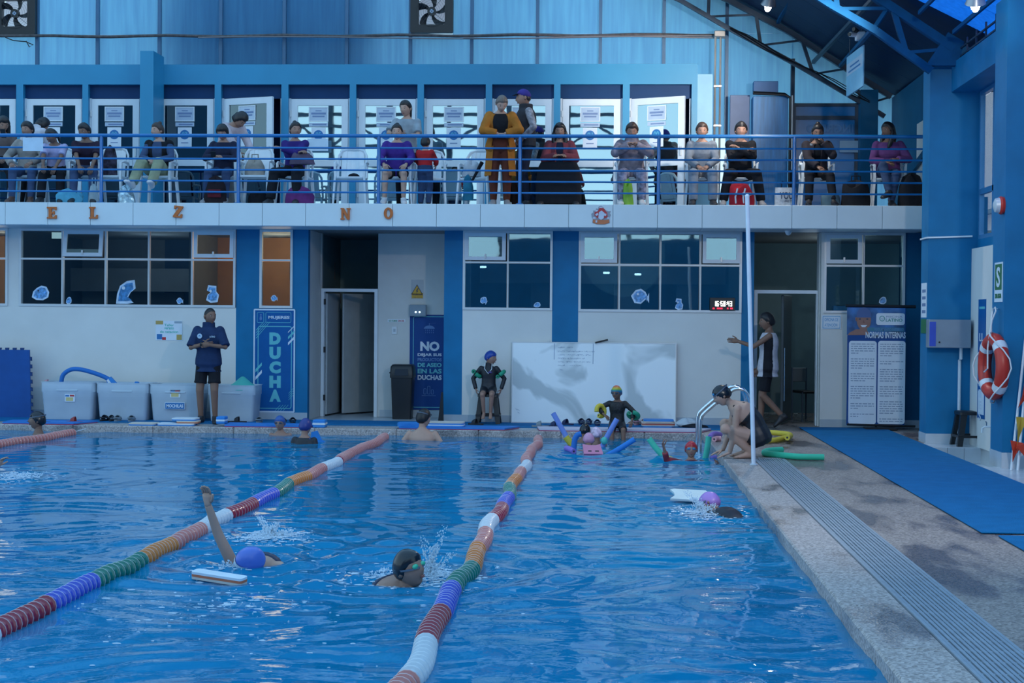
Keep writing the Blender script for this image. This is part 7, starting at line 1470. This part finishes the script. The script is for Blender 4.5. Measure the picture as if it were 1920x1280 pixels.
# ---------------------------------------------------------------- people on the deck
def T(px_, py_, z=0): return onZ(px_, py_, z)
c_polo = cloth('navy_polo', .016, .035, .095); c_swim = mat('swimsuit_black', (.010, .012, .018), .45, var=.1); c_wet = mat('rash_guard_black', (.008, .010, .018), .55, var=.1)
y1 = 22.84
B = Body(1.005, (0, 0, .889), hyaw=48, hpitch=4, hA=(-.02, -.22, 1.14), hB=(.06, -.23, 1.13), eA=(-1, .5, -.3), eB=(1, .5, -.3), dA=(1, -.15, 0), dB=(-1, -.15, -.1), nA=(0, 1, .2), nB=(0, 1, .2), fA=(-.115, .03, .078), fB=(.10, .0, .078), tA=(-.35, -1, -.03), tB=(.3, -1, -.03), curl=.75, fat=1.06)
co = person('coach in navy polo shirt and black shorts standing with clasped hands before the bins', (onY(391, 700, y1).x, y1, .0125), 0, B, skin='brown', hair='buzz', top=(c_polo, 'polo_shirt', dict(sleeve=.95, sflare=.016, off=.024, t0=-.16, flare=.008, collar=True)), bottom=(c_black, .76, .022, .012), shoes=s_dark, vox=.012)
mb = MB(); c0 = Vector((-.095, -.148, 1.255)); mb.lathe([(.036, 0), (.036, .004)], 18, Matrix.Translation(c0) @ Matrix.Rotation(PI/2, 4, 'X')); mb.build('badge', mat('badge_pale', (.45, .58, .70), .5), co); mb = MB(); mb.prism([(-.115, 1.25), (-.095, 1.27), (-.075, 1.25), (-.095, 1.255)], -.156, -.152); mb.build('badge_mark', blue_ink, co)
lettering('LATINO', .05, .13, 1.235, 1.26, -.150, MATS['badge_pale'], co, .001, .03)
mb = MB(); M_ = Matrix.Translation(B.wrA-B.dA*.03) @ B.dA.to_track_quat('Z', 'Y').to_matrix().to_4x4(); mb.lathe([(.030, -.014), (.034, -.010), (.034, .010), (.030, .014)], 14, M_); mb.build('wristwatch', black, co, True)
# child on the stool
y2 = YW-.32; xs2 = onY(916, 740, y2).x; stool((xs2, y2, .0125), .0, 'black plastic stool under the seated child in blue cap', h=.44, w=.145)
B = Body(.70, (0, 0, .50), up=(0, .05, 1), hyaw=62, hpitch=8, hs=1.28, hA=(-.185, -.02, .50), hB=(.185, -.02, .50), eA=(-1, .4, .2), eB=(1, .4, .2), nA=(1, 0, -.2), nB=(-1, 0, -.2), fA=(-.05, -.22, .165), fB=(.05, -.22, .165), kA=(-.1, -1, 1), kB=(.1, -1, 1), tA=(-.05, -1, -.25), tB=(.05, -1, -.25), curl=.7)
bo = person('child in blue cap and black rash guard sitting on a stool by the whiteboard', (xs2, y2, .0125), 0, B, skin='tan', cap=mat('cap_blue', (.010, .05, .30), .35), top=(c_wet, 'rash_guard', dict(sleeve=1.95, off=.008, collar=True)), bottom=(c_wet, .72, .004, .010), vox=.011, bare_feet=True)
gq = MB(); gq.tube([B.nb+Vector(v) for v in ((-.05, -.05, .02), (-.055, -.10, -.06), (.0, -.12, -.13), (.05, -.10, -.06), (.05, -.05, .02))], .005, 6); gq.build('goggle_cord', white_pl, bo); gq = MB(); gq.ball(B.nb+Vector((.03, -.12, -.11)), (.03, .012, .016), 8, 6); gq.build('goggle_lens', mat('goggle_violet', (.06, .05, .20), .2), bo, True)
def arm_ring(c0, R, r, ax, a0, a1, m, lab, rx=1.0):
    c0 = Vector(c0); ax = Vector(ax).normalized(); u = ax.orthogonal().normalized(); w = ax.cross(u); return noodle([c0+u*(R*math.cos(a))+w*(R*math.sin(a)) for a in np.linspace(a0, a1, 9)], r, m, lab, None, 'arm_float', n=3)
base = Vector((xs2, y2, .0125)); sA = base+B.shA.lerp(B.elA, .55); sB = base+B.shB.lerp(B.elB, .55); n_gr2 = mat('noodle_deep_green', (.015, .30, .17), .65)
arm_ring(sA+Vector((0, -.02, .0)), .062, .030, (B.elA-B.shA), .2, 5.6, n_gr2, 'green foam arm float on the seated child, wall side of the navy banner'); arm_ring(sB+Vector((0, -.02, 0)), .062, .030, (B.elB-B.shB), .2, 5.6, n_gr2, 'green foam arm float on the seated child, side of the whiteboard')
# boy on the pool edge
y3 = YE+.13; x3 = onY(1157, 800, y3).x
B = Body(.66, (0, 0, .07), up=(0, .04, 1), up2=(0, -.12, 1), hyaw=-22, hpitch=10, hs=1.30, hA=(-.17, -.15, .20), hB=(.20, -.16, .12), eA=(-1, .3, .1), eB=(1, .3, .1), nA=(.3, 0, -1), nB=(-.3, 0, -1), fA=(-.07, -.30, -.26), fB=(.09, -.30, -.26), kA=(-.1, -1, 1), kB=(.1, -1, 1), tA=(0, -.8, -.6), tB=(0, -.8, -.6), curl=.6)
rain = bpy.data.materials.new('rainbow_cap'); rain.use_nodes = True; _t = rain.node_tree; _n = _t.nodes; _b = _n['Principled BSDF']; _b.inputs['Roughness'].default_value = .4
_tc = _n.new('ShaderNodeTexCoord'); _s = _n.new('ShaderNodeSeparateXYZ'); _mr = _n.new('ShaderNodeMapRange'); zc = (B.hc.z); _mr.inputs['From Min'].default_value = zc+.0; _mr.inputs['From Max'].default_value = zc+.10
_cr = _n.new('ShaderNodeValToRGB'); E_ = _cr.color_ramp.elements; E_[0].color = (.02, .17, .42, 1); E_[1].color = (.55, .10, .08, 1); E_[1].position = .95
for p_, c_ in ((.30, (.02, .24, .40, 1)), (.48, (.20, .42, .06, 1)), (.66, (.55, .42, .04, 1)), (.82, (.55, .24, .06, 1))): e = E_.new(p_); e.color = c_
_t.links.new(_tc.outputs['Object'], _s.inputs[0]); _t.links.new(_s.outputs['Z'], _mr.inputs[0]); _t.links.new(_mr.outputs[0], _cr.inputs[0]); _t.links.new(_cr.outputs[0], _b.inputs['Base Color'])
lens_dark = mat('goggle_dark_lens', (.03, .04, .06), .12)
br = person('boy in rainbow cap sitting on the pool edge with feet in the water', (x3, y3, .034), 0, B, skin='brown', cap=rain, goggles=(lens_dark, 'eyes'), top=(mat('rash_guard_speckled', (.012, .014, .018), .6, var=1, scale=40), 'rash_guard', dict(sleeve=1.7, off=.009)), bottom=(c_wet, .9, .01, .010), vox=.011, bare_feet=True)
base = Vector((x3, y3, .034)); fA_ = base+B.elA.lerp(B.wrA, .35); fB_ = base+B.elB.lerp(B.wrB, .35)
arm_ring(fA_, .075, .032, (B.wrA-B.elA)+Vector((0, -.0, .1)), .4, 5.8, n_yel, 'yellow foam arm float of the boy on the pool edge'); arm_ring(fB_, .070, .030, (B.wrB-B.elB), .4, 5.8, n_gr2, 'green foam arm float of the boy on the pool edge')
# walking coach
y4 = 23.28; x4 = onY(1440, 700, y4).x
B = Body(1.0, (0, 0, .90), up=(0, .02, 1), hyaw=4, hpitch=8, hB=(.16, -.44, 1.26), eB=(.5, .4, -1), hA=(-.18, -.14, .86), dB=(0, -1, .12), nB=(-1, 0, -.2), curl=(.5, .25), fA=(-.06, -.10, .085), fB=(.07, .20, .20), kA=(0, -1, 0), kB=(0, -1, 0), tA=(0, -1, -.02), tB=(0, -.80, -.60), fat=1.06)
wc = person('coach in white and black shirt walking and pointing in front of the second doorway', (x4, y4, 0), -PI/2-.05, B, skin='brown', hair='short', top=(c_white, 't_shirt', dict(off=.024, t0=-.16, flare=.02)), extra=[(c_black, 'sleeve', dict(no_torso=True, sleeve=.95, off=.020, sflare=.014)), (c_black, 'side_panel', dict(off=.029, flare=.02, t0=-.16, t1=.47, arc=(.75, 2.0))), (cloth('red_stripe', .50, .02, .03), 'red_stripe', dict(off=.028, flare=.02, t0=-.16, t1=.30, arc=(.50, .78)))], bottom=(c_black, .86, .022, .012), shoes=s_dark, vox=.012)
# squatting woman
p5_ = T(1406, 858); y5 = p5_.y
B = Body(.98, (0, .10, .235), up=(0, -.40, .9), up2=(0, -.80, .62), hyaw=0, hpitch=30, hA=(-.16, -.30, .05), hB=(.12, -.24, .05), eA=(-.4, .8, 0), eB=(.5, .8, 0), dA=(0, -.9, -.35), dB=(0, -.9, -.35), nA=(0, 0, -1), nB=(0, 0, -1), fA=(-.12, -.02, .08), fB=(.10, -.0, .08), kA=(-.25, -1, .9), kB=(.20, -1, .9), tA=(-.2, -1, -.02), tB=(.15, -1, -.02), curl=.12, fat=1.22, girth=1.05, neck=.085)
sqw = person('woman in black swimsuit and black cap squatting on the pool edge behind the pole', (p5_.x, y5, .0), -PI/2, B, skin='fair', cap=mat('cap_black', (.012, .013, .018), .25), goggles=(mat('goggle_blue_lens', (.03, .20, .42), .15), 'brow'), top=(c_swim, 'swimsuit', dict(off=.008, t0=-.12, t1=.33)), bottom=(c_swim, .35, .0, .009, 'swimsuit_leg'), vox=.011, bare_feet=True)
for sx in (-1, 1): mb = MB(); mb.tube([B.spine(.30)[0]+B.f2*-.115+B.r2*(sx*.07), B.spine(.42)[0]+B.f2*-.10+B.r2*(sx*.09), B.spine(.49)[0]+B.r2*(sx*.10), B.spine(.42)[0]+B.f2*.10+B.r2*(sx*.09), B.spine(.32)[0]+B.f2*.118+B.r2*(sx*.08)], .010, 6); mb.build('shoulder_strap', c_swim, sqw)
# ---------------------------------------------------------------- swimmers standing in the water
def in_water(label, px_, top_, wat, s, yaw, **k):
    Y = onZ(px_, wat, ZW).y; kw = dict(hs=1.0)
    for q in ('hyaw', 'hpitch', 'hroll', 'hA', 'hB', 'eA', 'eB', 'up', 'up2', 'fat', 'hs', 'girth', 'curl', 'neck'):
        if q in k: kw[q] = k.pop(q)
    B = Body(s, (0, 0, .885*s), fA=(-.10*s, .02, .078*s), fB=(.10*s, .02, .078*s), kA=(0, -1, 0), kB=(0, -1, 0), **kw); ht = B.hc.z+.118*B.H
    zt_ = onY(px_, top_, Y).z; x = onY(px_, top_, Y).x; q = Matrix.Rotation(yaw, 3, 'Z') @ B.hc
    return person(label, (x-q.x, Y-q.y, zt_-ht), yaw, B, vox=k.pop('vox', .012), **k), B
cap_b = mat('cap_blue', (0, 0, 0)); cap_k = mat('cap_black', (0, 0, 0)); cap_ind = mat('cap_indigo', (.02, .035, .20), .4)
in_water('swimmer in black cap looking sideways at the far left pool wall', 70, 771, 814, .95, -1.15, hs=1.12, hyaw=-10, hpitch=-4, skin='brown', cap=cap_k, goggles=(lens_dark, 'brow'), bottom=(c_swim, .4, 0, .008))
in_water('child in light blue cap and dark goggles facing the camera at the far wall', 525, 779, 816, .80, .0, hs=1.1, hpitch=4, hyaw=-6, skin='tan', cap=mat('cap_steel_blue', (.03, .10, .34), .4), goggles=(lens_dark, 'eyes'), bottom=(c_swim, .6, 0, .008))
in_water('child in indigo cap and black rash guard with the back turned', 573, 784, 831, .84, PI-.25, hs=1.1, hpitch=6, skin='tan', cap=cap_ind, top=(c_wet, 'rash_guard', dict(sleeve=1.2, off=.009)), extra=[(mat('rash_guard_violet', (.05, .05, .35), .5), 'side_panel', dict(off=.013, arc=(-2.3, -1.2)))], bottom=(c_swim, .6, 0, .009))
in_water('bare-backed man in dark cap with white strap standing at the far wall', 795, 768, 824, 1.02, PI, hyaw=-38, hpitch=6, hA=(-.22, .0, .92), hB=(.22, .0, .92), skin='fair', hair='short', goggles=(lens_dark, 'brow'), bottom=(c_swim, .7, .02, .012), fat=1.1)
in_water('child in plain black cap in the group by the far wall', 1097, 794, 829, .72, PI-.3, hs=1.12, hpitch=10, skin='brown', cap=cap_k, bottom=(c_swim, .6, 0, .008))
in_water('child in pale pink and white patterned cap, behind the pink-capped child', 1118, 800, 835, .72, PI+.5, hs=1.12, hpitch=8, skin='brown', cap=mat('cap_pink_white', (.62, .46, .58), .4, var=.45, scale=28), bottom=(c_swim, .6, 0, .008))
in_water('child in plain pink cap swimming with the pink kickboard', 1104, 811, 845, .72, PI, hs=1.12, hpitch=20, up=(0, -.35, 1), skin='tan', cap=mat('cap_pink', (.62, .30, .44), .35), bottom=(mat('swim_violet', (.16, .06, .30), .5), .6, 0, .008))
rd, _ = in_water('child in red cap and blue goggles low in the water near the ladder', 1296, 827, 862, .76, .0, hs=1.12, hpitch=-6, up=(0, .25, 1), up2=(0, .3, 1), hA=(-.33, -.12, 1.20), hB=(.30, -.15, 1.02), eA=(-1, 0, -1), skin='tan', cap=mat('cap_red', (.46, .02, .035), .3), goggles=(mat('goggle_blue_lens', (0, 0, 0)), 'eyes'), top=(mat('rash_guard_red_black', (.20, .02, .03), .5, var=.9, scale=6), 'rash_guard', dict(sleeve=1.6, off=.010)), bottom=(c_swim, .6, 0, .008))
# noodles and boards in the water
def wpt(px_, py_, Y): return onY(px_, py_, Y)
Yg = onZ(1100, 836, ZW).y
noodle([wpt(1037, 774, Yg), wpt(1051, 799, Yg), wpt(1066, 826, Yg), wpt(1072, 842, Yg)], .034, n_per, 'lilac pool noodle sticking up left of the black cap'); c0 = wpt(1067, 826, Yg-.02); mb = MB(); mb.tube([c0+Vector((-.045, 0, .05)), c0+Vector((.05, 0, -.07))], .042, 12); tag(mb.build('noodle_connector', n_yel, None, True), 'yellow foam connector at the foot of the left lilac noodle', 'connector')
noodle([wpt(1157, 785, Yg-.05), wpt(1145, 806, Yg-.05), wpt(1134, 826, Yg-.05), wpt(1128, 840, Yg-.05)], .034, n_per, 'lilac pool noodle leaning right of the patterned cap'); c0 = wpt(1133, 826, Yg-.1); mb = MB(); mb.ball(c0, (.045, .045, .05), 12, 8); tag(mb.build('noodle_connector', n_teal, None, True), 'teal foam connector at the foot of the right lilac noodle', 'connector')
Yh = onZ(1080, 848, ZW).y
noodle([wpt(1090, 813, Yh), wpt(1082, 816, Yh), wpt(1077, 828, Yh), wpt(1075, 856, Yh)], .035, n_blue, 'dark blue pool noodle curving down beside the pink cap'); noodle([wpt(1128, 858, Yh), wpt(1146, 850, Yh), wpt(1168, 837, Yh), wpt(1190, 823, Yh)], .034, mat('noodle_bright_blue', (.015, .20, .62), .65), 'bright blue pool noodle slanting up right of the pink kickboard')
noodle([wpt(1062, 840, Yh+.1), wpt(1068, 842, Yh), wpt(1076, 846, Yh-.1)], .036, n_pur, 'end of a purple pool noodle floating beside the blue noodle')
c0 = wpt(1110, 844, Yh-.25); kp = mat('kickboard_pink', (.62, .22, .34), .55)
mb = MB(); o_ = [(-.115, .085), (-.05, .065), (.05, .065), (.10, .085), (.135, -.07), (-.10, -.07)]; mb.prism(o_, -.02, .02); o = mb.build('kickboard', kp); o.location = c0; o.rotation_euler = (-.75, 0, .05); tag(o, 'pink kickboard floating before the pink-capped child', 'kickboard')
for a_, b_ in ((-.05, -.005), (.035, .085)): mb = MB(); mb.prism(rrect(a_, b_, -.035, -.018, .007, 3), -.021, -.019); mb.build('grip_slot', black, o)
Yi = onZ(1290, 858, ZW).y
noodle([wpt(1217, 822, Yi), wpt(1230, 840, Yi), wpt(1247, 858, Yi), wpt(1262, 870, Yi)], .036, mat('noodle_mint', (.07, .55, .38), .65), 'mint green pool noodle sticking up left of the red cap'); c0 = wpt(1250, 861, Yi-.03); mb = MB(); mb.tube([c0+Vector((-.05, 0, .03)), c0+Vector((.10, 0, -.02))], .040, 12); tag(mb.build('noodle_connector', n_yel, None, True), 'yellow foam connector left of the red cap', 'connector')
noodle([wpt(1329, 818, Yi), wpt(1327, 835, Yi), wpt(1323, 856, Yi), wpt(1318, 872, Yi)], .035, MATS['noodle_mint'], 'mint green pool noodle upright between red cap and ladder'); noodle([wpt(1333, 860, Yi), wpt(1340, 857, Yi), wpt(1346, 860, Yi)], .030, n_pur, 'tip of a purple noodle floating at the foot of the ladder')
mb = MB(); c0 = wpt(595, 817, onZ(595, 828, ZW).y); mb.prism([(-.08, -.12), (.16, -.11), (.06, -.05), (.0, .07), (-.08, .05)], -.02, .02); o = mb.build('kickboard', kb_blue); o.location = c0; tag(o, 'blue kickboard corner held up by the child in indigo cap', 'kickboard')
# ---------------------------------------------------------------- swimmers in the lanes
# crawl swimmer with raised arm
h0 = onZ(468, 1052, ZW+.045)
def prone(label, head_at, B, **k):
    o = person(label, (0, 0, 0), 0, B, vox=.011, **k); o.location = Vector(head_at)-B.hc; return o
Yq = h0.y
def rel(px_, py_, Y): return onY(px_, py_, Y)-h0
up_ = Vector((.05, -1, .26)).normalized(); s_ = .94
Bt = Body(s_, (0, 0, 0), up=up_, front=(0, 0, -1), hf=(-.75, -.45, -.45), hu=(.35, -.65, .60), fA=(-.05, .8, -.1), fB=(.05, .8, -.1), kA=(0, 0, -1), kB=(0, 0, -1))
off_ = Bt.hc
sh_t = rel(436, 1044, Yq+.10)+off_; el_t = rel(398, 968, Yq+.02)+off_; wr_t = rel(383, 935, Yq+.0)+off_
side_A = (Bt.shA.x < Bt.shB.x)
kw = dict(up=up_, front=(0, 0, -1), hf=(-.85, -.35, -.40), hu=(.35, -.60, .62), fA=(-.10, .82, -.16), fB=(.10, .82, -.05), kA=(0, 0, -1), kB=(0, 0, -1), tA=(0, 1, -.3), tB=(0, 1, -.3), neck=.07, curl=.5, girth=1.02)
arm_up = dict(h=wr_t, e=(-1, .2, -.4), d=(-.05, -.15, 1), n=(-.3, -.9, .2)); arm_dn = dict(h=Vector((.30, -.35, -.10)), e=(1, 0, -.3), d=(.3, -1, -.05), n=(0, 0, -1))
if side_A: kw.update(hA=arm_up['h'], eA=arm_up['e'], dA=arm_up['d'], nA=arm_up['n'], hB=off_+Vector((.22, -.22, -.13)), eB=arm_dn['e'], dB=(-.8, -.5, -.02), nB=arm_dn['n'])
else: kw.update(hB=arm_up['h'], eB=arm_up['e'], dB=arm_up['d'], nB=arm_up['n'], hA=off_+Vector((.22, -.22, -.13)), eA=arm_dn['e'], dA=(-.8, -.5, -.02), nA=arm_dn['n'])
B = Body(s_, (0, 0, 0), **kw)
cap2 = mat('cap_periwinkle', (.09, .17, .58), .35)
cs = prone('crawl swimmer in blue and white cap with one arm raised', h0, B, skin='fair', cap=cap2, top=(mat('swimsuit_navy', (.012, .02, .06), .5), 'swimsuit', dict(off=.010, t0=-.12, t1=.46)), bottom=(mat('swimsuit_navy', (0, 0, 0)), .3, 0, .010), bare_feet=True)
M = B.HM(); wb_ = MB(); line = []
for dz, dn in ((.030, .021), (.062, .021)):
    line.append([M @ Vector(((.077+dn*.5)*math.sin(t)*math.sqrt(max(.05, 1-(dz/.125)**2)), (.098+dn*.5)*math.cos(t)*math.sqrt(max(.05, 1-(dz/.125)**2)), dz+.012*math.cos(t))) for t in np.linspace(0, 2*PI, 25)[:-1]])
wb_.loft(line, cap=False); wb_.build('white_cap_band', kb_white, cs, 'all')
# board beside the crawl swimmer
a = onZ(357, 1078, ZW+.03); b = onZ(452, 1086, ZW+.03); d_ = (b-a); ang = math.atan2(d_.y, d_.x); L = d_.length
o = None
for k, m in enumerate((kb_cream, mat('kickboard_core', (.55, .16, .08), .6), kb_white)):
    mb = MB(); mb.prism(rrect(0, L, 0, .085, .02, 3), -.018+k*.016, -.018+(k+1)*.016-.0006, plane='xy')
    if o is None: o = mb.build('kickboard', m); o.location = a+Vector((0, 0, -.005)); o.rotation_euler = (.10, .06, ang); tag(o, 'white kickboard with orange core floating before the crawl swimmer', 'kickboard')
    else: mb.build('foam_layer', m, o)
# breathing man
h0 = onZ(768, 1066, ZW+.10); up_ = Vector((.62, -.62, .42))
B = Body(1.0, (0, 0, 0), up=(.45, -.85, .12), up2=up_, front=(.35, -.1, -.9), hf=(.76, -.60, .22), hu=(-.32, .0, .95), hA=(.15, -.55, -.30), hB=(.2, .2, -.5), eA=(0, 0, -1), eB=(0, 1, -1), fA=(-.35, .7, -.22), fB=(-.28, .75, -.18), kA=(0, 0, -1), kB=(0, 0, -1), tA=(-.3, 1, -.3), tB=(-.3, 1, -.3), neck=.10, fat=1.05)
bm2 = prone('man in black cap and green goggles breathing with his face above the water', h0, B, skin='tan', cap=cap_k, goggles=(mat('goggle_green_lens', (.05, .50, .30), .12), 'eyes'), top=(mat('swimsuit_navy', (0, 0, 0)), 'swim_shirt', dict(off=.010, t0=-.1, t1=.44)), bottom=(mat('swimsuit_navy', (0, 0, 0)), .6, 0, .010), bare_feet=True)
# lilac cap swimmer with the white board
h0 = onZ(1331, 944, ZW+.07)
B = Body(.80, (0, 0, 0), up=(-.55, .80, .10), up2=(-.55, .72, .22), front=(0, 0, -1), hf=(-.80, .25, -.48), hu=(-.05, .50, .82), hs=1.10, hA=(-.50, .80, .10), hB=(-.40, .85, .10), eA=(0, 0, -1), eB=(0, 0, -1), fA=(.45, -.5, -.20), fB=(.50, -.45, -.14), kA=(0, 0, -1), kB=(0, 0, -1), tA=(.5, -.7, -.3), tB=(.5, -.7, -.3))
hsx = onZ(1300, 936, ZW); 
B = Body(.80, (0, 0, 0), up=(-.50, .76, .36), up2=(-.52, .72, .30), front=(0, 0, -1), hf=(-.80, .20, -.45), hu=(.15, .30, .90), hs=1.10, hA=B.hc+(hsx-h0)+Vector((.05, 0, .03)), hB=B.hc+(hsx-h0)+Vector((.12, -.08, .0)), eA=(0, 0, -1), eB=(0, 0, -1), fA=(.45, -.5, -.20), fB=(.50, -.45, -.14), kA=(0, 0, -1), kB=(0, 0, -1), tA=(.5, -.7, -.3), tB=(.5, -.7, -.3))
prone('swimmer in lilac cap holding the white kickboard near the right edge', h0, B, skin='tan', cap=mat('cap_lilac', (.38, .20, .56), .35), goggles=(lens_dark, 'eyes'), top=(c_wet, 'rash_guard', dict(off=.010, t0=-.1, t1=.47, sleeve=.8)), bottom=(c_swim, .4, 0, .010), bare_feet=True)
c0 = onZ(1290, 930, ZW+.05); mb = MB(); mb.prism([(-.16, -.07), (-.12, -.01), (-.13, .045), (-.165, .10), (-.12, .115), (.16, .105), (.19, .06), (.19, -.06), (.16, -.085)], -.010, .010, plane='xy'); o = mb.build('kickboard', mat('kickboard_pale', (.62, .68, .66), .5)); o.location = c0; o.rotation_euler = (.40, .02, -.05); tag(o, 'pale notched kickboard held before the lilac cap', 'kickboard')
# hand of a swimmer at the left edge
h0 = onZ(-46, 884, ZW+.02); hw_ = onZ(-3, 874, ZW+.05)
B = Body(.95, (0, 0, 0), up=(.3, -1, .05), front=(0, 0, -1), hf=(-.5, -.5, -.6), hu=(.2, -.7, .6), hA=(0, 0, 0), hB=(0, 0, 0), fA=(-.2, .8, -.1), fB=(-.1, .8, -.1))
B = Body(.95, (0, 0, 0), up=(.3, -1, .05), front=(0, 0, -1), hf=(-.5, -.5, -.6), hu=(.2, -.7, .6), hA=B.hc+(hw_-h0), hB=B.hc+(hw_-h0) if False else B.hc+Vector((-.3, -.4, -.2)), eA=(0, 0, 1), eB=(0, 0, -1), dA=(.5, 0, .9), fA=(-.2, .8, -.1), fB=(-.1, .8, -.1), kA=(0, 0, -1), kB=(0, 0, -1), tA=(0, 1, -.3), tB=(0, 1, -.3))
prone('swimmer at the left edge of the photo with only a hand in view', h0, B, skin='fair', cap=cap_k, bottom=(c_swim, .4, 0, .008))
# ---------------------------------------------------------------- splashes
foam_m = bpy.data.materials.new('splash_foam'); foam_m.use_nodes = True; _b = foam_m.node_tree.nodes['Principled BSDF']; _b.inputs['Base Color'].default_value = (.72, .85, .95, 1); _b.inputs['Roughness'].default_value = .15; _b.inputs['Alpha'].default_value = .62
_g = (1+5**.5)/2; ICO = [Vector(v).normalized() for v in ((-1,_g,0),(1,_g,0),(-1,-_g,0),(1,-_g,0),(0,-1,_g),(0,1,_g),(0,-1,-_g),(0,1,-_g),(_g,0,-1),(_g,0,1),(-_g,0,-1),(-_g,0,1))]; IF = [(0,11,5),(0,5,1),(0,1,7),(0,7,10),(0,10,11),(1,5,9),(5,11,4),(11,10,2),(10,7,6),(7,1,8),(3,9,4),(3,4,2),(3,2,6),(3,6,8),(3,8,9),(4,9,5),(2,4,11),(6,2,10),(8,6,7),(9,8,1)]
OCT = [(1,0,0), (-1,0,0), (0,1,0), (0,-1,0), (0,0,1), (0,0,-1)]; OF = [(0,2,4), (2,1,4), (1,3,4), (3,0,4), (2,0,5), (1,2,5), (3,1,5), (0,3,5)]
def splash(lab, px_, py_, n, rx, ry, h, seed, jets=(), flat=None):
    n = int(n*1.7); r_ = random.Random(seed); c0 = onZ(px_, py_, ZW); mb = MB()
    def drop(p, s, e=1.0, d=(0, 0, 1)):
        d = Vector(d).normalized(); u = d.orthogonal().normalized(); w = d.cross(u); mb.add([p+u*(v[0]*s)+w*(v[1]*s)+d*(v[2]*s*e) for v in ICO], IF)
    for k in range(n):
        a = r_.uniform(0, 2*PI); q = abs(r_.gauss(0, .5)); x = c0.x+rx*q*math.cos(a); y = c0.y+ry*q*math.sin(a); z = wz(x, y)+h*max(0, 1-q)*r_.random()**2; drop(Vector((x, y, z)), r_.uniform(.002, .006), r_.uniform(1, 2.0), (math.cos(a)*.5, math.sin(a)*.5, 1))
    for k in range(n if flat is None else flat):
        a = r_.uniform(0, 2*PI); q = abs(r_.gauss(0, .6)); x = c0.x+rx*1.25*q*math.cos(a); y = c0.y+ry*1.25*q*math.sin(a); z = wz(x, y)+.001; s = r_.uniform(.005, .020)
        kx = r_.uniform(.8, 2.0); mb.add([(x+s*v[0]*kx*r_.uniform(.75, 1.2), y+s*v[1]*r_.uniform(.75, 1.2), z+.004*v[2]) for v in ICO], IF)
    for (dx, dy, dz, m) in jets:
        for k in range(int(m*2.2)):
            t = r_.random(); p = c0+Vector((dx*t+r_.gauss(0, .015), dy*t+r_.gauss(0, .015), dz*(t**.8)*(1)+r_.gauss(0, .01)+.0)); drop(p, r_.uniform(.003, .008)*(1.2-t*.7), r_.uniform(1, 2.2), (dx, dy, dz))
    o = mb.build('water_splash', foam_m, None, True, recalc=False); o['kind'] = 'stuff'; o['label'] = lab; o['category'] = 'splash'; return o
splash('white splash kicked up behind the crawl swimmer', 507, 1008, 420, .22, .28, .09, 1, ((-.10, .05, .16, 90), (.05, 0, .11, 80), (.18, 0, .06, 80)))
splash('small splash around the raised arm of the crawl swimmer', 430, 1062, 90, .14, .2, .05, 2, flat=60)
splash('spray thrown up before the face of the breathing man', 800, 1082, 420, .24, .30, .10, 3, ((.05, 0, .20, 60), (.12, 0, .33, 70), (-.02, 0, .26, 40), (.18, 0, .16, 60)))
splash('ripples of foam beside the breathing man on the left', 730, 1078, 160, .30, .34, .03, 4)
splash('spray in front of the lilac cap', 1318, 962, 420, .22, .40, .10, 5, ((-.14, 0, .18, 80), (-.06, 0, .14, 60), (.1, 0, .08, 60)))
splash('splash at the left edge of the pool', 28, 894, 260, .30, .5, .05, 6)
splash('scattered foam flecks on the water below the crawl swimmer', 430, 1130, 60, 1.0, 1.6, .0, 7, flat=150)
